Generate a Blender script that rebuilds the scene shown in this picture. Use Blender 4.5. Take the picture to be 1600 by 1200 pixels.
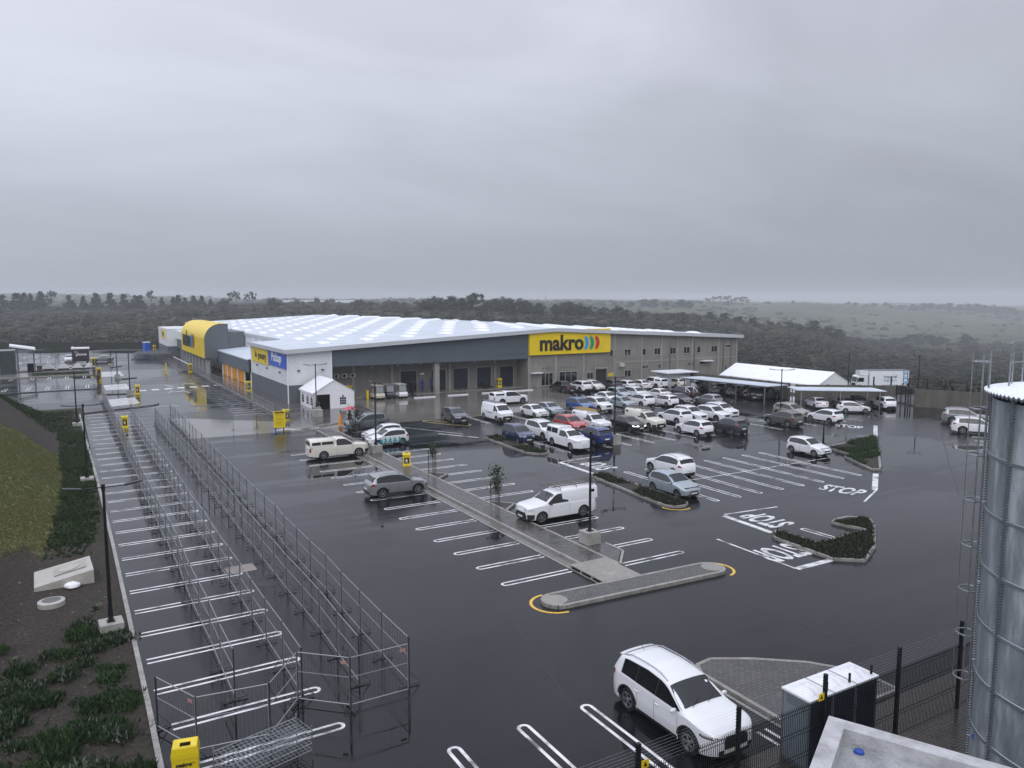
import bpy, math, random
import numpy as np
from mathutils import Vector, Matrix
random.seed(7); rng = np.random.default_rng(11)
R = math.radians
sc = bpy.context.scene
for o in list(bpy.data.objects): bpy.data.objects.remove(o)
C = sc.collection

# ------------------------------------------------------------------ camera
CAM_H, PITCH, YAW, FPX = 13.0, R(6.27), R(-30.3), 1207.0
cd = bpy.data.cameras.new('camera'); cam = bpy.data.objects.new('camera', cd); C.objects.link(cam)
cam.location = (0, 0, CAM_H); cam.rotation_euler = (R(90) - PITCH, 0, YAW)
cd.sensor_width = 36; cd.lens = FPX / 1600 * 36; cd.clip_start = .1; cd.clip_end = 9000
sc.camera = cam
sc.render.resolution_x, sc.render.resolution_y = 1024, 768

# ------------------------------------------------------------------ overcast sky, soft sun, exposure
world = bpy.data.worlds.new('World'); sc.world = world; world.use_nodes = True
nt = world.node_tree; nt.nodes.clear()
N = nt.nodes.new; L = nt.links.new
def math_node(nt, op, a=None, b=None, clamp=False):
    n = nt.nodes.new('ShaderNodeMath'); n.operation = op; n.use_clamp = clamp
    for i, v in enumerate((a, b)):
        if v is None: continue
        if isinstance(v, (int, float)): n.inputs[i].default_value = v
        else: nt.links.new(v, n.inputs[i])
    return n.outputs[0]
tc = N('ShaderNodeTexCoord'); sep = N('ShaderNodeSeparateXYZ'); L(tc.outputs['Generated'], sep.inputs[0])
zc = math_node(nt, 'MAXIMUM', sep.outputs[2], 0.0)
# luminance of an overcast sky: about three times brighter at the zenith than at the horizon
lum = math_node(nt, 'ADD', math_node(nt, 'MULTIPLY', zc, 0.97), 0.385)
# cloud sheets: project direction on a flat layer
den = math_node(nt, 'ADD', zc, 0.22)
cx = math_node(nt, 'DIVIDE', sep.outputs[0], den); cy = math_node(nt, 'DIVIDE', sep.outputs[1], den)
comb = N('ShaderNodeCombineXYZ'); L(cx, comb.inputs[0]); L(cy, comb.inputs[1])
n1 = N('ShaderNodeTexNoise'); n1.inputs['Scale'].default_value = 1.15; n1.inputs['Detail'].default_value = 5; n1.inputs['Roughness'].default_value = .5; n1.inputs['Distortion'].default_value = .8
mp = N('ShaderNodeMapping'); mp.inputs['Location'].default_value = (3.1, 1.4, 0); mp.inputs['Rotation'].default_value = (0, 0, R(22)); mp.inputs['Scale'].default_value = (.8, 1.35, 1)
L(comb.outputs[0], mp.inputs[0]); L(mp.outputs[0], n1.inputs['Vector'])
n2 = N('ShaderNodeTexNoise'); n2.inputs['Scale'].default_value = .45; n2.inputs['Detail'].default_value = 2; L(mp.outputs[0], n2.inputs['Vector'])
c1 = math_node(nt, 'MULTIPLY', math_node(nt, 'SUBTRACT', n1.outputs[0], .5), .62)
c2 = math_node(nt, 'MULTIPLY', math_node(nt, 'SUBTRACT', n2.outputs[0], .5), .62)
# the layer thins away to the left (away from the sun-less east), seen as a lighter patch
fade = math_node(nt, 'MULTIPLY', math_node(nt, 'ADD', c1, c2), math_node(nt, 'MINIMUM', math_node(nt, 'MULTIPLY', zc, 4.0), 1.0))
side = math_node(nt, 'MULTIPLY', math_node(nt, 'ADD', math_node(nt, 'MULTIPLY', sep.outputs[0], -.43), math_node(nt, 'MULTIPLY', sep.outputs[1], .252)), math_node(nt, 'MINIMUM', math_node(nt, 'ADD', math_node(nt, 'MULTIPLY', zc, 2.4), .35), 1.0))
mult = math_node(nt, 'ADD', math_node(nt, 'ADD', fade, side), 1.0)
val = math_node(nt, 'MULTIPLY', lum, mult)
ramp = N('ShaderNodeValToRGB'); L(zc, ramp.inputs[0])
ramp.color_ramp.elements[0].color = (.895, .988, 1.13, 1); ramp.color_ramp.elements[1].color = (.955, .992, 1.16, 1)
ramp.color_ramp.elements[0].position = 0; ramp.color_ramp.elements[1].position = .3
mulc = N('ShaderNodeVectorMath'); mulc.operation = 'SCALE'; L(ramp.outputs[0], mulc.inputs[0]); L(val, mulc.inputs['Scale'])
bg = N('ShaderNodeBackground'); bg.inputs['Strength'].default_value = 1.0; L(mulc.outputs[0], bg.inputs['Color'])
wo = N('ShaderNodeOutputWorld'); L(bg.outputs[0], wo.inputs['Surface'])
sd = bpy.data.lights.new('sun', 'SUN'); sun = bpy.data.objects.new('sun', sd); C.objects.link(sun)
sd.energy = 1.15; sd.angle = R(60); sd.color = (1, .98, .95); sun.rotation_euler = (R(46), 0, R(-28))
sc.view_settings.view_transform = 'Standard'; sc.view_settings.look = 'None'; sc.view_settings.exposure = 0; sc.view_settings.gamma = 1
sc.render.engine = 'CYCLES'
sc.cycles.volume_bounces = 0; sc.cycles.max_bounces = 8; sc.cycles.glossy_bounces = 4; sc.cycles.diffuse_bounces = 3

# ------------------------------------------------------------------ survey helper: where a sight line of the photo meets a level plane
def at(px, py, z=0.0):
    a = (px - 800) / FPX; b = (py - 600) / FPX
    cp, sp = math.cos(PITCH), math.sin(PITCH)
    fw = cp - b * sp; dn = sp + b * cp; t = (CAM_H - z) / dn
    f, r = fw * t, a * t
    fx, fy = math.sin(-YAW), math.cos(-YAW)
    return (f * fx + r * fy, f * fy - r * fx)
def bearing(px, dist):
    a = (px - 800) / FPX; fx, fy = math.sin(-YAW), math.cos(-YAW)
    return (dist * (fx + a * fy), dist * (fy - a * fx))

# ------------------------------------------------------------------ mesh helpers
class MB:
    def __init__(s): s.v = []; s.f = []; s.m = []
    def add(s, vs, fs, m=0):
        k = len(s.v); s.v.extend([tuple(map(float, v)) for v in vs])
        for f in fs: s.f.append(tuple(i + k for i in f)); s.m.append(m)
        return s
    def box(s, x0, x1, y0, y1, z0, z1, m=0, rot=0, c=None):
        vs = [(x, y, z) for z in (z0, z1) for x, y in ((x0, y0), (x1, y0), (x1, y1), (x0, y1))]
        if rot:
            cx, cy = c if c else ((x0 + x1) / 2, (y0 + y1) / 2); ca, sa = math.cos(rot), math.sin(rot)
            vs = [(cx + (x - cx) * ca - (y - cy) * sa, cy + (x - cx) * sa + (y - cy) * ca, z) for x, y, z in vs]
        return s.add(vs, [(3, 2, 1, 0), (4, 5, 6, 7), (0, 1, 5, 4), (1, 2, 6, 5), (2, 3, 7, 6), (3, 0, 4, 7)], m)
    def tube(s, p0, p1, r0, r1=None, n=8, m=0, cap=True):
        r1 = r0 if r1 is None else r1
        p0 = Vector(p0); p1 = Vector(p1); d = (p1 - p0)
        if d.length < 1e-6: return s
        d.normalize(); u = d.orthogonal().normalized(); w = d.cross(u)
        vs = [p + (u * math.cos(2 * math.pi * i / n) + w * math.sin(2 * math.pi * i / n)) * r for p, r in ((p0, r0), (p1, r1)) for i in range(n)]
        fs = [(i, (i + 1) % n, n + (i + 1) % n, n + i) for i in range(n)]
        if cap: fs += [tuple(range(n))[::-1], tuple(range(n, 2 * n))]
        return s.add(vs, fs, m)
    def path(s, pts, r, n=6, m=0):
        for a, b in zip(pts[:-1], pts[1:]): s.tube(a, b, r, r, n, m)
        return s
    def lathe(s, prof, cx=0, cy=0, n=24, m=0):
        k = len(prof)
        vs = [(cx + r * math.cos(2 * math.pi * i / n), cy + r * math.sin(2 * math.pi * i / n), z) for i in range(n) for r, z in prof]
        return s.add(vs, [(i * k + j, ((i + 1) % n) * k + j, ((i + 1) % n) * k + j + 1, i * k + j + 1) for i in range(n) for j in range(k - 1)], m)
    def prism(s, poly, z0, z1, m=0, mt=None):
        n = len(poly)
        a = sum(poly[i][0] * poly[(i + 1) % n][1] - poly[(i + 1) % n][0] * poly[i][1] for i in range(n))
        if a < 0: poly = poly[::-1]
        s.add([(x, y, z1) for x, y in poly], [tuple(range(n))], m if mt is None else mt)
        s.add([(x, y, z) for z in (z0, z1) for x, y in poly], [(i, (i + 1) % n, n + (i + 1) % n, n + i) for i in range(n)] + [tuple(range(n))[::-1]], m)
        return s
    def quad(s, a, b, c, d, m=0): return s.add([a, b, c, d], [(0, 1, 2, 3)], m)
    def strip(s, pts, w, z, m=0):
        for a, b in zip(pts[:-1], pts[1:]):
            dx, dy = b[0] - a[0], b[1] - a[1]; l = math.hypot(dx, dy) or 1; nx, ny = -dy / l * w / 2, dx / l * w / 2
            s.add([(a[0] + nx, a[1] + ny, z), (a[0] - nx, a[1] - ny, z), (b[0] - nx, b[1] - ny, z), (b[0] + nx, b[1] + ny, z)], [(0, 1, 2, 3)], m)
        return s
    def grid(s, P, m=0, flip=False):
        h, w = len(P), len(P[0])
        fs = [(i * w + j, i * w + j + 1, (i + 1) * w + j + 1, (i + 1) * w + j) for i in range(h - 1) for j in range(w - 1)]
        if flip: fs = [f[::-1] for f in fs]
        return s.add([p for r in P for p in r], fs, m)
def mesh(name, mb, mats, smooth=False):
    me = bpy.data.meshes.new(name); me.from_pydata(mb.v, [], mb.f)
    if not isinstance(mats, (list, tuple)): mats = [mats]
    for m in mats: me.materials.append(m)
    me.polygons.foreach_set('material_index', mb.m)
    if smooth: me.polygons.foreach_set('use_smooth', [True] * len(mb.f))
    me.update()
    if smooth:
        try: me.set_sharp_from_angle(angle=R(38))
        except Exception: pass
    return me
def put(name, me, parent=None, loc=None, rz=0, label=None):
    o = bpy.data.objects.new(name, me); C.objects.link(o)
    if parent is not None: o.parent = parent
    if loc is not None: o.location = loc
    if rz: o.rotation_euler = (0, 0, rz)
    if label: o['label'] = label
    return o
def obj(name, mb, mats, parent=None, smooth=False, loc=None, rz=0, label=None):
    return put(name, mesh(name, mb, mats, smooth), parent, loc, rz, label)
def tag(o, label, cat, group=None):
    o['label'] = label; o['category'] = cat
    if group: o['group'] = group
    return o
def thing(name, label, cat, loc=(0, 0, 0), rz=0, group=None):
    o = bpy.data.objects.new(name, None); C.objects.link(o); o.empty_display_size = .3
    o.location = loc; o.rotation_euler = (0, 0, rz); return tag(o, label, cat, group)
def struct(name, mb, m, smooth=False, loc=None):
    o = obj(name, mb, m, None, smooth, loc); o['kind'] = 'structure'; return o
def dup(root, loc=None, rz=None, label=None, group=None):
    r = root.copy(); C.objects.link(r)
    if loc is not None: r.location = loc
    if rz is not None: r.rotation_euler = (0, 0, rz)
    if label: r['label'] = label
    if group: r['group'] = group
    for ch in list(root.children):
        c = ch.copy(); C.objects.link(c); c.parent = r
        for g in ch.children:
            d = g.copy(); C.objects.link(d); d.parent = c
    return r
FONT = bpy.data.curves.new('f', 'FONT').font
def text_mesh(txt, size, ext=.01, bold=0.0, sx=1.0, align='CENTER'):
    cu = bpy.data.curves.new('t', 'FONT'); cu.body = txt; cu.size = size; cu.extrude = ext; cu.offset = bold; cu.resolution_u = 3
    cu.align_x = align; cu.align_y = 'CENTER'
    o = bpy.data.objects.new('t', cu); C.objects.link(o); bpy.context.view_layer.update()
    me = bpy.data.meshes.new_from_object(o.evaluated_get(bpy.context.evaluated_depsgraph_get()))
    bpy.data.objects.remove(o); me.materials.clear()
    for v in me.vertices: v.co.x *= sx
    return me
def text(name, txt, size, mat, M, parent=None, ext=.01, bold=0, sx=1.0, align='CENTER'):
    me = text_mesh(txt, size, ext, bold, sx, align); me.transform(M); me.materials.append(mat)
    return put(name, me, parent)
def face_mat(origin, right, up):
    r = Vector(right).normalized(); u = Vector(up).normalized(); n = r.cross(u)
    return Matrix(((r.x, u.x, n.x, origin[0]), (r.y, u.y, n.y, origin[1]), (r.z, u.z, n.z, origin[2]), (0, 0, 0, 1)))

# ------------------------------------------------------------------ materials
MATS = {}
def mat(name, col, rough=.6, metal=0, spec=.5, noise=0, nscale=4, bump=0, bscale=30, coat=0, obj_rand=0, trans=0, alpha=1, emis=None):
    if name in MATS: return MATS[name]
    m = bpy.data.materials.new(name); m.use_nodes = True; MATS[name] = m
    t = m.node_tree; b = t.nodes['Principled BSDF']
    b.inputs['Base Color'].default_value = (*col, 1); b.inputs['Roughness'].default_value = rough
    b.inputs['Metallic'].default_value = metal; b.inputs['Specular IOR Level'].default_value = spec
    b.inputs['Coat Weight'].default_value = coat; b.inputs['Coat Roughness'].default_value = .04
    if noise or bump:
        co = t.nodes.new('ShaderNodeTexCoord')
    if noise:
        n = t.nodes.new('ShaderNodeTexNoise'); n.inputs['Scale'].default_value = nscale; n.inputs['Detail'].default_value = 6; n.inputs['Roughness'].default_value = .65
        t.links.new(co.outputs['Object'], n.inputs['Vector'])
        r = t.nodes.new('ShaderNodeValToRGB'); t.links.new(n.outputs[0], r.inputs[0])
        r.color_ramp.elements[0].position = .3; r.color_ramp.elements[1].position = .7
        r.color_ramp.elements[0].color = (*[c * (1 - noise) for c in col], 1); r.color_ramp.elements[1].color = (*[min(1, c * (1 + noise)) for c in col], 1)
        t.links.new(r.outputs[0], b.inputs['Base Color'])
    if bump:
        n = t.nodes.new('ShaderNodeTexNoise'); n.inputs['Scale'].default_value = bscale; n.inputs['Detail'].default_value = 4
        t.links.new(co.outputs['Object'], n.inputs['Vector'])
        bp = t.nodes.new('ShaderNodeBump'); bp.inputs['Strength'].default_value = bump; bp.inputs['Distance'].default_value = .02
        t.links.new(n.outputs[0], bp.inputs['Height']); t.links.new(bp.outputs[0], b.inputs['Normal'])
    return m
def nd(t, kind, **kw):
    n = t.nodes.new(kind)
    for k, v in kw.items():
        if k in n.inputs: n.inputs[k].default_value = v
        else: setattr(n, k, v)
    return n
def mixc(t, fac, a, b):
    n = t.nodes.new('ShaderNodeMix'); n.data_type = 'RGBA'
    for i, v in ((0, fac), (6, a), (7, b)):
        if isinstance(v, (tuple, list)): n.inputs[i].default_value = (*v, 1) if len(v) == 3 else v
        elif isinstance(v, (int, float)): n.inputs[i].default_value = v
        else: t.links.new(v, n.inputs[i])
    return n.outputs[2]
def ramp_node(t, src, stops):
    r = t.nodes.new('ShaderNodeValToRGB'); t.links.new(src, r.inputs[0]); e = r.color_ramp.elements
    while len(e) < len(stops): e.new(.5)
    for k, (p, c) in enumerate(stops):
        e[k].position = p; e[k].color = (c, c, c, 1) if isinstance(c, (int, float)) else (*c, 1)
    return r.outputs[0]
def wet_ground(name, dry, wet, r_wet=.06, r_dry=.32, tex=55, patch=.09, bump=.25, spec=.5, lo=.38, hi=.62, streak=False):
    m = bpy.data.materials.new(name); m.use_nodes = True; t = m.node_tree; b = t.nodes['Principled BSDF']
    co = t.nodes.new('ShaderNodeTexCoord').outputs['Object']
    big = nd(t, 'ShaderNodeTexNoise', Scale=patch, Detail=5.0, Roughness=.55, Distortion=.6); t.links.new(co, big.inputs['Vector'])
    mid = nd(t, 'ShaderNodeTexNoise', Scale=patch * 9, Detail=6.0, Roughness=.6); t.links.new(co, mid.inputs['Vector'])
    fine = nd(t, 'ShaderNodeTexNoise', Scale=tex, Detail=4.0, Roughness=.8); t.links.new(co, fine.inputs['Vector'])
    s = math_node(t, 'ADD', math_node(t, 'MULTIPLY', big.outputs[0], .8), math_node(t, 'MULTIPLY', mid.outputs[0], .2))
    if streak:
        for rz_, sc_ in ((R(3), (.02, .55, 1)), (R(58), (.03, .8, 1))):
            m2 = nd(t, 'ShaderNodeMapping'); m2.inputs['Rotation'].default_value = (0, 0, rz_ + R(90)); m2.inputs['Scale'].default_value = sc_; t.links.new(co, m2.inputs[0])
            n2 = nd(t, 'ShaderNodeTexNoise', Scale=1.0, Detail=5.0, Roughness=.6, Distortion=.4); t.links.new(m2.outputs[0], n2.inputs['Vector'])
            s = math_node(t, 'ADD', s, math_node(t, 'MULTIPLY', math_node(t, 'SUBTRACT', n2.outputs[0], .5), .36))
    pud = ramp_node(t, s, [(lo, 0.0), (hi, 1.0)])          # 1 = standing film of water
    rg = math_node(t, 'ADD', math_node(t, 'MULTIPLY', pud, r_wet - r_dry), r_dry); t.links.new(rg, b.inputs['Roughness'])
    c = mixc(t, pud, dry, wet)
    if streak:
        silt = nd(t, 'ShaderNodeTexNoise', Scale=.11, Detail=7.0, Roughness=.62, Distortion=.8); t.links.new(co, silt.inputs['Vector']); c = mixc(t, ramp_node(t, silt.outputs[0], [(.54, 0.0), (.70, .4)]), c, (.026, .0265, .028))
    c = mixc(t, ramp_node(t, fine.outputs[0], [(.35, 0.0), (.7, .35)]), c, tuple(min(1, x * 1.5) for x in dry))
    t.links.new(c, b.inputs['Base Color']); b.inputs['Specular IOR Level'].default_value = spec
    hb = math_node(t, 'MULTIPLY', fine.outputs[0], math_node(t, 'SUBTRACT', 1.0, math_node(t, 'MULTIPLY', pud, .93)))
    bp = nd(t, 'ShaderNodeBump', Strength=bump, Distance=.006); t.links.new(hb, bp.inputs['Height'])
    rip = nd(t, 'ShaderNodeTexNoise', Scale=1.4, Detail=3.0); t.links.new(co, rip.inputs['Vector'])
    bp2 = nd(t, 'ShaderNodeBump', Strength=.12, Distance=.02); t.links.new(rip.outputs[0], bp2.inputs['Height']); t.links.new(bp.outputs[0], bp2.inputs['Normal'])
    t.links.new(bp2.outputs[0], b.inputs['Normal'])
    return m
asphalt = wet_ground('wet_asphalt', (.0085, .009, .011), (.004, .0045, .006), r_wet=.015, r_dry=.24, spec=.26, patch=.055, lo=.45, hi=.55, streak=True)
apron = wet_ground('wet_concrete', (.165, .157, .142), (.115, .11, .10), r_wet=.05, r_dry=.16, patch=.14, bump=.1)
def brick_mat(name, c1, c2, cm, scale=1, w=.2, h=.1, rough=.35, rotz=0):
    m = bpy.data.materials.new(name); m.use_nodes = True; t = m.node_tree; b = t.nodes['Principled BSDF']
    co = t.nodes.new('ShaderNodeTexCoord').outputs['Object']
    mp = nd(t, 'ShaderNodeMapping'); mp.inputs['Rotation'].default_value = (0, 0, rotz); t.links.new(co, mp.inputs[0])
    br = t.nodes.new('ShaderNodeTexBrick'); t.links.new(mp.outputs[0], br.inputs[0])
    br.inputs['Scale'].default_value = 1; br.inputs['Brick Width'].default_value = w; br.inputs['Row Height'].default_value = h; br.inputs['Mortar Size'].default_value = .012
    br.inputs['Color1'].default_value = (*c1, 1); br.inputs['Color2'].default_value = (*c2, 1); br.inputs['Mortar'].default_value = (*cm, 1)
    no = nd(t, 'ShaderNodeTexNoise', Scale=1.2, Detail=5.0); t.links.new(co, no.inputs['Vector'])
    c = mixc(t, ramp_node(t, no.outputs[0], [(.35, 0.0), (.7, .6)]), br.outputs[0], tuple(x * .45 for x in c1))
    t.links.new(c, b.inputs['Base Color']); t.links.new(ramp_node(t, no.outputs[0], [(.35, rough), (.65, .12)]), b.inputs['Roughness'])
    bp = nd(t, 'ShaderNodeBump', Strength=.6, Distance=.01); bp.invert = True; t.links.new(br.outputs['Fac'], bp.inputs['Height']); t.links.new(bp.outputs[0], b.inputs['Normal'])
    return m
paver = brick_mat('block_paving', (.115, .11, .102), (.07, .067, .062), (.012, .012, .012), w=.26, h=.13)
kerbm = mat('kerb_concrete', (.26, .25, .23), .3, noise=.35, nscale=2.5, bump=.3)
concrete = mat('concrete', (.33, .32, .30), .45, noise=.3, nscale=1.6, bump=.3)
def worn(name, col, ground):
    m = bpy.data.materials.new(name); m.use_nodes = True; t = m.node_tree; b = t.nodes['Principled BSDF']; co = t.nodes.new('ShaderNodeTexCoord').outputs['Object']
    a = nd(t, 'ShaderNodeTexNoise', Scale=1.3, Detail=4.0); t.links.new(co, a.inputs['Vector']); f = nd(t, 'ShaderNodeTexNoise', Scale=28.0, Detail=6.0, Roughness=.8); t.links.new(co, f.inputs['Vector'])
    w_ = ramp_node(t, math_node(t, 'ADD', math_node(t, 'MULTIPLY', a.outputs[0], .55), math_node(t, 'MULTIPLY', f.outputs[0], .45)), [(.40, 1.0), (.49, 0.0)])
    c = mixc(t, ramp_node(t, a.outputs[0], [(.3, 0.0), (.7, 1.0)]), tuple(x * .72 for x in col), col)
    t.links.new(mixc(t, w_, c, ground), b.inputs['Base Color']); b.inputs['Roughness'].default_value = .25; return m
paintw = worn('road_paint_white', (.80, .80, .80), (.10, .10, .105))
painty = mat('road_paint_yellow', (.75, .45, .04), .3, noise=.15, nscale=6)
black = mat('black_paint', (.008, .009, .012), .4)
blackm = mat('matt_black', (.006, .006, .007), .85, spec=.2)
rubber = mat('rubber', (.012, .012, .013), .6, bump=.2, bscale=60)
galv = mat('galvanised_steel', (.38, .40, .42), .38, metal=.85, noise=.3, nscale=9)
greysteel = mat('grey_steel', (.16, .17, .185), .45, metal=.5, noise=.25, nscale=6)
whitep = mat('white_sheet', (.78, .79, .82), .35, noise=.06, nscale=.6)
yellowp = mat('yellow_panel', (.80, .58, .008), .35, noise=.06, nscale=.7)
bluep = mat('blue_panel', (.012, .10, .55), .35)
glass = mat('dark_glass', (.012, .015, .018), .05, spec=.8)
bark = mat('bark', (.06, .05, .04), .9, noise=.3, nscale=6)
def plaster(name, col, patch=.35, streak=True):
    m = bpy.data.materials.new(name); m.use_nodes = True; t = m.node_tree; b = t.nodes['Principled BSDF']
    co = t.nodes.new('ShaderNodeTexCoord').outputs['Object']
    a = nd(t, 'ShaderNodeTexNoise', Scale=.5, Detail=7.0, Roughness=.6); t.links.new(co, a.inputs['Vector'])
    mp = nd(t, 'ShaderNodeMapping'); mp.inputs['Scale'].default_value = (2.2, 2.2, .25); t.links.new(co, mp.inputs[0])
    s = nd(t, 'ShaderNodeTexNoise', Scale=1.0, Detail=5.0); t.links.new(mp.outputs[0], s.inputs['Vector'])
    f = ramp_node(t, math_node(t, 'ADD', math_node(t, 'MULTIPLY', a.outputs[0], .55), math_node(t, 'MULTIPLY', s.outputs[0], .45)), [(.36, 0.0), (.64, 1.0)])
    t.links.new(mixc(t, f, tuple(x * (1 - patch) for x in col), tuple(min(1, x * (1 + patch * .5)) for x in col)), b.inputs['Base Color'])
    b.inputs['Roughness'].default_value = .7
    n = nd(t, 'ShaderNodeTexNoise', Scale=25.0, Detail=4.0); t.links.new(co, n.inputs['Vector'])
    bp = nd(t, 'ShaderNodeBump', Strength=.25, Distance=.01); t.links.new(n.outputs[0], bp.inputs['Height']); t.links.new(bp.outputs[0], b.inputs['Normal'])
    return m
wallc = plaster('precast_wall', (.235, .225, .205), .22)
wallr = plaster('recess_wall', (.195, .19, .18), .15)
pilc = plaster('pilaster_concrete', (.30, .29, .27), .15)
boundc = plaster('boundary_wall', (.105, .098, .084), .3)
def ribbed(name, col, pitch=.3, axis=0, rough=.4, strength=.5, metal=0.0, noise=.08):
    m = bpy.data.materials.new(name); m.use_nodes = True; t = m.node_tree; b = t.nodes['Principled BSDF']
    co = t.nodes.new('ShaderNodeTexCoord').outputs['Object']
    w = t.nodes.new('ShaderNodeTexWave'); w.wave_type = 'BANDS'; w.bands_direction = 'XYZ'[axis]; w.inputs['Scale'].default_value = .314 / pitch; t.links.new(co, w.inputs[0])
    n = nd(t, 'ShaderNodeTexNoise', Scale=.35, Detail=6.0, Roughness=.6); t.links.new(co, n.inputs['Vector'])
    t.links.new(mixc(t, ramp_node(t, n.outputs[0], [(.3, 0.0), (.7, 1.0)]), tuple(x * (1 - noise) for x in col), tuple(min(1, x * (1 + noise)) for x in col)), b.inputs['Base Color'])
    b.inputs['Roughness'].default_value = rough; b.inputs['Metallic'].default_value = metal
    bp = nd(t, 'ShaderNodeBump', Strength=strength, Distance=.03); t.links.new(w.outputs[0], bp.inputs['Height']); t.links.new(bp.outputs[0], b.inputs['Normal'])
    return m
roofm = ribbed('white_roof_sheet', (.58, .64, .71), .4, 1, .3, .9, noise=.12)
cladg = ribbed('grey_cladding', (.085, .108, .130), .25, 0, .5, .3)
cladg_y = ribbed('grey_cladding_side', (.085, .108, .130), .25, 1, .5, .3)
cladw = ribbed('white_cladding', (.66, .68, .70), .3, 0, .45, .3)
cladw_y = ribbed('white_cladding_side', (.66, .68, .70), .3, 1, .45, .3)
lowg = plaster('painted_grey_wall', (.105, .115, .13), .12)
tarp = mat('white_tarpaulin', (.80, .81, .84), .4, noise=.05, nscale=1.5, bump=.6, bscale=2)
doorblue = ribbed('navy_roller_door', (.010, .014, .028), .12, 2, .5, .5)

# ------------------------------------------------------------------ terrain
AZ = [-420, 0, 150, 300, 500, 700, 900, 1050, 1200, 1400, 1600, 1900]
ED = [210, 210, 211, 215, 232, 228, 205, 172, 140, 112, 100, 95]
PR = [
 [(210,-.2),(300,-1),(450,0),(650,2),(800,1),(1300,2),(2600,30),(4200,24)],
 [(210,-.2),(300,-1),(450,0),(650,3),(800,1),(1300,2),(2600,34),(4200,28)],
 [(211,-.2),(300,-1),(450,1),(650,4),(800,1),(1300,2),(2600,31),(4200,24)],
 [(215,-.2),(300,-1),(500,2),(700,5),(900,2),(1500,2),(2600,12),(4200,10)],
 [(232,-.2),(300,0),(450,2),(600,5),(900,6),(1500,6),(2600,8),(4200,8)],
 [(228,-.2),(350,2),(480,5),(600,6),(900,2),(1500,6),(2600,8),(4200,8)],
 [(205,-1),(300,0),(450,2),(550,1),(700,-4),(1250,7),(2600,8),(4200,6)],
 [(172,-2),(300,-4),(450,-1),(600,-2),(750,-13),(1200,-3),(1700,5),(2800,4),(4200,2)],
 [(140,-3),(170,-5),(260,-8),(400,-9),(600,-7),(750,-20),(1000,-23),(1500,-9),(1900,-1),(2900,-1),(4200,-4)],
 [(112,-2.6),(138,-2.8),(170,-6.5),(250,-13),(400,-19),(600,-25),(900,-35),(1150,-36),(1500,-23),(2000,-9),(2900,-8),(4200,-10)],
 [(100,-3),(150,-6),(250,-14),(450,-24),(700,-34),(1000,-42),(1500,-35),(2200,-22),(3000,-20),(4200,-22)],
 [(95,-3),(150,-6),(250,-14),(450,-24),(700,-34),(1000,-42),(1500,-38),(2200,-30),(3000,-28),(4200,-28)]]
_r = np.array([np.random.default_rng(5).uniform(-1, 1, (4, 6))])[0]
def wob(x, y):
    s = 0
    for k, (a, b, c, d, e, f) in enumerate(_r): s += math.sin(x * a * .02 * (k + 1) + y * b * .02 * (k + 1) + c * 9) * math.cos(x * d * .017 * (k + 1) - y * e * .02 * (k + 1) + f * 9) / (k + 1)
    return s
def terr_pd(px, D):
    px = min(max(px, AZ[0]), AZ[-1]); i = 0
    while i < len(AZ) - 2 and px > AZ[i + 1]: i += 1
    t = (px - AZ[i]) / (AZ[i + 1] - AZ[i]); t = t * t * (3 - 2 * t)
    def ev(p, D):
        d = [a for a, _ in p]; z = [b for _, b in p]
        return float(np.interp(D, [d[0] - 12] + d, [-.25] + z))
    return ev(PR[i], D) * (1 - t) + ev(PR[i + 1], D) * t
def to_pd(x, y):
    fx, fy = math.sin(-YAW), math.cos(-YAW); f = x * fx + y * fy; r = x * fy - y * fx
    if f < 5: return (1900 if r > 0 else -420), max(math.hypot(x, y), 1)
    return min(max(800 + FPX * r / f, -420), 1900), f
def terr(x, y):
    px, D = to_pd(x, y); z = terr_pd(px, D)
    i = float(np.interp(px, AZ, ED))
    k = min(max((D - i) / 150, 0), 1)
    return z + wob(x, y) * k * min(2.2, D * .004) + (wob(x * .22 + 7, y * .22) * min(max((D - 900) / 500, 0), 1) * 5 if D > 900 else 0)
def foot(y):                                     # foot of the grass bank on the left
    return float(np.interp(y, [-30, 20, 30, 45, 60, 100], [-1.5, -1.7, -2.6, -1.3, -.35, -.9]))
def bank(x, y):
    d = foot(y) - x
    if d <= 0: return 0.02
    h = .62 * (d - .5 * min(d, 1.0) * (1 - min(d, 1.0) / 2) * 1)
    end = min(max((103 - y) / 6, 0), 1); end = end * end * (3 - 2 * end)
    h = min(h, 9 + .1 * d)
    return .02 + h * end + .12 * wob(x * 9, y * 9) * min(d, 1) * end
# ------------------------------------------------------------------ the ground, hills and lot
def land_mat():
    m = bpy.data.materials.new('land'); m.use_nodes = True; t = m.node_tree; b = t.nodes['Principled BSDF']
    co = t.nodes.new('ShaderNodeTexCoord').outputs['Object']
    a = nd(t, 'ShaderNodeTexNoise', Scale=.006, Detail=8.0, Roughness=.7, Distortion=1.2); t.links.new(co, a.inputs['Vector'])
    c = nd(t, 'ShaderNodeTexNoise', Scale=.25, Detail=6.0, Roughness=.7); t.links.new(co, c.inputs['Vector'])
    at_ = nd(t, 'ShaderNodeAttribute', attribute_name='field')
    bush = mixc(t, ramp_node(t, c.outputs[0], [(.35, 0.0), (.68, 1.0)]), (.022, .030, .016), (.07, .075, .04))
    fld = mixc(t, ramp_node(t, a.outputs[0], [(.38, 0.0), (.62, 1.0)]), (.040, .054, .028), (.10, .102, .062))
    t.links.new(mixc(t, at_.outputs['Fac'], bush, fld), b.inputs['Base Color']); b.inputs['Roughness'].default_value = .95; b.inputs['Specular IOR Level'].default_value = .15
    return m
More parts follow.
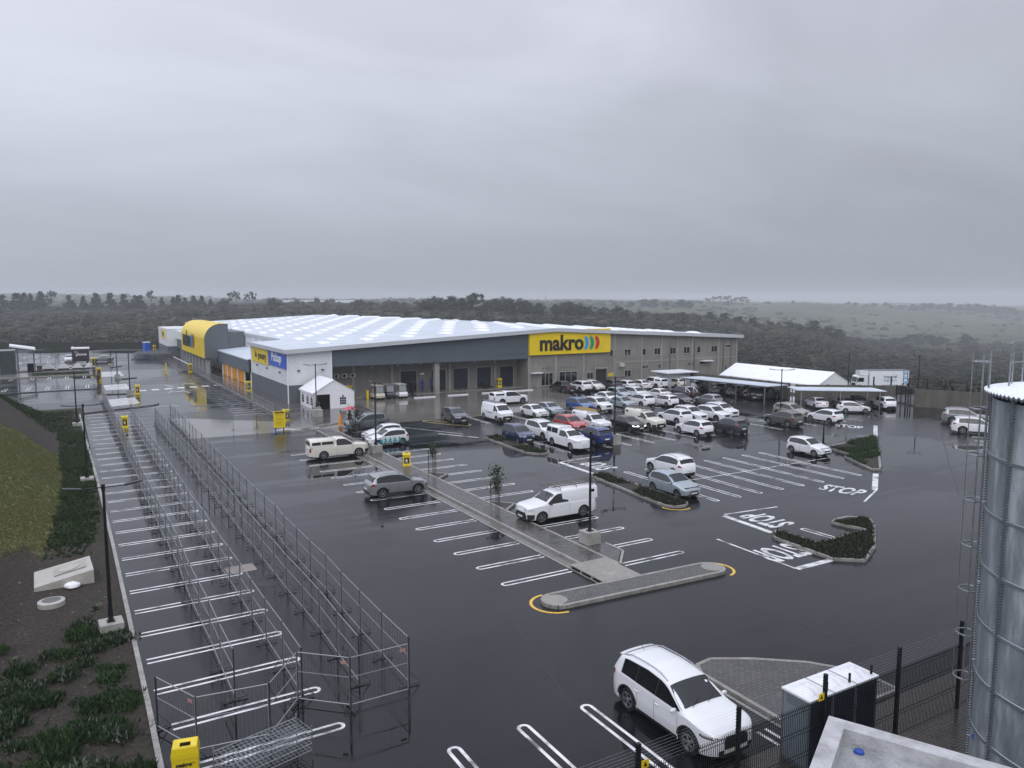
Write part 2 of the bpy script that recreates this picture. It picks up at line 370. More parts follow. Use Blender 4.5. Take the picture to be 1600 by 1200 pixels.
def hills():
    radii = list(np.unique(np.concatenate([[1, 60, 80], np.arange(90, 300, 8), np.geomspace(300, 4300, 62)])))
    angs = list(np.arange(-50, 46, .75)) + list(np.arange(46, 310, 6.0))
    V = []; F = []; fld = []
    for r in radii:
        for a in angs:
            th = R(a) - YAW; x, y = r * math.sin(th), r * math.cos(th)
            if -50 <= a < 46:
                D = r * math.cos(R(a)); px = 800 + FPX * math.tan(R(a))
                z = terr(x, y) if r > 60 else -.25
                f = min(max((D - (820 if px > 1000 else 1000)) / 200, 0), 1) * min(max((px - 850) / 150, 0.15), 1)
            else: z = -.25 if r < 100 else -6 - .004 * r; f = 0
            V.append((x, y, z)); fld.append(f)
    n = len(angs)
    for i in range(len(radii) - 1):
        for j in range(n):
            F.append((i * n + j, (i + 1) * n + j, (i + 1) * n + (j + 1) % n, i * n + (j + 1) % n))
    me = bpy.data.meshes.new('hills'); me.from_pydata(V, [], [f[::-1] for f in F]); me.materials.append(land_mat())
    at_ = me.attributes.new('field', 'FLOAT', 'POINT'); at_.data.foreach_set('value', fld)
    me.polygons.foreach_set('use_smooth', [True] * len(F)); me.update()
    o = put('hills', me); o['kind'] = 'structure'
hills()
LOT = [(-60, -45), (55, -45), (76, 22), (92, 46), (103, 62), (84, 70), (83, 92), (104, 95), (104, 216), (20, 231), (-60, 262), (-60, 99), (1.75, 99), (1.75, -45)]
LOT = [(1.75, -45), (55, -45), (76, 22), (92, 46), (103, 62), (84, 70), (83, 92), (104, 95), (104, 200), (22, 226), (-60, 258), (-60, 99), (1.75, 99)]
struct('car_park', MB().prism(LOT, -.12, 0), asphalt)
struct('concrete_apron', MB().prism([(56, 75.8), (62, 92.5), (62, 96), (24, 96), (19.5, 83), (9.8, 91.8), (10.1, 76.6), (25, 75.8)], .002, .006), apron)
# the walkway and verge by the entrance side of the shop
bay_c = wet_ground('wet_paving', (.09, .085, .08), (.07, .066, .06), r_wet=.05, r_dry=.2, patch=.2)
struct('store_pavement', MB().prism([(20.6, 88), (24, 88), (24, 200), (18.6, 200), (18.6, 150), (20.6, 150)], -.05, .12), bay_c)
struct('pedestrian_crossing', MB().prism([(17.6, 77.2), (22, 76.6), (23.6, 79.6), (20.8, 80.2)], .007, .011), mat('worn_white', (.5, .5, .49), .2, noise=.4, nscale=1))

# ------------------------------------------------------------------ grass bank on the left
def bank_mat():
    m = bpy.data.materials.new('bank_ground'); m.use_nodes = True; t = m.node_tree; b = t.nodes['Principled BSDF']
    co = t.nodes.new('ShaderNodeTexCoord').outputs['Object']
    n = nd(t, 'ShaderNodeTexNoise', Scale=.5, Detail=8.0, Roughness=.65); t.links.new(co, n.inputs['Vector'])
    f = nd(t, 'ShaderNodeTexNoise', Scale=6.0, Detail=6.0, Roughness=.8); t.links.new(co, f.inputs['Vector'])
    g = nd(t, 'ShaderNodeAttribute', attribute_name='grass'); k = nd(t, 'ShaderNodeAttribute', attribute_name='cover')
    soil = mixc(t, ramp_node(t, f.outputs[0], [(.3, 0.0), (.72, 1.0)]), (.016, .014, .012), (.070, .058, .047))
    gr = mixc(t, ramp_node(t, n.outputs[0], [(.35, 0.0), (.65, 1.0)]), (.118, .118, .045), (.165, .150, .070))
    cv = mixc(t, ramp_node(t, f.outputs[0], [(.35, 0.0), (.65, 1.0)]), (.012, .022, .008), (.03, .045, .016))
    gm = math_node(t, 'ADD', g.outputs['Fac'], math_node(t, 'MULTIPLY', math_node(t, 'SUBTRACT', n.outputs[0], .5), 1.4), True)
    t.links.new(mixc(t, ramp_node(t, k.outputs['Fac'], [(.3, 0.0), (.7, .45)]), mixc(t, ramp_node(t, gm, [(.4, 0.0), (.6, 1.0)]), soil, gr), cv), b.inputs['Base Color'])
    b.inputs['Roughness'].default_value = .85; b.inputs['Specular IOR Level'].default_value = .2
    bp = nd(t, 'ShaderNodeBump', Strength=1.0, Distance=.06); t.links.new(f.outputs[0], bp.inputs['Height']); t.links.new(bp.outputs[0], b.inputs['Normal'])
    return m
def grassw(x, y):
    d = foot(y) - x
    edge = 79 - 1.5 * max(0, 3 - d)
    g = min(max((d + .4) / .8, 0), 1) * min(max((edge - y) / 2, 0), 1)
    g *= min(max((y - 43 - 1.4 * math.sin(x * 2.3) - wob(x * 17, 4)) / 4.5, 0), 1)
    if y < 37: g = max(g, min(max((d - .7) / .8, 0), 1) * .9 * (1 if wob(x * 11, y * 11) > -.35 else .2))
    return g
def coverw(x, y):
    d = foot(y) - x
    if y > 44: w = min(max((.15 - d) / .5, 0), 1) * (1 if y > 46 else .3)
    else: w = 0
    if y > 78: w = max(w, min(max((y - 84 - 2.2 * max(d, 0)) / 3, 0), 1))
    if 70 < y < 84: w *= .35
    return w
def bank_mesh():
    xs = sorted(set(list(np.arange(-26, -7, 1.5)) + list(np.arange(-7, 1.4, .22)) + [1.45, 1.74])); ys = list(np.arange(-20, 14, 3)) + list(np.arange(14, 106, .5))
    V = []; g = []; c = []
    for y in ys:
        for x in xs: V.append((x, y, bank(x, y) if x < 1.4 else .06)); g.append(grassw(x, y)); c.append(coverw(x, y))
    n = len(xs); F = [(i * n + j, i * n + j + 1, (i + 1) * n + j + 1, (i + 1) * n + j) for i in range(len(ys) - 1) for j in range(n - 1)]
    me = bpy.data.meshes.new('embankment'); me.from_pydata(V, [], F); me.materials.append(bank_mat())
    for nm, dd in (('grass', g), ('cover', c)):
        a = me.attributes.new(nm, 'FLOAT', 'POINT'); a.data.foreach_set('value', dd)
    me.polygons.foreach_set('use_smooth', [True] * len(F)); me.update()
    o = put('embankment', me); o['kind'] = 'structure'
bank_mesh()

def np_mesh(name, V, F3, cols=None, matr=None):
    me = bpy.data.meshes.new(name); V = np.asarray(V, 'f4'); F3 = np.asarray(F3, 'i4'); k = F3.shape[1]
    me.vertices.add(len(V)); me.vertices.foreach_set('co', V.ravel())
    me.loops.add(F3.size); me.loops.foreach_set('vertex_index', F3.ravel())
    me.polygons.add(len(F3)); me.polygons.foreach_set('loop_start', np.arange(len(F3)) * k); me.polygons.foreach_set('loop_total', np.full(len(F3), k))
    if cols is not None:
        a = me.attributes.new('tint', 'FLOAT_COLOR', 'POINT'); cc = np.ones((len(V), 4), 'f4'); cc[:, :3] = cols; a.data.foreach_set('color', cc.ravel())
    me.update(calc_edges=True); me.validate()
    if matr: me.materials.append(matr)
    return me
def leaf_mat(name, trans=.25, rough=.6):
    m = bpy.data.materials.new(name); m.use_nodes = True; t = m.node_tree; b = t.nodes['Principled BSDF']
    a = nd(t, 'ShaderNodeAttribute', attribute_name='tint'); t.links.new(a.outputs['Color'], b.inputs['Base Color'])
    b.inputs['Roughness'].default_value = rough; b.inputs['Specular IOR Level'].default_value = .25
    return m
leafm = leaf_mat('leaves')
def blades(pts, h, w, cols, lean=.35, per=3):
    """tufts of pointed blades: pts (n,3)"""
    n = len(pts); pts = np.repeat(pts, per, 0); cols = np.repeat(cols, per, 0); m = len(pts)
    h = (np.repeat(h, per) if np.ndim(h) else h) * rng.uniform(.6, 1.3, m); a = rng.uniform(0, 2 * np.pi, m); d = rng.uniform(0, 2 * np.pi, m)
    wv = np.stack([np.cos(a), np.sin(a), 0 * a], 1) * (w * rng.uniform(.6, 1.4, m))[:, None]
    ln = rng.uniform(.1, 1, m) * lean * h
    base = pts + np.stack([np.cos(d), np.sin(d), 0 * d], 1) * (rng.uniform(0, .5, m) * h)[:, None]
    tip = base + np.stack([np.cos(d) * ln, np.sin(d) * ln, h], 1)
    V = np.stack([base - wv, base + wv, tip], 1).reshape(-1, 3)
    c = np.repeat(cols * rng.uniform(.7, 1.3, (m, 1)), 3, 0)
    return V, np.arange(3 * m).reshape(-1, 3), c
def stuff(name, me, label):
    o = put(name, me, label=label); o['kind'] = 'stuff'; return o
# grass on the bank
P_, C_ = [], []
while len(P_) < 52000:
    y = 16 + 66 * random.random() ** 1.3; x = foot(y) - random.random() ** 1.2 * 9 + .8
    if random.random() < grassw(x, y):
        P_.append((x, y, bank(x, y))); k = .5 + .5 * wob(x * 7, y * 7) * .5
        C_.append((.118 + .07 * k * random.random(), .120 + .05 * random.random(), .045 + .022 * random.random()))
V, F, c = blades(np.array(P_), .075, .03, np.array(C_), per=3)
stuff('grass', np_mesh('grass', V, F, c, leafm), 'short olive green grass on the sloping bank left of the parking bays')
# low planting beside the kerb and at the far foot of the bank
P_, C_, H_ = [], [], []
while len(P_) < 17000:
    y = 44 + 59 * random.random(); x = foot(y) - random.random() * (6 if y > 84 else .8) + random.random() * 2.4
    if x < 1.5 and random.random() < coverw(x, y) * (.10 + .75 * (wob(x * 19, y * 19) > .25)):
        P_.append((x, y, bank(x, y))); s = random.random(); H_.append(.10 + .16 * s)
        C_.append((.014 + .022 * s, .026 + .034 * s, .011 + .010 * s))
V, F, c = blades(np.array(P_), np.array(H_), .05, np.array(C_), lean=.9, per=3)
stuff('ground_cover', np_mesh('ground_cover', V, F, c, leafm), 'dense dark green ground cover between the grass bank and the kerb')
def pebbles():
    n = 9000; V = []; pts = []
    while len(pts) < n:
        y = 15 + random.random() * 33; x = 1.5 - random.random() * 6
        if grassw(x, y) < .3: pts.append((x, y, bank(x, y)))
    P_ = np.array(pts); s = rng.uniform(.008, .035, (n, 1)) * (1 + 2 * (rng.random((n, 1)) > .98)); tet = np.array([[1, 0, -.3], [-.5, .9, -.3], [-.5, -.9, -.3], [0, 0, .7]]); a = rng.uniform(0, 6.28, n)
    rot = np.stack([np.stack([np.cos(a), -np.sin(a), 0 * a], 1), np.stack([np.sin(a), np.cos(a), 0 * a], 1), np.tile([0, 0, 1.], (n, 1))], 1); v = np.einsum('nij,kj->nki', rot, tet) * s[:, None, :] + P_[:, None, :]
    F = (np.array([[0, 1, 3], [1, 2, 3], [2, 0, 3]])[None] + 4 * np.arange(n)[:, None, None]).reshape(-1, 3); c = np.repeat(np.array([[.10, .092, .08]]) * rng.uniform(.3, 1.7, (n, 1)), 4, 0)
    stuff('gravel', np_mesh('gravel', v.reshape(-1, 3), F, c, leafm), 'scattered small stones and clods on the bare soil at the left')
pebbles()
def plant_me(kind, seed):
    g = np.random.default_rng(seed)
    if kind == 'spiky':
        n = 22; a = g.uniform(0, 2 * np.pi, n); el = g.uniform(.25, 1.1, n); V = []; F = []; c = []
        for i in range(n):
            l = g.uniform(.22, .42); d = np.array([math.cos(a[i]) * math.cos(el[i]), math.sin(a[i]) * math.cos(el[i]), math.sin(el[i])]); s = np.array([-math.sin(a[i]), math.cos(a[i]), 0]) * .022
            k = len(V); V += [d * .02 - s, d * .02 + s, d * l * .6 + s, d * l * .6 - s, d * l - [0, 0, .04]]; F += [(k, k + 1, k + 2), (k, k + 2, k + 3), (k + 3, k + 2, k + 4)]
            c += [np.array([.08, .12, .05]) * g.uniform(.7, 1.4)] * 5
        return np_mesh('plant', V, F, c, leafm)
    n = 260; p = g.normal(0, .17, (n, 3)); p[:, 2] = np.abs(g.normal(0, .06, n)) + .02
    V, F, c = blades(p, .13, .03, np.tile(np.array([[.022, .044, .015]]) * (1.5 if kind == 'bright' else 1), (n, 1)), lean=1.0, per=3)
    if kind == 'flower':
        fl = g.random(n * 3) < .12; cc = c.reshape(-1, 3, 3); cc[fl] = (.17, .18, .16); c = cc.reshape(-1, 3)
    return np_mesh('plant', V, F, c, leafm)
pm = {k: plant_me(k, i) for i, k in enumerate(('bush', 'bright', 'spiky', 'flower'))}
LB = {'bush': 'low dark green leafy plant on the bare soil at the bottom left', 'bright': 'low bright green leafy plant on the bare soil at the bottom left',
      'spiky': 'pale spiky rosette plant on the bare soil at the bottom left', 'flower': 'low plant with tiny pale flowers on the bare soil at the bottom left'}
i = 0
while i < 120:
    y = 17.5 + 21 * random.random() ** 1.2; x = 1.4 - random.random() * 5.2
    if 34.5 < y < 44 and x < .5 or 33 < y < 44 and x < -.6 and random.random() < .93: continue
    kd = random.choice(['bush', 'bush', 'bright', 'flower', 'flower', 'spiky'])
    o = put('plant', pm[kd], None, (x, y, bank(x, y)), random.random() * 6); s = .5 + .95 * random.random(); o.scale = (s, s, s * (.8 + .5 * random.random()))
    tag(o, LB[kd], 'plant', {'bush': 'dark leafy plants on the soil', 'bright': 'bright leafy plants on the soil', 'spiky': 'spiky rosettes on the soil', 'flower': 'pale flowering plants on the soil'}[kd]); i += 1
# dead twigs
# kerbs
def kerb(name, pts, h=.13, w=.16, closed=False, m=None):
    """a kerb as a run of concrete blocks with open joints"""
    mb = MB(); P = pts + ([pts[0]] if closed else [])
    for a, b in zip(P[:-1], P[1:]):
        l = math.dist(a, b); n = max(1, round(l / 1.0)); an = math.atan2(b[1] - a[1], b[0] - a[0])
        for k in range(n):
            s0, s1 = k / n, (k + 1) / n; p = [(a[0] + (b[0] - a[0]) * s, a[1] + (b[1] - a[1]) * s) for s in (s0, s1)]
            cx, cy = (p[0][0] + p[1][0]) / 2, (p[0][1] + p[1][1]) / 2; hl = l / n / 2 - .006
            mb.box(cx - hl, cx + hl, cy - w / 2, cy + w / 2, -.02, h, rot=an)
    return struct(name, mb, m or kerbm)
def rounded(a, b, w, n=7):
    """outline of a stadium shaped island"""
    an = math.atan2(b[1] - a[1], b[0] - a[0]); pts = []
    for c, s in ((b, -1), (a, 1)):
        for k in range(n):
            t = an + (s * math.pi / 2) + k * math.pi / (n - 1); pts.append((c[0] + math.cos(t) * w, c[1] + math.sin(t) * w))
    return pts
kerb('kerb', [(1.68, 14), (1.78, 26), (1.8, 45), (1.72, 62), (1.55, 80), (1.4, 99)])
kerb('kerb', [(20.55, 88), (20.55, 150)]); kerb('kerb', [(20.55, 88), (24, 87)], h=.12)
kerb('kerb', [(18.5, 79.4), (20.8, 76.7), (25.6, 78.9), (30.7, 81.4), (31.4, 89.0)], h=.12)
struct('tent_pavement', MB().prism([(18.6, 79.5), (20.8, 76.9), (25.6, 79.1), (30.6, 81.6), (31.2, 89), (30.8, 96), (24, 96), (24, 88), (20.6, 88)], -.05, .1), bay_c)
# central paved spine with drain channel
struct('median', MB().prism([(21.5, 28.0), (22.95, 28.0), (22.95, 75), (21.5, 75)], -.03, .12), paver)
struct('drain_channel', MB().prism([(20.85, 27.6), (21.34, 27.6), (21.34, 64), (20.85, 64)], -.03, .012), mat('channel_concrete', (.13, .125, .115), .2, noise=.3, nscale=2))
kerb('kerb', [(21.42, 28), (21.42, 75)]); kerb('kerb', [(23.03, 29), (23.03, 75)]); kerb('kerb', [(20.76, 27.6), (20.76, 64)], h=.02, w=.12)
for y0 in (67.6, 51.2, 41.4):      # planted notches
    struct('tree_pit', MB().prism([(23.03, y0 + 1.4), (24.3, y0 - .1), (23.03, y0 - 1.2), (22.2, y0)], -.02, .10), mat('wet_soil', (.018, .015, .012), .5, noise=.4, nscale=9))
    kerb('kerb', [(23.03, y0 + 1.4), (24.3, y0 - .1), (23.03, y0 - 1.2)], w=.13)
struct('lamp_bay', MB().prism([(23.1, 33.6), (24.4, 31.9), (24.4, 30.6), (23.1, 29.2)], -.03, .11), paver)
kerb('kerb', [(23.1, 29.0), (24.45, 30.5), (24.45, 32.0)], w=.13)
# cross island at the near end
isl = rounded((17.9, 26.7), (26.4, 26.3), .68)
struct('median_nose', MB().prism(isl, -.03, .15), paver); kerb('kerb', isl, h=.16, closed=True)
for cxx in ((17.75, 26.7), (26.55, 26.3)):
    struct('nose_cap', MB().prism([(cxx[0] + .55 * math.cos(t * .5236), cxx[1] + .55 * math.sin(t * .5236)) for t in range(12)], .14, .165), mat('pale_concrete', (.25, .235, .21), .35, noise=.2))
struct('inlet_slab', MB().prism([(20.8, 27.3), (22.9, 27.2), (22.9, 30.0), (20.8, 30.0)], -.02, .17), mat('pale_concrete', (.25, .235, .21), .35, noise=.2))
mb = MB()
for k in range(3): mb.box(20.775, 20.795, 27.45 + k * .85, 28.1 + k * .85, .03, .13)
struct('gutter_opening', mb, blackm)
tag(obj('manhole_cover', MB().lathe([(0, .182), (.34, .182), (.36, .172)], 21.7, 28.1, 24), kerbm), 'round concrete manhole cover at the near end of the paved median', 'manhole cover')
def arc(c, r, a0, a1, n=14): return [(c[0] + r * math.cos(R(a0 + (a1 - a0) * k / n)), c[1] + r * math.sin(R(a0 + (a1 - a0) * k / n))) for k in range(n + 1)]
struct('yellow_end_marking', MB().strip(arc((17.75, 26.7), 1.05, 90, 270), .13, .004).strip(arc((26.6, 26.3), 1.0, -80, 60), .13, .004).strip(arc((33.0, 36.0), .95, -60, -190), .12, .004), painty)
# planted islands
shrub_soil = mat('planting_soil', (.020, .017, .013), .8, noise=.4, nscale=5, bump=.8, bscale=12)
ISL = []
def planted(name, outl, green, label, h=.14, dens=60, hh=.16, k=1.0):
    struct('planting_bed', MB().prism(outl, -.02, h - .03), shrub_soil); kerb('kerb', outl, h=h, closed=True)
    xs = [p[0] for p in outl]; ys = [p[1] for p in outl]; P_ = []
    def inside(x, y):
        c = False; j = len(outl) - 1
        for i in range(len(outl)):
            if (outl[i][1] > y) != (outl[j][1] > y) and x < (outl[j][0] - outl[i][0]) * (y - outl[i][1]) / (outl[j][1] - outl[i][1]) + outl[i][0]: c = not c
            j = i
        return c
    area = (max(xs) - min(xs)) * (max(ys) - min(ys))
    for _ in range(int(area * dens)):
        x, y = random.uniform(min(xs), max(xs)), random.uniform(min(ys), max(ys))
        if inside(x, y) and wob(x * 23, y * 23) > -.55: P_.append((x, y, h - .04))
    P_ = np.array(P_); s = rng.random(len(P_))
    V, F, c = blades(P_, hh * (.6 + .8 * s), .028, np.array(green)[None, :] * (.6 + .9 * s)[:, None], lean=.9, per=7)
    stuff(name, np_mesh(name, V, F, c, leafm), label)
planted('low_shrubs', [(33.2, 45.2), (34.4, 45.6), (34.2, 38.5), (33.9, 35.9), (33.3, 35.5), (32.7, 35.6), (32.3, 36.2), (32.6, 40)], (.020, .026, .014), 'dark low shrubs in the long kerbed island beside the pale blue hatchback')
planted('low_shrubs', [(34.0, 63.2), (35.6, 63.6), (35.4, 58), (35.5, 54.6), (34.9, 53.9), (34.2, 53.9), (33.6, 54.8), (33.6, 58)], (.022, .030, .015), 'dark low shrubs in the kerbed island by the dark blue people carrier')
planted('low_shrubs', [at(px, py) for px, py in ((1209, 835), (1216, 831), (1272, 849), (1284, 850), (1354, 830), (1301, 819), (1306, 814), (1325, 810), (1358, 813), (1365, 822), (1366, 857), (1351, 878), (1302, 876), (1212, 843))], (.020, .027, .013), 'dark low shrubs in the horseshoe shaped island by the stop lines', dens=75, hh=.14)
planted('low_shrubs', [(57.6, 43.8), (65.6, 44.6), (60.2, 40.7), (56.6, 40.5)], (.022, .038, .016), 'bright green shrubs in the triangular island, far half', dens=60, hh=.3)
planted('low_shrubs', [(55.4, 40.3), (60.0, 40.4), (53.6, 35.9), (52.9, 36.1)], (.024, .042, .016), 'green shrubs in the triangular island, near half', dens=60, hh=.22)
# the paved triangle by the near white car
tri = [(18.55, 18.75), (18.85, 19.25), (19.6, 19.35), (20.9, 18.6), (22.4, 17.4), (23.4, 16.0), (23.4, 14.6), (18.55, 14.6)]
struct('paved_triangle', MB().prism(tri, -.03, .12), paver); kerb('kerb', tri, h=.13, w=.15, closed=True)
struct('paved_yard', MB().prism([(9, 14.45), (30, 14.45), (30, 4), (9, 4)], -.03, .05), brick_mat('brown_paving', (.075, .062, .052), (.055, .047, .04), (.02, .018, .015), w=.22, h=.11))
kerb('kerb', [(18.35, 18.6), (18.35, 14.5)], h=.02, w=.14)

# ------------------------------------------------------------------ painted markings
def bay(mb, ax, ay, bx, by, gap=.34, w=.11, z=.004, rnd=True, start=True):
    """a double line from a to b, joined by a round end at b"""
    l = math.hypot(bx - ax, by - ay); ux, uy = (bx - ax) / l, (by - ay) / l; nx, ny = -uy, ux; g = gap / 2
    l2 = l - g if rnd else l
    for s in (1, -1): mb.strip([(ax + nx * g * s, ay + ny * g * s), (ax + ux * l2 + nx * g * s, ay + uy * l2 + ny * g * s)], w, z)
    if rnd:
        cx, cy = ax + ux * l2, ay + uy * l2; an = math.degrees(math.atan2(uy, ux))
        c = (cx, cy); A = arc(c, g + w / 2, an - 90, an + 90, 8); B = arc(c, g - w / 2, an - 90, an + 90, 8)
        for k in range(8): mb.add([(*A[k], z), (*A[k + 1], z), (*B[k + 1], z), (*B[k], z)], [(0, 1, 2, 3)])
mb = MB()
for k in range(31):
    y = 21.95 + 2.55 * k
    bay(mb, 2.05 if k != 1 else 2.3, y, 6.85 if y < 50 else 6.75, y + .05, rnd=True)
struct('bay_markings_left', mb, paintw)
mb = MB()
for k in range(15): bay(mb, 20.6, 29.7 + 2.47 * k, 16.85 - (.0 if k < 8 else .1 * (k - 7)), 29.7 + 2.47 * k)
for k in range(14): bay(mb, 23.3 if abs(k - 4.8) > .7 else 24.4, 29.05 + 2.46 * k, 27.2, 29.05 + 2.46 * k)
bay(mb, 24.2, 72.4, 29.6, 73.6, rnd=False); mb.strip([(29.3, 73.5), (33.2, 66.2)], .12, .004)
struct('bay_markings_median', mb, paintw)
mb = MB()
for x in (36.2, 38.2, 40.2, 42.3, 44.4, 46.5, 48.7, 50.7): bay(mb, x, 40.7, x, 35.5); bay(mb, x + .15, 40.7, x + .2, 45.3)
mb.strip([(35.5, 40.7), (54.2, 40.9)], .11, .0045)
struct('bay_markings_right', mb, paintw)
mb = MB()
for x in (36.9, 39.0, 41.3, 43.5, 46.1, 48.6, 51.2, 53.7, 56, 58.3): bay(mb, x, 59, x, 53.4); bay(mb, x, 59, x, 64.6)
mb.strip([(36, 59), (60, 59)], .1, .0045)
for x in (38.5, 41.0, 43.3, 45.9, 48.4, 50.9, 53.4, 56, 58.5): bay(mb, x, 75.6, x, 70.6)
for x in (62, 64.6, 67, 69.4, 71.8): bay(mb, x, 57.8, x, 52.4)
for x in (57, 59.4, 61.8, 64.2, 66.6, 69.2): bay(mb, x, 75.4, x, 70.4); bay(mb, x, 75.4, x, 80.6)
for k in range(13): bay(mb, 60.8 + 1.93 * k + 5 * .564, 31.2 + 1.32 * k - 5 * .826, 60.8 + 1.93 * k, 31.2 + 1.32 * k)
struct('bay_markings_far', mb, paintw)
mb = MB()      # loading bays beside the shop, left car park and the bottom stalls
for k in range(28): mb.strip([(16.4, 90 + 1.9 * k), (20.3, 90 + 1.9 * k)], .13, .004)
for x in (9.2, 11.55, 13.9): bay(mb, x, 13, x, 19.2)
bay(mb, 17.7, 14.5, 17.7, 15.3, rnd=False)
for x in (-13, -10.2, -7.2, -4.3, -1.9, .6, 3.2):
    bay(mb, x, 134, x - .2, 129, rnd=False); bay(mb, x, 150, x - .1, 146, rnd=False); bay(mb, x, 172, x, 168, rnd=False); bay(mb, x - 3, 188, x - 3, 183, rnd=False); bay(mb, x - 3, 206, x - 3, 201, rnd=False)
mb.strip([(-9, 127.6), (4.2, 128.2)], .12, .004); mb.strip([(-9, 151), (4, 151.4)], .12, .004)
struct('bay_markings_store_side', mb, paintw)
mb = MB()
for k in range(7): mb.box(9.2 + 1.75 * k, 10.2 + 1.75 * k, 120.6 + .3 * k, 122.2 + .3 * k, .003, .0045)
mb.strip([(13.3, 128), (14.1, 124)], .2, .004); mb.strip([(14.6, 119), (15.2, 115.5)], .2, .004)
for q in ((16.5, 127), (13.5, 117)): mb.strip([(q[0] - .9, q[1]), (q[0], q[1] + 1.4), (q[0] + .9, q[1])], .22, .004)
mb.strip([(9.2, 101.5), (10.2, 102.6), (12.1, 101.7)], .2, .004); mb.strip([(33.6, 63.7), (31.2, 67.6)], .2, .004)
for a, b in (((34.0, 32.8), (33.8, 29.0)), ((30.2, 24.35), (33.3, 24.35)), ((34.0, 50.6), (33.9, 45.3)), ((47.6, 32.2), (52.2, 35.3)), ((66.5, 45.2), (72.3, 49.2))): mb.strip([a, b], .38, .004)
for a, b in (((34.2, 33.0), (38.4, 32.6)), ((30.2, 24.4), (30.3, 29.7)), ((47.6, 32.1), (44.2, 30.6)), ((34.1, 50.7), (38.4, 51.0)), ((66.4, 45.2), (65.2, 46.2))): mb.strip([a, b], .14, .005)
bay(mb, *at(1312, 843), *at(1253, 826), rnd=True)
struct('stop_lines', mb, paintw)
mb = MB(); out = [(35.0, 71.2), (33.7, 73.4), (33.0, 75.4), (33.4, 75.8), (34.2, 75.3), (36.4, 71.9), (36.4, 70.7), (35.8, 70.3), (35.0, 71.2)]
mb.strip(out, .12, .0085)
for k in range(4): mb.strip([(33.5 + .5 * k, 74.2 - .9 * k), (34.6 + .5 * k, 74.3 - .9 * k)], .1, .0085)
mb.strip([(38.6, 75.7), (43.6, 76.0)], .12, .0085)
struct('yellow_hatched_bay', mb, mat('road_paint_cream', (.62, .50, .25), .3, noise=.2))
mj = MB()
for pts_ in (((1462, 640), (1470, 680), (1482, 720), (1500, 780)), ((845, 655), (905, 672), (985, 702), (1010, 712)), ((700, 830), (820, 990), (905, 1120)), ((1120, 930), (1290, 990), (1420, 1030))):
    q_ = [at(*a_) for a_ in pts_]; fine_ = []
    for a_, b_ in zip(q_[:-1], q_[1:]):
        for k in range(12): u_ = k / 12; fine_.append((a_[0] + (b_[0] - a_[0]) * u_ + .05 * wob(a_[0] * 9 + u_ * 70, 5), a_[1] + (b_[1] - a_[1]) * u_ + .05 * wob(3, a_[1] * 9 + u_ * 60)))
    mj.strip(fine_, .07, .0025)
struct('sealed_crack', mj, mat('bitumen', (.004, .004, .005), .35))
def road_text(px, py, right, up, s=1.15, stretch=2.3):
    x, y = px, py
    r = Vector((*right, 0)).normalized(); u = Vector((*up, 0)).normalized()
    M = Matrix.Translation((x, y, .006)) @ Matrix(((r.x, u.x * stretch, 0, 0), (r.y, u.y * stretch, 0, 0), (0, 0, 1, 0), (0, 0, 0, 1)))
    o = text('stop_word', 'STOP', s, paintw, M, ext=0, bold=.035); o['kind'] = 'structure'
road_text(45.6, 33.3, (.35, -1), (1, .3)); road_text(35.6, 30.9, (0, 1), (-1, 0)); road_text(31.5, 26.5, (-1, 0), (0, -1))
road_text(36.0, 48.0, (0, 1), (-1, 0)); road_text(69.4, 50.2, (.35, -1), (.8, .56))
# ------------------------------------------------------------------ the wholesale store
ST = thing('store_building', 'long low warehouse store with white roof, yellow sign boards and grey walls', 'store building', (24, 96, 0))
def ob(name, mb, m, parent=ST, smooth=False, label=None):     # geometry written in world metres, origin at the building corner
    mb.v = [(x - 24, y - 96, z) for x, y, z in mb.v]
    return obj(name, mb, m, parent, smooth, label=label)
RX, RZ, EZ = 63.0, 8.65, 6.75
def rz(x): return RZ - abs(x - RX) * (RZ - EZ) / 39.0
# front: white corner block
ob('corner_wall', MB().box(24, 29.5, 96, 116.8, 2.35, rz(26) - .35), cladw)
ob('corner_plinth', MB().box(23.97, 29.53, 95.97, 116.83, 0, 2.35), lowg)
ob('side_trim', MB().box(23.93, 24.05, 95.9, 96.02, .1, 6.55).box(23.93, 24.0, 116.6, 116.85, 2.3, 6.55).box(29.45, 29.58, 95.88, 96.0, 2.35, 6.6), whitep)
# recessed loading wall with fascia
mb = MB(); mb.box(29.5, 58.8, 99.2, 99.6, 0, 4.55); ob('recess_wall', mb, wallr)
ob('recess_soffit', MB().box(29.5, 58.8, 96.3, 99.2, 4.45, 4.6), greysteel)
mb = MB(); mb.add([(29.5, 96, 4.45), (58.8, 96, 4.35), (58.8, 96, rz(58.8) - .25), (29.5, 96, rz(29.5) - .25), (29.5, 96.3, 4.45), (58.8, 96.3, 4.35), (58.8, 96.3, rz(58.8) - .25), (29.5, 96.3, rz(29.5) - .25)], [(0, 1, 2, 3), (5, 4, 7, 6), (1, 0, 4, 5)])
ob('fascia', mb, cladg)
mb = MB()
for z in (5.2, 6.1, 7.0): mb.box(53.8, 58.75, 95.94, 96.0, z, z + .07)
ob('fascia_rail', mb, greysteel)
ob('loading_ledge', MB().box(29.55, 58.8, 96.9, 99.2, -.02, .16), mat('wet_ledge', (.22, .21, .19), .25, noise=.3, nscale=1.5))
ob('column', MB().box(44.05, 44.75, 96.35, 96.95, 0, 4.45), pilc)
for x in (33.4, 38.9, 47.6, 55.0): ob('pilaster', MB().box(x - .2, x + .2, 99.0, 99.2, .16, 4.45), pilc)
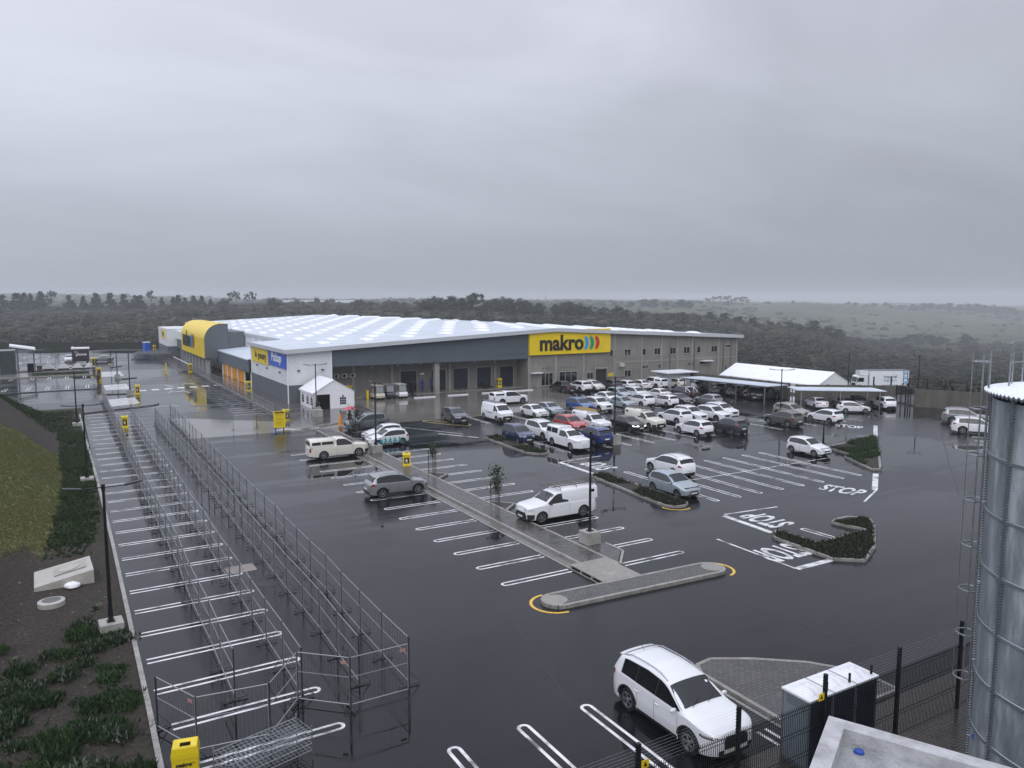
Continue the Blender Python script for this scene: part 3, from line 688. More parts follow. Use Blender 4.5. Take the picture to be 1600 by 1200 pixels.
for x0, x1, h in ((40.1, 42.5, 3.1), (44.75, 47.0, 3.1), (48.2, 50.5, 3.1), (52.0, 54.3, 3.1), (55.8, 58.1, 3.1)):
    d = ob('roller_door', MB().box(x0, x1, 99.12, 99.2, .16, h), doorblue)
    ob('door_frame', MB().box(x0 - .14, x0, 99.05, 99.2, .16, h + .14).box(x1, x1 + .14, 99.05, 99.2, .16, h + .14).box(x0, x1, 99.05, 99.2, h, h + .14), pilc, ST)
ob('service_door', MB().box(42.95, 43.9, 99.14, 99.2, .16, 2.25), mat('grey_door', (.2, .2, .21), .5))
for x in (30.7, 31.8, 32.9):
    a = ob('air_conditioner', MB().box(x, x + .75, 98.8, 99.2, 2.65, 3.2), mat('ac_case', (.5, .5, .48), .5)); ob('fan_grille', MB().tube((x + .3, 98.79, 2.92), (x + .3, 98.8, 2.92), .2, .2, 16), blackm)
for x in (36, 39.6, 41.6, 43, 45.8, 51.5): ob('wall_lamp', MB().box(x, x + .2, 98.95, 99.2, 3.9, 4.05), mat('lamp_white', (.7, .7, .68), .4))
ob('door_notice', MB().box(43.1, 43.7, 99.15, 99.2, 2.5, 2.75), whitep)
# flush right hand wall
mb = MB(); w0, w1 = 58.8, 101.5
holes = []
mb.add([(w0, 96, 0), (w1, 96, 0), (w1, 96, rz(w1) - .3), (RX, 96, rz(RX) - .3), (w0, 96, rz(w0) - .3)], [(0, 1, 2, 3, 4)])
mb.box(w0, w0 + .35, 96.02, 99.2, 0, 7.6)
mb.add([(w1, 96, 0), (w1, 215, 0), (w1, 215, rz(w1) - .3), (w1, 96, rz(w1) - .3)], [(0, 1, 2, 3)])
ob('front_wall', mb, wallc)
for x in (59.0, 63.6, 68.7, 74.6, 80.1, 84.2, 87.6, 90.9, 96.9, 101.2): ob('pilaster', MB().box(x - .2, x + .2, 95.9, 95.998, 0, rz(x) - .42), pilc)
ob('floor_band', MB().box(74.8, 101, 95.94, 95.998, 3.0, 3.22), pilc)
for x in (86.0, 91.3, 98.0, 99.8): ob('downpipe', MB().tube((x, 95.86, .2), (x, 95.86, 6.1), .06, .06, 8), greysteel)
wf = mat('window_frame', (.35, .35, .34), .4)
def window(x0, x1, z0, z1, n=2, y=96.0, parent=ST):
    f = MB(); d = .07
    f.box(x0 - d, x1 + d, y - .10, y - .003, z0 - d - .03, z0).box(x0 - d, x1 + d, y - .10, y - .003, z1, z1 + d).box(x0 - d, x0, y - .10, y - .003, z0, z1).box(x1, x1 + d, y - .10, y - .003, z0, z1)
    for k in range(1, n): xx = x0 + (x1 - x0) * k / n; f.box(xx - .03, xx + .03, y - .07, y - .003, z0, z1)
    fr = ob('window', f, wf, parent); g = ob('pane', MB().box(x0, x1, y - .03, y - .004, z0, z1), glass, fr); return fr
for x0, x1, z0, z1 in ((73.7, 74.9, 4.1, 5.1), (76.6, 77.8, 4.1, 5.1), (80.3, 80.9, 4.1, 5.1), (82.7, 83.9, 4.1, 5.1), (86.1, 87.2, 4.1, 5.1), (89, 90.3, 4.1, 5.1), (92, 92.7, 4.1, 5.1), (95.2, 96.5, 4.1, 5.1), (98.5, 99.6, 4.8, 5.2),
                       (69.4, 70.5, .85, 1.8), (76.7, 77.9, .8, 1.8), (80.3, 81.4, 2.0, 2.45), (83.4, 84.0, 1.9, 2.5), (90, 91, 2.1, 2.5), (92.6, 94, 2.1, 2.5)): window(x0, x1, z0, z1, 1 if x1 - x0 < .8 else 2)
for x0, x1 in ((61.1, 63.1), (64.3, 67.5)): window(x0, x1, .25, 2.1, 3)
for x in (61.3, 62, 62.7, 64.8, 65.5, 66.2, 66.9): ob('wall_vent', MB().box(x, x + .25, 95.95, 95.998, 2.75, 2.9), greysteel)
ob('entrance_porch', MB().box(70.8, 73.0, 95.96, 95.998, .1, 2.1), mat('dark_recess', (.03, .028, .026), .6))
ob('porch_surround', MB().box(70.6, 70.8, 95.6, 95.998, 0, 2.3).box(73.0, 73.2, 95.6, 95.998, 0, 2.3).box(70.6, 73.2, 95.6, 95.998, 2.3, 2.5), pilc)
ob('side_door', MB().box(59.5, 60.3, 95.93, 95.998, .1, 2.0), mat('grey_door', (.2, .2, .21), .5)); ob('door_canopy', MB().box(59.2, 61.0, 95.3, 95.998, 2.15, 2.27), whitep)
ob('air_conditioner', MB().box(75.6, 76.4, 95.6, 95.998, 2.45, 3.0), mat('ac_case', (.5, .5, .48), .5))
ob('notice_board', MB().box(73.3, 73.75, 95.95, 95.998, 1.0, 1.55).box(73.85, 74.15, 95.95, 95.998, 1.0, 1.55).box(74.2, 74.5, 95.95, 95.998, 1.0, 1.55), yellowp)
ob('notice_board', MB().box(31.8, 32.3, 98.9, 98.95, .9, 1.6).box(32.4, 32.7, 98.9, 98.95, .9, 1.7).box(32.8, 33.1, 98.9, 98.95, .9, 1.6), yellowp)
ob('door_canopy', MB().box(92.8, 95.2, 95.2, 95.998, 2.6, 2.75), whitep)
# the big front sign
sg = ob('sign_board', MB().box(58.8, 73.5, 95.55, 95.9, 4.85, 8.5), yellowp)
dk = mat('sign_black', (.012, .012, .014), .4)
def sign_mark(cx, y, z, s, parent, right=(1, 0, 0), rx=lambda a, b: (a, b)):
    """the word and its three coloured crescents, on a face; cx is the left end, s the height of a lower case letter"""
    r = Vector(right); o = Vector((cx, y, z)); n = r.cross(Vector((0, 0, 1)))
    me = text_mesh('makro', s * 1.82, .03, s * .055, 1.0, 'LEFT'); xs = [v.co.x for v in me.vertices]; w = max(xs) - min(xs); sx = s * 4.55 / w
    for v in me.vertices: v.co.x = (v.co.x - min(xs)) * sx
    me.transform(face_mat(o + n * .05 - Vector((24, 96, 0)), r, (0, 0, 1))); me.materials.append(dk); put('sign_letters', me, parent)
    for k, c in enumerate(((.02, .33, .75), (.0, .28, .17), (.55, .025, .03))):
        mb = MB(); c0 = s * (4.72 + .58 * k); ro, ri = s * .62, s * .30
        A = [(c0 - s * .10 + math.cos(t) * ro * .80, math.sin(t) * ro) for t in np.linspace(-1.35, 1.35, 13)]; B = [(c0 - s * .22 + math.cos(t) * ri * .8, math.sin(t) * ro * .80) for t in np.linspace(-1.1, 1.1, 13)]
        P = [[tuple(o + r * a[0] + Vector((0, 0, a[1] - s * .02)) + n * .08 - Vector((24, 96, 0))) for a in A], [tuple(o + r * b[0] + Vector((0, 0, b[1] - s * .02)) + n * .08 - Vector((24, 96, 0))) for b in B]]
        mb.grid(P); obj('sign_crescent', mb, mat('sign_c%d' % k, c, .4), parent)
sign_mark(60.55, 95.55, 6.45, 1.72, sg)
# roof sheets, gutters and roof lights
mb = MB(); F0, F1 = 95.3, 216.0
for xa, xb, ya in ((23.6, 28.3, F0), (28.3, RX, F0), (RX, 102.0, F0)):
    yb = 117.0 if xb < 28.5 else F1
    mb.add([(xa, ya, rz(xa)), (xb, ya, rz(xb)), (xb, yb, rz(xb)), (xa, yb, rz(xa)), (xa, ya, rz(xa) - .08), (xb, ya, rz(xb) - .08), (xb, yb, rz(xb) - .08), (xa, yb, rz(xa) - .08)], [(0, 1, 2, 3), (4, 7, 6, 5), (0, 4, 5, 1), (3, 2, 6, 7), (0, 3, 7, 4), (1, 5, 6, 2)])
rf = ob('roof', mb, roofm)
mb = MB()
for xa, xb in ((23.6, RX), (RX, 102.0)):
    v = [(xa, 95.2, rz(xa) - .42), (xb, 95.2, rz(xb) - .42), (xb, 95.2, rz(xb) + .1), (xa, 95.2, rz(xa) + .1), (xa, 95.34, rz(xa) - .42), (xb, 95.34, rz(xb) - .42), (xb, 95.34, rz(xb) + .1), (xa, 95.34, rz(xa) + .1)]
    mb.add(v, [(0, 1, 2, 3), (5, 4, 7, 6), (3, 2, 6, 7), (0, 4, 5, 1)])
mb.box(23.46, 23.6, 95.2, 117.1, 6.35, 6.85).box(102, 102.1, 95.2, 216, 6.35, 6.85).box(28.1, 28.3, 117.1, 216, 6.65, 7.1)
ob('verge_flashing', mb, mat('flashing', (.50, .52, .55), .4, noise=.1), rf)
dome = mat('roof_light', (.80, .83, .88), .15)
ym = 103; row = 0
while ym < 211:
    xm = 30.6 + 3.05 * (row % 2)
    while xm < 98:
        P = []
        for k in range(9):
            u = k / 8; yy = ym - 1.7 + 3.4 * u; P.append([(xm + .72 * math.cos(t), yy, rz(xm + .72 * math.cos(t)) + .02 + .36 * math.sin(t) * math.sin(math.pi * u) ** .4) for t in np.linspace(0, math.pi, 9)])
        P[0] = [(x_, y_, rz(x_) + .015) for x_, y_, z_ in P[0]]; P[-1] = [(x_, y_, rz(x_) + .015) for x_, y_, z_ in P[-1]]
        ob('roof_light', MB().grid(P), dome, rf, smooth=True); xm += 6.1
    ym += 6.0; row += 1
# side facing the car park: set back wall, canopy, yellow arch, far block
ob('side_wall', MB().box(28.3, 28.6, 116.9, 215, 0, 6.95), cladw_y)
ob('wall_post', MB().box(28.2, 28.3, 128, 128.15, 4.3, 6.7).box(28.2, 28.3, 133, 133.15, 4.3, 6.7).box(28.2, 28.3, 138, 138.15, 4.3, 6.7).box(28.2, 28.3, 123, 123.15, 4.3, 6.7), mat('flashing', (.5, .52, .55), .4))
mb = MB(); mb.add([(23.5, 116.85, 4.2), (28.2, 116.85, 4.65), (28.2, 142, 4.65), (23.5, 142, 4.2), (23.5, 116.85, 4.05), (23.5, 142, 4.05)], [(0, 1, 2, 3), (4, 0, 3, 5)]); ob('canopy_roof', mb, roofm)
ob('canopy_fascia', MB().box(23.55, 23.75, 116.85, 142, 2.25, 4.05), cladg_y)
ob('shopfront', MB().box(26.2, 26.3, 116.85, 142, .1, 4.0), glass)
curtain = mat('orange_curtain', (.62, .26, .02), .5, noise=.2, nscale=2)
for y0, y1 in ((122.3, 126.6), (127.6, 131.6), (132.4, 135.6), (136.4, 139.6)):
    P = []
    for k in range(25):
        yy = y0 + (y1 - y0) * k / 24; P.append([(24.05 + .12 * math.sin(k * 1.9) + .05 * math.sin(k * 4.3), yy, z) for z in (.12 + .12 * math.sin(k * .7) ** 2, 1.2, 2.25)])
    ob('orange_curtain', MB().grid(P), curtain, smooth=True)
for y in (117.2, 121.8, 127.1, 132.0, 136.0, 140.2): ob('canopy_column', MB().tube((24.0, y, 0), (24.0, y, 2.3), .11, .11, 12), whitep)
A0, A1, AX, AT = 142.0, 171.0, 21.4, 8.75
prof = [(AX, 2.75), (AX, 5.9)] + [(AX + 2.8 - 2.8 * math.cos(t), 5.9 + (AT - 5.9) * math.sin(t)) for t in np.linspace(.12, math.pi / 2, 10)] + [(25.4, AT)]
ar = ob('arched_sign_wall', MB().grid([[(x, y, z) for x, z in prof] for y in (A0, A1)]), yellowp, smooth=False)
inner = [(x + .12, z - (.1 if z > 6 else 0)) for x, z in prof]
mb = MB(); n = len(prof); mb.add([(x, A0 + .02, z) for x, z in prof] + [(25.4, A0 + .02, 2.75)], [tuple(range(n + 1))]); mb.add([(25.4, A0, 2.75), (25.4, A1, 2.75), (25.4, A1, AT - .02), (25.4, A0, AT - .02)], [(0, 3, 2, 1)])
mb.add([(AX, A0, 2.76), (25.4, A0, 2.76), (25.4, A1, 2.76), (AX, A1, 2.76)], [(0, 1, 2, 3)])
ob('arch_end_wall', mb, mat('charcoal_cladding', (.11, .125, .14), .5, noise=.05))
ob('arch_side', MB().box(25.4, 28.2, 142.2, 171, 0, 7.3), mat('charcoal_cladding', (.11, .125, .14), .5))
sign_mark(21.36, 168, 5.3, 2.35, ar, right=(0, -1, 0))
ob('entrance_glass', MB().box(24.6, 24.7, A0, A1, .1, 2.75), glass)
for k in range(8): ob('entrance_column', MB().box(21.7, 22.3, A0 + .6 + k * 4, A0 + 1.3 + k * 4, 0, 2.75), mat('column_grey', (.3, .31, .32), .5, noise=.15))
ob('far_wall', MB().box(22.6, 22.9, 171.1, 188, 2.2, 4.2), cladg_y); ob('far_roof', MB().box(22.4, 28.2, 171.1, 188, 4.25, 6.0), cladw_y)
ob('far_shopfront', MB().box(24.5, 24.7, 171.1, 188, .1, 2.3), glass)
for y in (173, 178, 183): ob('entrance_column', MB().box(22.7, 23.1, y, y + .5, 0, 2.2), mat('column_grey', (.3, .31, .32), .5))
ob('far_block', MB().box(20.6, 27, 188, 205, 2.5, 6.4), cladw_y); ob('far_plinth', MB().box(20.56, 27.04, 187.96, 205.04, 0, 2.5), lowg)
ob('far_sign', MB().box(20.5, 20.59, 192, 197.5, 4.0, 6.0), yellowp); ob('far_sign_mark', MB().box(20.46, 20.49, 193.8, 195.8, 4.6, 5.5), dk)
# pickup and grocery signs on the corner block
s1 = ob('sign_board', MB().box(23.86, 23.94, 105.6, 115.6, 4.15, 6.3), yellowp); s2 = ob('sign_board', MB().box(23.86, 23.94, 96.1, 105.6, 4.35, 6.5), bluep)
def side_text(t, s, y, z, m, parent, sx=1.0):
    me = text_mesh(t, s, .02, s * .02, sx); me.transform(face_mat(Vector((23.84, y, z)) - Vector((24, 96, 0)), (0, -1, 0), (0, 0, 1))); me.materials.append(m); put('sign_letters', me, parent)
side_text('In', 1.25, 112.9, 5.25, dk, s1, 1.1); side_text('grocery', 1.35, 109.2, 5.2, dk, s1, 1.15); side_text('Pickup', 1.6, 101.0, 5.5, mat('sign_white', (.8, .8, .8), .4), s2, 1.25)
for y in (112.5, 106.5, 99.5): ob('wall_lamp', MB().box(23.75, 24, y, y + .15, 3.6, 3.85), greysteel)
for x in (25.2, 28.2): ob('wall_lamp', MB().box(x, x + .3, 95.75, 96, 4.1, 4.2), blackm)

# ------------------------------------------------------------------ small white tent at the corner
def marquee(name, label, cat, x0, x1, y0, y1, e, r, win, rot=0, loc=(0, 0, 0), bays=0, group=None):
    t = thing(name, label, cat, loc, rot); xm = (x0 + x1) / 2
    ov = .12
    mb = MB()
    for s in (-1, 1):
        xe = x0 - ov if s < 0 else x1 + ov; P = []
        for k in range(9):
            yy = y0 - ov + (y1 - y0 + 2 * ov) * k / 8; sag = .05 * abs(math.sin(math.pi * k / 4)) 
            P.append([(xm + (xe - xm) * u, yy, r + (e - .06 - r) * u - sag * math.sin(math.pi * u)) for u in (0, .33, .66, 1)])
        mb.grid(P, flip=s < 0)
        mb.add([(xe, y0 - ov, e - .06), (xe, y1 + ov, e - .06), (xe, y1 + ov, e - .26), (xe, y0 - ov, e - .26)], [(0, 1, 2, 3)])
    obj('roof', mb, tarp, t)
    mb = MB(); mb.add([(x0, y0, e), (x1, y0, e), (xm, y0, r - .03)], [(0, 1, 2)]); mb.add([(x0, y1, e), (x1, y1, e), (xm, y1, r - .03)], [(2, 1, 0)])
    if bays:
        mb.add([(x0, y0, 0), (x1, y0, 0), (x1, y0, e), (x0, y0, e)], [(0, 1, 2, 3)])
    else:
        mb.add([(x0, y0, 0), (x0 + .35, y0, 0), (x0 + .35, y0, e), (x0, y0, e)], [(0, 1, 2, 3)]); mb.add([(x0 + 1.9, y0, 0), (x1, y0, 0), (x1, y0, e), (x0 + 1.9, y0, e)], [(0, 1, 2, 3)])
        mb.add([(x0 + .35, y0, e - .25), (x0 + 1.9, y0, e - .25), (x0 + 1.9, y0, e), (x0 + .35, y0, e)], [(0, 1, 2, 3)])
    for xx in (x0, x1):
        P = [[(xx + .03 * math.sin(k * 1.3), y0 + (y1 - y0) * k / 16, z) for z in (0, e / 2, e)] for k in range(17)]; mb.grid(P)
    mb.add([(x0, y1, 0), (x1, y1, 0), (x1, y1, e), (x0, y1, e)], [(0, 1, 2, 3)])
    obj('wall', mb, tarp, t)
    mb = MB()
    for xx in (x0, x1):
        for yy in (y0, y1): mb.tube((xx, yy - .03, 0), (xx, yy - .03, e), .035)
    obj('frame', mb, galv, t)
    for (a, b, ax) in win:
        mb = MB()      # arched window with panes
        for i in range(3):
            for j in range(4):
                if j == 3 and i != 1: continue
                h0 = .45 + j * .3; q = a + i * .26
                if ax == 'x': mb.box(q, q + .22, b - .02, b - .005, h0, h0 + (.25 if j < 3 else .18))
                else: mb.box(b - .05, b - .04, q, q + .22, h0, h0 + (.25 if j < 3 else .18))
        obj('window', mb, glass, t)
    return t
tt = marquee('marquee_tent', 'small white party tent with arched windows at the corner of the store', 'tent', 0, 4.9, 0, 6, 2.0, 3.45, ((3.1, 0, 'x'), (.6, 0, 'y'), (2.3, 0, 'y'), (4.3, 0, 'y')), 0, (25.2, 89.0, .1))
obj('doorway', MB().box(.36, 1.89, .02, .06, 0, 1.74), blackm, tt)
# big marquee beyond the wall, standing on lower ground
e_ = Vector(at(1130, 586, .9)); f_ = Vector(at(1274, 602, .9)); g_ = Vector(at(1337, 601, .9))
print('marquee', e_, f_, g_, (f_ - e_).length, (g_ - f_).length)
# ------------------------------------------------------------------ vehicles
def paint(name, col, rough=.22, metal=0.0, noise=.03):
    return mat(name, col, rough, metal, .5, noise, 1.2, coat=1)
PW = paint('car_white', (.74, .75, .77)); PCR = paint('car_cream', (.66, .64, .57)); PSI = paint('car_silver', (.29, .30, .315), .3, .55); PGR = paint('car_grey', (.15, .17, .185), .3, .5)
PDG = paint('car_dark_grey', (.045, .052, .062), .28, .4); PBK = paint('car_black', (.010, .011, .014)); PNB = paint('car_navy', (.010, .024, .085), .25, .2); PBL = paint('car_blue', (.012, .075, .27), .25, .1)
PRB = paint('car_royal_blue', (.008, .028, .17), .22, .3); PLB = paint('car_pale_blue', (.33, .385, .43), .3, .3); PRD = paint('car_red', (.42, .02, .02)); PBG = paint('car_beige', (.33, .30, .25), .3, .4)
PBR = paint('car_brown_grey', (.10, .098, .092), .3, .4); PMR = paint('car_maroon', (.07, .012, .015))
trim = mat('car_trim', (.014, .014, .016), .5); cglass = mat('car_glass', (.006, .008, .010), .03, spec=.8); clight = mat('lamp_lens', (.55, .58, .62), .08, spec=1, coat=1); cred = mat('tail_lamp_lens', (.30, .008, .012), .12, coat=1)
rimm = mat('alloy', (.42, .43, .45), .3, metal=.85); rimd = mat('steel_wheel', (.22, .22, .23), .4, metal=.6); platem = mat('number_plate', (.62, .62, .58), .4); chrome = mat('chrome', (.6, .61, .63), .12, metal=1)
litm = mat('lit_lamp', (.9, .9, .85), .2); 
def litmat():
    t = litm.node_tree; b = t.nodes['Principled BSDF']; b.inputs['Emission Color'].default_value = (1, .97, .88, 1); b.inputs['Emission Strength'].default_value = 2.5
litmat()
SPEC = {   # L, W, wheel r, wheelbase centre offset, top profile (x, z), belt (front, rear), windows
 'hatch': dict(L=3.95, W=1.72, r=.31, ax=(1.25, -1.22), top=[(1.975, .62), (1.93, .70), (1.75, .78), (1.05, .95), (.85, 1.0), (.12, 1.40), (-.15, 1.46), (-.8, 1.49), (-1.35, 1.44), (-1.55, 1.36), (-1.84, 1.0), (-1.93, .88), (-1.975, .70)], belt=(.88, .96), ws=(.83, .13), rw=(-1.56, -1.80), sg=(.72, -1.50), pil=(-.28,), tum=.40),
 'sedan': dict(L=4.45, W=1.74, r=.32, ax=(1.38, -1.25), top=[(2.22, .60), (2.17, .70), (1.95, .78), (1.2, .92), (.98, .97), (.22, 1.36), (-.1, 1.42), (-.6, 1.43), (-1.05, 1.36), (-1.65, 1.04), (-1.80, 1.02), (-2.14, .98), (-2.22, .72)], belt=(.86, .95), ws=(.95, .24), rw=(-1.08, -1.62), sg=(.84, -1.38), pil=(-.12,), tum=.42),
 'suv': dict(L=4.35, W=1.80, r=.35, ax=(1.33, -1.30), top=[(2.175, .72), (2.12, .86), (1.9, .95), (1.25, 1.06), (1.02, 1.10), (.30, 1.52), (.0, 1.60), (-.7, 1.64), (-1.45, 1.58), (-1.72, 1.48), (-2.0, 1.12), (-2.12, .98), (-2.175, .76)], belt=(1.0, 1.09), ws=(1.0, .32), rw=(-1.74, -1.97), sg=(.88, -1.66), pil=(-.10, -1.05), tum=.36, clad=1, rail=1),
 'bigsuv': dict(L=4.66, W=1.88, r=.37, ax=(1.42, -1.34), top=[(2.33, .78), (2.29, .90), (2.1, 1.0), (1.75, 1.06), (1.25, 1.13), (1.12, 1.16), (.36, 1.58), (.05, 1.67), (-.6, 1.72), (-1.5, 1.68), (-1.92, 1.60), (-2.13, 1.22), (-2.25, 1.04), (-2.33, .80)], belt=(1.04, 1.14), ws=(1.10, .38), rw=(-1.94, -2.11), sg=(.97, -1.66), pil=(-.05, -.98), tum=.36, clad=1, rail=1),
 'mpv': dict(L=4.05, W=1.74, r=.32, ax=(1.28, -1.28), top=[(2.02, .66), (1.98, .80), (1.8, .90), (1.25, 1.02), (1.1, 1.06), (.42, 1.50), (.1, 1.60), (-.6, 1.64), (-1.45, 1.60), (-1.72, 1.50), (-1.9, 1.06), (-1.98, .95), (-2.02, .70)], belt=(.94, 1.02), ws=(1.08, .44), rw=(-1.73, -1.88), sg=(.96, -1.62), pil=(0.0, -.95), tum=.34, clad=1, rail=1),
 'single_cab': dict(L=5.15, W=1.80, r=.36, ax=(1.62, -1.42), top=[(2.57, .80), (2.52, .98), (2.3, 1.06), (1.45, 1.16), (1.25, 1.20), (.62, 1.62), (.40, 1.70), (-.10, 1.71), (-.30, 1.66), (-.42, 1.14), (-.46, 1.10), (-2.52, 1.10), (-2.57, 1.0)], belt=(1.06, 1.12), ws=(1.23, .64), rw=None, sg=(1.1, -.27), pil=(), tum=.34, pick=-.42),
 'double_cab': dict(L=5.2, W=1.84, r=.38, ax=(1.62, -1.45), top=[(2.60, .82), (2.55, 1.0), (2.3, 1.08), (1.55, 1.18), (1.38, 1.22), (.75, 1.66), (.5, 1.74), (-.55, 1.76), (-.80, 1.70), (-.98, 1.16), (-1.02, 1.12), (-2.55, 1.12), (-2.60, 1.0)], belt=(1.08, 1.14), ws=(1.36, .77), rw=None, sg=(1.22, -.78), pil=(.18,), tum=.34, pick=-.98, clad=1),
 'van': dict(L=4.9, W=1.90, r=.34, ax=(1.55, -1.45), top=[(2.45, .80), (2.42, .98), (2.25, 1.10), (1.9, 1.20), (1.8, 1.24), (1.12, 1.78), (.9, 1.90), (0, 1.95), (-2.15, 1.93), (-2.3, 1.86), (-2.40, 1.2), (-2.45, .9)], belt=(1.10, 1.16), ws=(1.78, 1.14), rw=(-2.31, -2.38), sg=(1.62, .78), pil=(), tum=.20, bump=1),
}
class Shell:
    def __init__(s, sp):
        s.sp = sp; s.hl = sp['L'] / 2; s.hw = sp['W'] / 2; t = sorted(sp['top']); s.tx = np.array([a for a, _ in t]); s.tz = np.array([b for _, b in t])
    def top(s, x):
        f = lambda q: np.interp(q, s.tx, s.tz); return float((f(x - .05) + 2 * f(x) + f(x + .05)) / 4) if abs(x) < s.hl - .12 else float(f(x))
    def plan(s, x):
        Rr = .55; d = max(0, abs(x) - (s.hl - Rr)) / Rr; w = s.hw * (1 - .28 * min(1, d) ** 2.6)
        return w * (1 - .018 * (x / s.hl) ** 2)
    def bottom(s, x):
        sp = s.sp; z = .24 + .10 * max(0, (abs(x) - s.hl + .7) / .7); ra = sp['r'] + .065
        for a in sp['ax']:
            d = abs(x - a)
            if d < ra: z = max(z, sp['r'] + math.sqrt(ra * ra - d * d) * .98)
        return z
    def section(s, x):
        sp = s.sp; W = s.plan(x); zt = s.top(x); b = np.interp(x, (-s.hl, s.hl), (sp['belt'][1], sp['belt'][0])); zs = min(b, zt - .05); zb = min(s.bottom(x), zs - .04)
        out = [(W * (.955 + .045 * math.sin(math.pi * .5 * min(1, (z_ - .2) / .45))) - (.02 * max(0, (z_ - .75) / .3)), z_) for z_ in [zb + (zs - zb) * t for t in (0, .12, .3, .5, .7, .86, .95)]]
        Ws = out[-1][0] - .012; out.append((Ws, zs)); Wr = Ws - .02 - sp['tum'] * max(0, zt - zs - .06); zr = zt - .045
        out += [(Ws + (Wr - Ws) * t - .012 * math.sin(math.pi * (1 - t)) * 0, zs + (zr - zs) * t) for t in (.34, .67, 1)]
        cr = .035
        out += [(Wr - .025, zt - .018), (Wr - .08, zt), (Wr * .62, zt + cr * .6), (Wr * .3, zt + cr * .92), (0, zt + cr)]
        return out
    def Y(s, x, z):
        o = s.section(x); return float(np.interp(z, [q[1] for q in o[:11]], [q[0] for q in o[:11]]))
    def Z(s, x, y):
        o = s.section(x)[10:][::-1]; return float(np.interp(abs(y), [q[0] for q in o], [q[1] for q in o]))
    def wr(s, x): return s.section(x)[10][0]
    def xs(s):
        sp = s.sp; v = list(np.linspace(-s.hl, s.hl, 45)) + [a for a, _ in sp['top']]
        for a in sp['ax']: ra = sp['r'] + .065; v += [a + ra * math.cos(t) for t in np.linspace(0, math.pi, 13)] + [a + ra + .012, a - ra - .012]
        v = sorted(v); o = [v[0]]
        for q in v[1:]:
            if q - o[-1] > .008: o.append(q)
        return o
def side_patch(mb, sh, x0, x1, zl, zh, s, off=.006, nx=10, nz=4, m=0):
    P = []
    for i in range(nx + 1):
        x = x0 + (x1 - x0) * i / nx; a = zl(x) if callable(zl) else zl; b = zh(x) if callable(zh) else zh
        if b < a + .012: b = a + .012
        P.append([(x, s * (sh.Y(x, a + (b - a) * j / nz) + off), a + (b - a) * j / nz) for j in range(nz + 1)])
    mb.grid(P, m, flip=(s < 0)); return mb
def end_patch(mb, sh, e, y0, y1, z0, z1, off=.012, m=0, nx=6):
    """patch on the nose (e=1) or tail (e=-1)"""
    W = sh.plan(e * sh.hl)
    def X(y, z):
        over = max(0, abs(y) - W * .96); x = sh.hl + .05 * (1 - min(1, abs(y) / W) ** 2) - over * 1.1
        x -= max(0, z - .62) * .22 if e < 0 else max(0, z - .62) * .12
        return e * (x + off)
    P = [[(X(y0 + (y1 - y0) * i / nx, z0 + (z1 - z0) * j / 2), y0 + (y1 - y0) * i / nx, z0 + (z1 - z0) * j / 2) for j in range(3)] for i in range(nx + 1)]
    mb.grid(P, m, flip=(e < 0)); return mb
def wheel_meshes(r, w=.21, dark=False):
    k = ('wh', round(r, 3), dark)
    if k in WM: return WM[k]
    t = MB(); t.lathe([(r * .66, -w / 2), (r * .93, -w / 2), (r, -w / 2 + .03), (r, w / 2 - .03), (r * .93, w / 2), (r * .66, w / 2), (r * .66, -w / 2)], n=28)
    rm = MB(); rm.lathe([(0, w / 2 - .07), (r * .63, w / 2 - .07)], n=24, m=1); rm.lathe([(r * .60, w / 2 - .07), (r * .60, w / 2 + .004), (r * .68, w / 2 + .004)], n=24, m=0)
    for q in range(5):
        for dd in (-.13, .13):
            a = q * 2 * math.pi / 5; c0 = (math.cos(a + dd * 2) * r * .12, math.sin(a + dd * 2) * r * .12); c1 = (math.cos(a + dd) * r * .62, math.sin(a + dd) * r * .62); rm.strip([c0, c1], r * .10, w / 2 - .012, 0)
    rm.lathe([(0, w / 2 + .0), (r * .15, w / 2 + .0), (r * .17, w / 2 - .07)], n=12, m=0)
    rot = lambda mb: [(x, z, y) for x, y, z in mb.v]      # axle along +y
    t.v = rot(t); rm.v = rot(rm)
    t.f = [f[::-1] for f in t.f]; rm.f = [f[::-1] for f in rm.f]
    WM[k] = (mesh('tyre', t, rubber, True), mesh('rim', rm, [rimd if dark else rimm, blackm], False)); return WM[k]
WM = {}; CM = {}
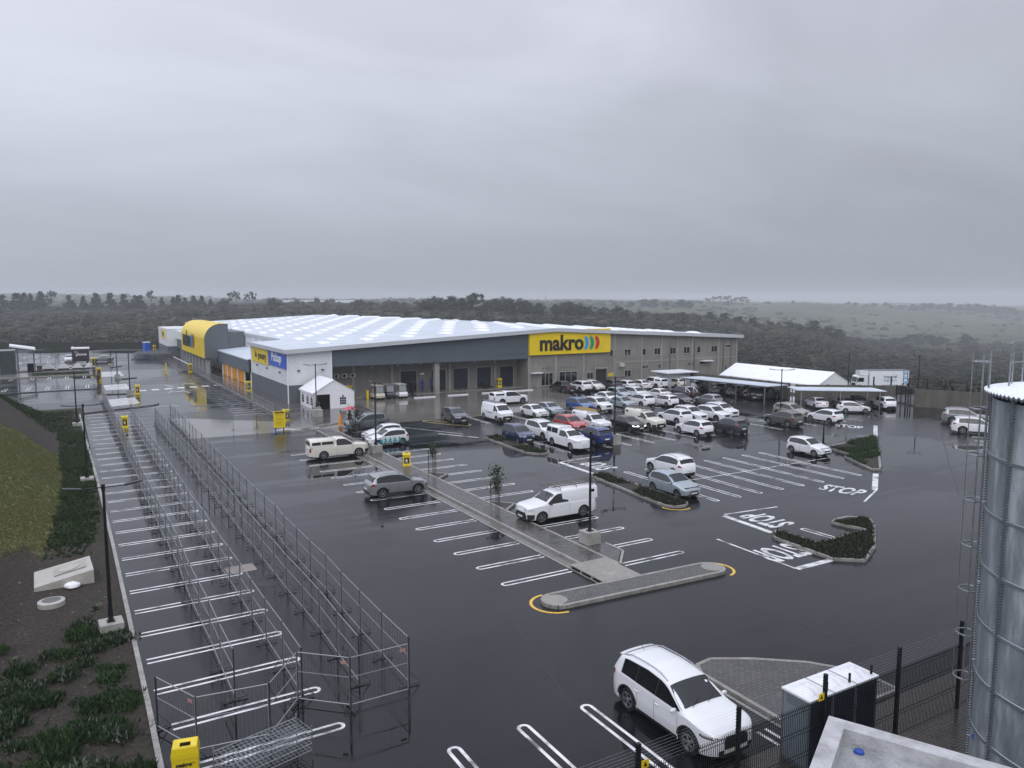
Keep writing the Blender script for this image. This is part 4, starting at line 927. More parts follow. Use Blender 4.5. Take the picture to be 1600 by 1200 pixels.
def car_meshes(kind):
    if kind in CM: return CM[kind]
    sp = SPEC[kind]; sh = Shell(sp); X = sh.xs(); M = {}
    mb = MB(); secs = [sh.section(x) for x in X]
    for s in (1, -1): mb.grid([[(x, s * y, z) for y, z in o] for x, o in zip(X, secs)], 0, flip=(s > 0))
    for e, o in ((-1, secs[0]), (1, secs[-1])):        # nose and tail, gently bowed
        P = []
        for q in o:
            y, z = q; P.append([(e * (sh.hl + .05 * (1 - (t) ** 2) * (1 if y > .05 else 0) - (max(0, z - .62) * (.22 if e < 0 else .12))) if abs(t) < 1 else e * sh.hl, y * t, z) for t in (-1, -.66, -.33, 0, .33, .66, 1)])
        mb.grid(P, 0, flip=(e < 0))
    zb = lambda x: sh.bottom(x) + .003
    # seams and cladding live in the body skin
    def seam(x0, z0, x1, z1):
        for s in (1, -1):
            P = [[(x0 + (x1 - x0) * t + d, s * (sh.Y(x0 + (x1 - x0) * t, z0 + (z1 - z0) * t) + .004), z0 + (z1 - z0) * t) for d in (-.006, .006)] for t in np.linspace(0, 1, 8)]; mb.grid(P, 1, flip=(s > 0))
    sg = sp['sg']; fx = sg[0] - .02
    seam(fx + .06, .32, fx, min(.92, sh.top(fx) - .1)); 
    pils = list(sp['pil'])
    if kind == 'single_cab': seam(-.36, .32, -.36, 1.0)
    elif kind == 'van': seam(.72, .32, .72, 1.6); seam(-.6, .32, -.6, 1.6)
    else:
        seam(pils[0], .32, pils[0], 1.0)
        rx_ = sp['ax'][1] + sp['r'] + .12; seam(rx_ if len(pils) else -.9, .5, min(rx_, rx_), .98)
    if kind == 'double_cab': seam(-.92, .32, -.92, 1.0)
    for s in (1, -1):
        side_patch(mb, sh, sp['ax'][1] + sp['r'] + .09, sp['ax'][0] - sp['r'] - .09, zb, lambda x: sh.bottom(x) + (.11 if sp.get('clad') else .045), s, .007, 12, 1, 1)
        if sp.get('clad'):
            for a in sp['ax']:
                ra = sp['r'] + .06; P = []
                for t in np.linspace(.12, math.pi - .12, 13):
                    P.append([(a + q * math.cos(t), s * (sh.Y(a + q * math.cos(t), min(sp['r'] + q * math.sin(t), .98)) + .008), sp['r'] + q * math.sin(t)) for q in (ra, ra + .06)])
                mb.grid(P, 1, flip=(s > 0))
    zbelt = lambda x: float(np.interp(x, (-sh.hl, sh.hl), (sp['belt'][1], sp['belt'][0])))
    for s in (1, -1): side_patch(mb, sh, sg[0] + .04, sg[1] - .03, lambda x: zbelt(x) + .02, lambda x: sh.top(x) - .085, s, .005, 22, 2, 1)
    mb.box(-sh.hl + .12, sh.hl - .12, -sh.hw + .24, sh.hw - .24, .19, .80, 1)
    M['body'] = mb
    W0 = sh.plan(sh.hl)
    # bumpers and grille
    g = MB()
    if kind in ('single_cab', 'van'): end_patch(g, sh, 1, -W0 * .98, W0 * .98, .30, .72, .015); side_patch(g, sh, sh.hl - .42, sh.hl - .02, .32, .62, 1, .012, 5, 2); side_patch(g, sh, sh.hl - .42, sh.hl - .02, .32, .62, -1, .012, 5, 2)
    else:
        gz = {'hatch': .44, 'sedan': .42, 'suv': .62, 'bigsuv': .66, 'mpv': .58, 'double_cab': .66}[kind]; gh = .2 if kind in ('suv', 'bigsuv', 'double_cab') else .16
        end_patch(g, sh, 1, -W0 * .55, W0 * .55, gz - .02, gz + gh); end_patch(g, sh, 1, -W0 * .8, W0 * .8, .27, .38)
    if kind in ('suv', 'bigsuv', 'mpv', 'hatch', 'double_cab'): end_patch(g, sh, -1, -W0 * .9, W0 * .9, .34, .50)
    M['grille'] = g
    # glass
    if sp['ws']:
        x0, x1 = sp['ws']; mbg = MB(); P = []
        for i in range(9):
            x = x0 + (x1 - x0) * i / 8; w = sh.wr(x) - .035 + (.05 * (1 - i / 8)); w = min(w, sh.section(x)[7][0] - .05); P.append([(x, w * t, sh.Z(x, w * t) + .008) for t in np.linspace(-1, 1, 11)])
        mbg.grid(P, 0, flip=False); M['windscreen'] = mbg
        wv = MB(); x = x0 + .03; wv.path([(x + .03, -.5, sh.Z(x, .5) + .02), (x - .16, -.1, sh.Z(x - .16, .1) + .02)], .008, 4); wv.path([(x + .03, .1, sh.Z(x, .1) + .02), (x - .16, .5, sh.Z(x - .16, .5) + .02)], .008, 4); M['wiper'] = wv
    if sp['rw']:
        x0, x1 = sp['rw']; mbg = MB(); P = []
        for i in range(6):
            x = x0 + (x1 - x0) * i / 5; w = sh.wr(x) - .07; P.append([(x - .004, w * t, sh.Z(x, w * t) + .006) for t in np.linspace(-1, 1, 9)])
        mbg.grid(P, 0, flip=False); M['rear_window'] = mbg
    panes = []; a = sg[0]
    for p in list(sp['pil']) + [None]:
        b_ = (p + .022) if p is not None else sg[1]
        for s in (1, -1): panes.append(side_patch(MB(), sh, a, b_, lambda x: float(np.interp(x, (-sh.hl, sh.hl), (sp['belt'][1], sp['belt'][0]))) + .035, lambda x: sh.top(x) - .10, s, .008, 10, 3))
        a = (p - .022) if p is not None else a
    M['side_window'] = panes
    # lamps
    L_ = []; T_ = []
    hz0 = {'hatch': .62, 'sedan': .62, 'suv': .76, 'bigsuv': .80, 'mpv': .74, 'single_cab': .82, 'double_cab': .84, 'van': .84}[kind]; tz0 = {'hatch': .80, 'sedan': .78, 'suv': .92, 'bigsuv': .98, 'mpv': .80, 'single_cab': .68, 'double_cab': .70, 'van': .95}[kind]
    slim = kind == 'bigsuv'
    for s in (1, -1):
        m1 = MB(); side_patch(m1, sh, sh.hl - .40, sh.hl - .005, lambda x: hz0 + .04 * (sh.hl - x), lambda x: min(hz0 + (.06 if slim else .13), sh.top(x) - .06), s, .010, 6, 2)
        y0, y1 = (W0 * .55, W0 * .99); end_patch(m1, sh, 1, *( (y0, y1) if s > 0 else (-y1, -y0)), hz0, min(hz0 + (.05 if slim else .11), sh.tz[-1] - .0 if False else hz0 + .11), .012, nx=4); L_.append(m1)
        m2 = MB(); hh = .34 if kind in ('mpv', 'single_cab', 'double_cab', 'van') else .15
        side_patch(m2, sh, -sh.hl + (.12 if hh > .3 else .34), -sh.hl + .005, tz0, lambda x: min(tz0 + hh, sh.top(x) - .05), s, .010, 5, 2)
        ys = (W0 * (.82 if hh > .3 else .55), W0 * .99)
        if sh.tz[0] > tz0 - .1: end_patch(m2, sh, -1, *(ys if s > 0 else (-ys[1], -ys[0])), tz0, min(tz0 + hh, 1.1), .016, nx=3)
        T_.append(m2)
    M['headlight'] = L_; M['tail_light'] = T_
    M['number_plate'] = [end_patch(MB(), sh, 1, -.26, .26, .40, .51, .028, nx=2), end_patch(MB(), sh, -1, -.26, .26, .62 if kind not in ('single_cab', 'double_cab') else .46, .73 if kind not in ('single_cab', 'double_cab') else .57, .03, nx=2)]
    mir = []
    for s in (1, -1):
        mx = sg[0] - .10; my = sh.Y(mx, 1.0) + .10; mz = sp['belt'][0] + .08; q = MB(); P = []
        for i in range(7):
            t = i / 6 * math.pi; P.append([(mx + .05 * math.cos(u) * math.sin(t) * 1.2 + .02, s * (my + .11 * -math.cos(t)), mz + .075 * math.sin(u) * math.sin(t)) for u in np.linspace(0, 2 * math.pi, 9)])
        q.grid(P); q.tube((mx, s * (my - .16), mz - .04), (mx, s * my, mz - .02), .02, .02, 5); mir.append(q)
    M['mirror'] = mir
    if sp.get('rail'):
        M['roof_rail'] = [MB().path([(x, s * (sh.wr(x) - .07), sh.top(x) + (.06 if 0 < i < 6 else .0)) for i, x in enumerate(np.linspace(sp['ws'][1] - .15, sp['rw'][0] + .12, 7))], .018, 6) for s in (1, -1)]
    hd = MB()
    for s in (1, -1):
        for hx in ([fx - .85] if kind in ('single_cab', 'van') else [pils[0] + .12, pils[0] - .82]): yy = sh.Y(hx, .9) + .02; hd.box(hx - .09, hx + .09, s * yy - .012, s * yy + .012, .885, .91)
    M['door_handle'] = hd
    if kind in ('bigsuv', 'suv', 'hatch', 'mpv'):
        xr = sp['rw'][0] + .10; M['spoiler'] = MB().grid([[(xr - .02, y, sh.Z(xr, y) + .012), (xr - .20, y * .97, sh.Z(xr, y) - .02), (xr - .21, y * .97, sh.Z(xr, y) - .055), (xr - .06, y * .97, sh.Z(xr - .06, y) - .03)] for y in np.linspace(-sh.wr(xr) + .05, sh.wr(xr) - .05, 7)])
        M['antenna'] = MB().tube((sp['rw'][0] + .30, 0, sh.top(sp['rw'][0] + .3) + .03), (sp['rw'][0] + .12, 0, sh.top(sp['rw'][0] + .3) + .24), .008, .004, 4)
    out = {}
    pm_ = {'grille': trim, 'windscreen': cglass, 'wiper': blackm, 'rear_window': cglass, 'side_window': cglass, 'headlight': clight, 'tail_light': cred, 'number_plate': platem, 'mirror': None, 'roof_rail': galv, 'door_handle': None, 'spoiler': None, 'antenna': blackm}
    for k, v in M.items():
        if k == 'body': out[k] = mesh('body', v, [PW, trim], True)
        elif isinstance(v, list): out[k] = [mesh(k, q, pm_[k] or PW, True) for q in v]
        else: out[k] = mesh(k, v, pm_[k] or PW, True)
    CM[kind] = (sp, sh, out); return CM[kind]
_recol = {}
def recolour(me, col):
    k = (me.name, col.name)
    if k not in _recol: c = me.copy(); c.materials[0] = col; _recol[k] = c
    return _recol[k]
def canopy(t, kind, style, col):
    sp, sh, _ = car_meshes(kind); xf = sp['pick'] - .02; xr = -sh.hl + .06; zb = 1.08 if kind == 'single_cab' else 1.11; H = {'low': 1.70, 'tall': 1.92, 'slab': 1.90}[style]
    W1, W2 = sh.hw - .06, sh.hw - (.17 if style != 'slab' else .12); mb = MB(); n = 6
    prof = [(W1, zb), (W1 - .01, zb + .12), (W2 + .02, H - .16), (W2 - .05, H - .05), (W2 - .18, H), (0, H + .03)]
    stations = [(xf, .0), (xf - .06, 1), (xr + .10, 1), (xr, .0)] if style != 'slab' else [(xf + .55, 0), (xf + .2, 1), (xr + .1, 1), (xr, 0)]
    for s in (1, -1): mb.grid([[(x + (0 if s else 0), s * y * (1 if k else .97), zb + (z - zb) * (1 if k else .93)) for y, z in prof] for x, k in stations], flip=(s > 0))
    for x, k in (stations[0], stations[-1]): mb.add([(x, s * y * .97, zb + (z - zb) * .93) for s, pp in ((1, prof), (-1, prof[::-1])) for y, z in pp], [tuple(range(12))])
    c = obj('canopy', mb, col, t, True)
    def yat(z): return float(np.interp(z, [p[1] for p in prof], [p[0] for p in prof])) + .008
    def win(x0, x1, z0, z1):
        for s in (1, -1):
            P = [[(x, s * yat(z), z) for z in (z0, z1)] for x in (x0, x1)]; obj('canopy_window', MB().grid(P, flip=(s > 0)), cglass, c)
    if style == 'slab': win(xr + .25, xr + .62, 1.48, 1.66)
    else:
        m = (xf + xr) / 2; win(xr + .14, m - .15 if kind == 'single_cab' else xr + .14 + .01, zb + .18, H - .2) if kind == 'single_cab' else None
        win((m - .08) if kind == 'single_cab' else xr + .2, xf - .12, zb + .18, H - .2)
    obj('rear_hatch', MB().quad((xr - .012, -W2 + .1, zb + .15), (xr - .012, W2 - .1, zb + .15), (xr - .012, W2 - .2, H - .15), (xr - .012, -W2 + .2, H - .15)), cglass, c)
    return H
def ladder_rack(t, kind, H, wood=False):
    sp, sh, _ = car_meshes(kind); xf, xr = 1.0 if kind == 'single_cab' else 1.2, -sh.hl - .2; m1 = mat('ladder_wood', (.42, .28, .09), .6) if wood else mat('ladder_alloy', (.20, .20, .19), .4, metal=.5)
    rk = MB()
    for x in (.2, -1.0, -2.2): rk.tube((x, -.7, H + .09), (x, .7, H + .09), .022); rk.tube((x, -.7, H - .03), (x, -.7, H + .09), .018); rk.tube((x, .7, H - .03), (x, .7, H + .09), .018)
    obj('roof_rack', rk, greysteel, t)
    ld = MB()
    for y0 in (-.55, .12):
        for y in (y0, y0 + .38): ld.box(xr, xf - .3 * (y0 > 0), y - .02, y + .02, H + .115, H + .18)
        for k in range(9): x = xr + .2 + k * .36; ld.tube((x, y0, H + .15), (x, y0 + .38, H + .15), .015, n=5)
    l = obj('ladder', ld, m1, t)
NCAR = {'hatch': 'hatchback_car', 'sedan': 'sedan_car', 'suv': 'crossover_car', 'bigsuv': 'estate_car', 'mpv': 'people_carrier', 'single_cab': 'pickup_truck', 'double_cab': 'pickup_truck', 'van': 'panel_van'}
CATC = {'single_cab': 'pickup truck', 'double_cab': 'pickup truck', 'van': 'van'}
def car(kind, col, x, y, hdg, label, scale=.95, wheels='', group='cars parked in the bays', can=None, rack=None, lit=False, z=0, bumper=None, dark=None):
    sp, sh, M = car_meshes(kind)
    t = thing(NCAR[kind], label, CATC.get(kind, 'car'), (x, y, z), R(hdg), group); t.scale = (scale,) * 3
    for k, me in M.items():
        for q in (me if isinstance(me, list) else [me]):
            if k in ('body', 'spoiler', 'door_handle', 'mirror'): q = recolour(q, trim if (k == 'mirror' and bumper == 'black') else col)
            if k == 'grille' and bumper == 'paint': q = recolour(q, col)
            if lit and k == 'headlight': q = recolour(q, litm)
            if k == 'roof_rail' and wheels == 'plain': continue
            if k == 'antenna' and kind != 'bigsuv': continue
            put(k, q, t)
    ty, rm = wheel_meshes(sp['r'], dark=(wheels == 'dark'))
    for a in sp['ax']:
        for s in (1, -1):
            w = put('wheel', ty, t, (a, s * (sh.hw - .135), sp['r'])); 
            if s < 0: w.rotation_euler = (0, 0, math.pi)
            put('rim', rm, w)
    if kind in ('single_cab', 'double_cab'):
        if can:
            H = canopy(t, kind, can, col)
            if rack: ladder_rack(t, kind, H, rack == 'wood')
        else: obj('load_bed', MB().box(-sh.hl + .1, sp['pick'] - .08, -sh.hw + .12, sh.hw - .12, 1.05, 1.145), blackm, t)
    if kind == 'van':
        lg = MB(); side_patch(lg, sh, -2.2, -1.2, lambda x: 1.55 - .5 * (x + 2.2), lambda x: 1.58 - .5 * (x + 2.2), -1, .012, 10, 1); side_patch(lg, sh, -1.2, .2, lambda x: 1.05 - .18 * math.sin((x + 1.2) * 2.2), lambda x: 1.08 - .18 * math.sin((x + 1.2) * 2.2), -1, .012, 12, 1)
        for k in range(7): side_patch(lg, sh, -.35 + k * .16, -.24 + k * .16, .86, .95, -1, .012, 1, 1)
        obj('logo_decal', lg, mat('logo_ink', (.02, .025, .06), .4), t)
    if kind == 'van' and rack:
        rk = MB()
        for xx in (.6, -.5, -1.6): rk.tube((xx, -.75, 2.03), (xx, .75, 2.03), .02)
        for s in (-.5, -.2, .1): rk.box(-2.3, .9, s - .02, s + .02, 2.05, 2.1)
        obj('roof_rack', rk, galv, t)
    return t
W, B_, F_ = -90, 90, 0
# near car, facing the fence
near = car('bigsuv', PW, 15.80, 16.90, -90, 'large white family car parked nose to the wire fence, nearest of all cars', 1.0, group=None)
def near_details():
    sp, sh, M = car_meshes('bigsuv'); mb = MB()
    for s in (1, -1): end_patch(mb, sh, 1, .45 * s if s > 0 else -.62, .62 if s > 0 else -.45, .40, .50, .02, nx=2)
    obj('fog_lamp_trim', mb, trim, near)
    mb = MB(); W0 = sh.plan(sh.hl)
    end_patch(mb, sh, 1, -W0 * .66, W0 * .66, .50, .80, .016, nx=8); obj('grille_mesh', mb, trim, near); mb = MB()
    for k in range(9):
        for j in range(3): end_patch(mb, sh, 1, -W0 * .55 + k * .125 + .06 * (j % 2), -W0 * .55 + .035 + k * .125 + .06 * (j % 2), .56 + j * .08, .59 + j * .08, .020, nx=1)
    obj('grille_bar', mb, mat('dark_chrome', (.25, .26, .27), .2, metal=1), near)
    for s in (1, -1):
        m1 = MB(); side_patch(m1, sh, sh.hl - .46, sh.hl - .005, lambda x: .80 + .05 * (sh.hl - x), lambda x: .875 + .03 * (sh.hl - x), s, .014, 6, 1); obj('headlight_surround', m1, cglass, near)
        m1 = MB(); side_patch(m1, sh, sh.hl - .40, sh.hl - .02, lambda x: .845 + .04 * (sh.hl - x), lambda x: .862 + .04 * (sh.hl - x), s, .018, 6, 1); obj('running_light', m1, clight, near)
        m1 = MB(); end_patch(m1, sh, 1, *((.50, .80) if s > 0 else (-.80, -.50)), .36, .48, .02, nx=3); obj('fog_lamp', m1, trim, near); st = MB(); st.box(.98, 1.0, .28, .40, 1.262, 1.266); 
    sx = .62; P = [[(x, y, sh.Z(x, y) + .014) for y in (.52, .60)] for x in (sx, sx - .07)]; obj('windscreen_sticker', MB().grid(P), whitep, near)
near_details()
CARS = [
 ('suv', PSI, 18.9, 47.8, 0, 'silver crossover with a red tail lamp, parked nose to the paved median', {}),
 ('single_cab', PCR, 19.35, 61.9, 0, 'cream single cab pickup with windowed canopy, nose to the paved median', dict(can='low', scale=.97)),
 ('single_cab', PW, 25.2, 37.8, 180, 'white single cab pickup with ladders on its tall canopy, right of the paved median', dict(can='slab', rack='alu', bumper='black', wheels='dark', scale=.97)),
 ('bigsuv', PGR, 26.1, 73.6, 180, 'blue grey seven seat car behind the sapling at the far end of the median', {}),
 ('hatch', PW, 25.5, 67.6, 180, 'plain white hatchback half hidden behind the white one with turquoise figures', {}),
 ('hatch', PW, 24.9, 64.9, 180, 'white hatchback with turquoise dancing figures along its side', dict(art=1)),
 ('suv', PDG, 35.8, 73.3, -90, 'dark grey crossover beside the yellow hatched bay', {}),
 ('van', PW, 40.4, 72.4, -90, 'white panel van with roof rack and dark bumper in the first full row', dict(rack='alu')),
 ('double_cab', PW, 47.9, 82.8, 0, 'white double cab pickup with canopy driving across the wet concrete', dict(can='low', bumper='black', group=None)),
 ('sedan', PW, 45.1, 72.3, -90, 'white sedan beside the panel van, facing the camera', {}),
 ('sedan', PLB, 47.6, 73.0, -90, 'pale blue sedan between a white sedan and a bright blue crossover', {}),
 ('suv', PBL, 52.0, 73.2, -90, 'bright blue crossover in the first row in front of the sign wall', {}),
 ('suv', PW, 54.3, 72.8, -90, 'white crossover to the right of the bright blue crossover', {}),
 ('sedan', PLB, 58.0, 72.8, -90, 'pale blue grey sedan seen behind the lamp post in the middle rows', {}),
 ('sedan', PW, 59.4, 77.6, -90, 'white sedan facing the camera in the second row left of the lamp post', {}),
 ('mpv', PW, 35.9, 60.0, -90, 'x', dict(skip=1)),
 ('mpv', PNB, 35.9, 60.3, -90, 'dark navy people carrier standing just behind the long shrub island', dict(wheels='')),
 ('bigsuv', PW, 38.9, 60.8, -90, 'white car with roof bars partly hidden behind the white canopy pickup', {}),
 ('single_cab', PW, 38.3, 55.7, -90, 'white pickup with canopy and a small side window, front of the block of cars', dict(can='tall', bumper='paint', scale=.95)),
 ('suv', PRB, 41.4, 56.2, 90, 'royal blue crossover seen from behind at the front of the block of cars', {}),
 ('suv', PRD, 43.3, 62.6, -90, 'red crossover wedged between white canopy pickups', {}),
 ('single_cab', PW, 45.6, 62.2, -90, 'white pickup with a slab canopy and wooden ladders on top', dict(can='slab', rack='wood', bumper='black')),
 ('sedan', PBK, 48.7, 60.3, -90, 'black sedan with its headlights on, behind the lamp post plinth', dict(lit=True)),
 ('single_cab', PCR, 51.2, 60.6, -90, 'off white pickup with slab canopy and metal ladders, beside the black sedan', dict(can='slab', rack='alu', bumper='black')),
 ('hatch', PW, 52.6, 55.0, 90, 'white hatchback with bright red tail lamps at the front of the right block', dict(scale=1.0)),
 ('suv', PDG, 56.2, 54.0, 90, 'dark grey crossover with a person standing at its side', dict(scale=.9)),
 ('suv', PW, 55.7, 61.2, 90, 'white crossover seen from behind, next to the off white ladder pickup', {}),
 ('suv', PW, 58.3, 61.6, -90, 'white crossover facing the camera, left of three white noses', {}),
 ('suv', PW, 60.7, 60.6, -90, 'white crossover facing the camera, middle of three white noses', {}),
 ('suv', PW, 63.1, 61.8, -90, 'white crossover facing the camera, right of three white noses', {}),
 ('suv', PW, 61.0, 73.3, 90, 'white crossover seen from behind, right of the lamp post in the middle rows', {}),
 ('suv', PLB, 62.6, 79.3, -90, 'pale blue crossover facing the camera behind the lamp post', {}),
 ('suv', PW, 65.1, 78.9, -90, 'white crossover facing the camera just right of the pale blue one', {}),
 ('hatch', PW, 63.7, 71.8, 90, 'white hatchback with a black rear window seen from behind in the middle rows', {}),
 ('sedan', PBK, 66.1, 71.8, -90, 'black sedan facing the camera beside the silver hatchback', {}),
 ('sedan', PW, 67.6, 77.6, 90, 'white sedan seen from behind in the third row of the right block', {}),
 ('hatch', PSI, 68.8, 69.6, 90, 'silver hatchback seen from behind in front of the first carport', {}),
 ('double_cab', PBK, 70.3, 75.6, 90, 'black open pickup with a white roll bar near the first carport', dict(rollbar=1)),
 ('double_cab', PBK, 60.6, 89.6, 90, 'black double cab pickup seen from behind below the shop windows', dict(scale=.9)),
 ('suv', PW, 63.5, 89.6, 90, 'white crossover seen from behind, first right of the black pickup by the wall', {}),
 ('hatch', PW, 65.9, 89.4, -90, 'white hatchback facing the camera in the row along the store wall', {}),
 ('suv', PDG, 68.3, 88.8, 90, 'dark grey crossover between two white hatchbacks along the store wall', {}),
 ('hatch', PW, 69.3 + .9, 87.9, 90, 'white hatchback seen from behind beside the entrance porch', {}),
 ('sedan', PW, 72.7, 87.4, 90, 'white sedan seen from behind in the row along the store wall', {}),
 ('double_cab', PW, 75.6, 87.6, 90, 'white double cab pickup with canopy seen from behind along the store wall', dict(can='low', scale=.9)),
 ('hatch', PCR, 78.4, 86.3, 90, 'cream hatchback at the right end of the row along the store wall', {}),
 ('suv', PSI, 79.0, 81.0, 7, 'silver crossover turned sideways under the left end of the first carport', {}),
 ('hatch', PSI, 79.0, 77.3, 187, 'silver hatchback in the shade under the first carport, left of the dark red car', {}),
 ('hatch', PSI, 79.2, 74.6, 187, 'pale silver hatchback in the shade nearest the first carport middle post', {}),
 ('hatch', PMR, 79.5, 72.0, 187, 'dark red hatchback in the shade under the first carport', {}),
 ('double_cab', PDG, 79.2, 69.8, 187, 'dark grey double cab pickup under the right end of the first carport', dict(scale=.9)),
 ('suv', PW, 38.9, 43.1, 90, 'white crossover with dark roof rails seen from behind, left of the empty angled bays', {}),
 ('hatch', PLB, 35.1, 38.5, -90, 'pale blue hatchback at the near end of the long shrub island', dict(scale=.97)),
 ('hatch', PW, 54.1, 42.9, -90, 'white hatchback parked alone against the triangular green island', dict(scale=.93)),
 ('suv', PBR, 64.4, 54.3, 90, 'brownish grey crossover seen from behind in front of the tall lamp post', {}),
 ('suv', PBG, 69.4, 57.5, -90, 'beige crossover facing the camera by the right lamp post', {}),
 ('hatch', PW, 70.0, 53.6, 90, 'white hatchback with a red tail lamp near the far stop line', {}),
 ('hatch', PW, 78.6, 56.4, -36, 'small white hatchback parked across the front of the second carport', dict(scale=.88)),
 ('sedan', PW, 78.4, 61.3, 62, 'white sedan under the left end of the second carport', dict(scale=.9)),
 ('sedan', PSI, 81.2, 59.6, 62, 'silver sedan under the middle of the second carport', dict(scale=.9)),
 ('suv', PDG, 83.2, 59.6, 62, 'dark crossover in the shade under the second carport', dict(scale=.85)),
 ('suv', PW, 85.0, 57.0, 62, 'white crossover under the right end of the second carport', dict(scale=.88)),
 ('bigsuv', PSI, 81.5, 45.2, -55.7, 'large silver car in the right hand row by the grey portable toilets', {}),
 ('bigsuv', PW, 76.4, 41.2, -55.7, 'large white car in the right hand row beside the steel tank ladder', {}),
 ('sedan', PSI, 7.3, 182, 180, 'silver sedan partly hidden behind the black trailer in the far left car park', {}),
 ('hatch', PW, 1.3, 185.5, -90, 'small white hatchback beside the black trailer in the far left car park', {}),
]
for kd, col, x, y, h, lb, kw in CARS:
    if kw.pop('skip', 0): continue
    art = kw.pop('art', 0); rb = kw.pop('rollbar', 0)
    t = car(kd, col, x, y, h, lb, **kw)
    if rb: obj('roll_bar', MB().path([(-1.2, -.75, 1.1), (-1.1, -.65, 1.75), (-1.1, .65, 1.75), (-1.2, .75, 1.1)], .05).path([(-1.1, -.65, 1.72), (-2.0, -.7, 1.15)], .04).path([(-1.1, .65, 1.72), (-2.0, .7, 1.15)], .04), whitep, t)
    if art:      # turquoise figures on the doors
        sp, sh, M = car_meshes(kd); mb = MB()
        for k in range(5):
            c = .95 - k * .47
            side_patch(mb, sh, c - .2, c + .2, lambda x: .34 + .06 * math.sin(x * 21), lambda x: .48 + .05 * math.sin(x * 17), 1, .012, 8, 1)
            side_patch(mb, sh, c - .06, c + .07, .45, lambda x: .72, 1, .013, 3, 2); side_patch(mb, sh, c - .16, c + .17, lambda x: .58 + .25 * (x - c), lambda x: .65 + .25 * (x - c), 1, .014, 5, 1)
            side_patch(mb, sh, c - .04, c + .05, .76, .84, 1, .013, 3, 2)
        obj('figure_decal', mb, mat('turquoise', (.01, .30, .36), .3), t)
# ------------------------------------------------------------------ the box truck beyond the wall
def truck():
    x, y = 117.0, 79.8
    t = thing('box_truck', 'white box truck with blue diamonds on its box, standing behind the second carport', 'truck', (x, y, -2.2), R(150)); t.scale = (.88, .9, .9)
    bx = obj('cargo_box', MB().box(-5.4, 2.0, -1.25, 1.25, 1.15, 3.85), whitep, t)
    obj('box_trim', MB().box(-5.42, 2.02, -1.27, 1.27, 3.85, 3.92).box(-5.42, 2.02, -1.27, 1.27, 1.08, 1.15), greysteel, bx)
    mb = MB(); pr = [(2.25, .8), (4.35, .8), (4.4, 1.6), (4.15, 2.75), (3.9, 2.95), (2.25, 3.0)]
    for s in (1, -1): mb.add([(a, s * 1.15, b) for a, b in pr], [tuple(range(6))])
    mb.add([(a, s * 1.15, b) for a, b in pr for s in (1, -1)], [(2 * i, 2 * i + 1, (2 * i + 3) % 12, (2 * i + 2) % 12) for i in range(6)])
    cb = obj('cab', mb, PW, t); obj('windscreen', MB().quad((4.40, -1.02, 1.75), (4.40, 1.02, 1.75), (4.2, .98, 2.62), (4.2, -.98, 2.62)), cglass, cb)
    for s in (1, -1): obj('side_window', MB().quad((3.0, s * 1.16, 1.8), (4.1, s * 1.16, 1.8), (3.98, s * 1.16, 2.55), (3.0, s * 1.16, 2.55)), cglass, cb); obj('mirror', MB().box(4.2, 4.3, s * 1.32 - .08, s * 1.32 + .08, 1.8, 2.5), blackm, cb)
    obj('grille', MB().box(4.38, 4.44, -.7, .7, 1.0, 1.5).box(4.36, 4.5, -1.15, 1.15, .55, .85), trim, cb); obj('wind_deflector', MB().prism([(2.1, -1.1), (3.7, -.9), (3.7, .9), (2.1, 1.1)], 3.02, 3.8), PW, cb)
    obj('chassis', MB().box(-5.3, 4, -.5, .5, .75, 1.08), blackm, t)
    ty, rm = wheel_meshes(.48)
    for a in (3.4, -3.2, -4.3):
        for s in (1, -1):
            w = put('wheel', ty, t, (a, s * 1.05, .48)); put('rim', rm, w)
            if s < 0: w.rotation_euler = (0, 0, math.pi)
    M = face_mat((-1.9, 1.262, 2.75), (-1, 0, 0), (0, 0, 1)); dkb = mat('navy_letter', (.01, .06, .16), .4); bl = mat('blue_letter', (.05, .22, .42), .4)
    text('letters', 'imperial', .78, dkb, M, bx, ext=.004, bold=.01); text('letters', 'logistics', .78, bl, face_mat((-1.9, 1.262, 2.12), (-1, 0, 0), (0, 0, 1)), bx, ext=.004)
    mb = MB(); k = 0
    for i in range(3):
        for j in range(6):
            if (i + 2 * j) % 4 == 3: continue
            cx, cz = -4.4 - .36 * i, 1.5 + .42 * j + (.2 if i % 2 else 0); mb.add([(cx + .2, 1.258, cz), (cx, 1.258, cz + .24), (cx - .2, 1.258, cz), (cx, 1.258, cz - .24)], [(0, 1, 2, 3)], (i + j) % 2)
    obj('diamond_decal', mb, [mat('diamond_navy', (.01, .07, .22), .4), mat('diamond_blue', (.03, .30, .55), .4)], bx)
truck()
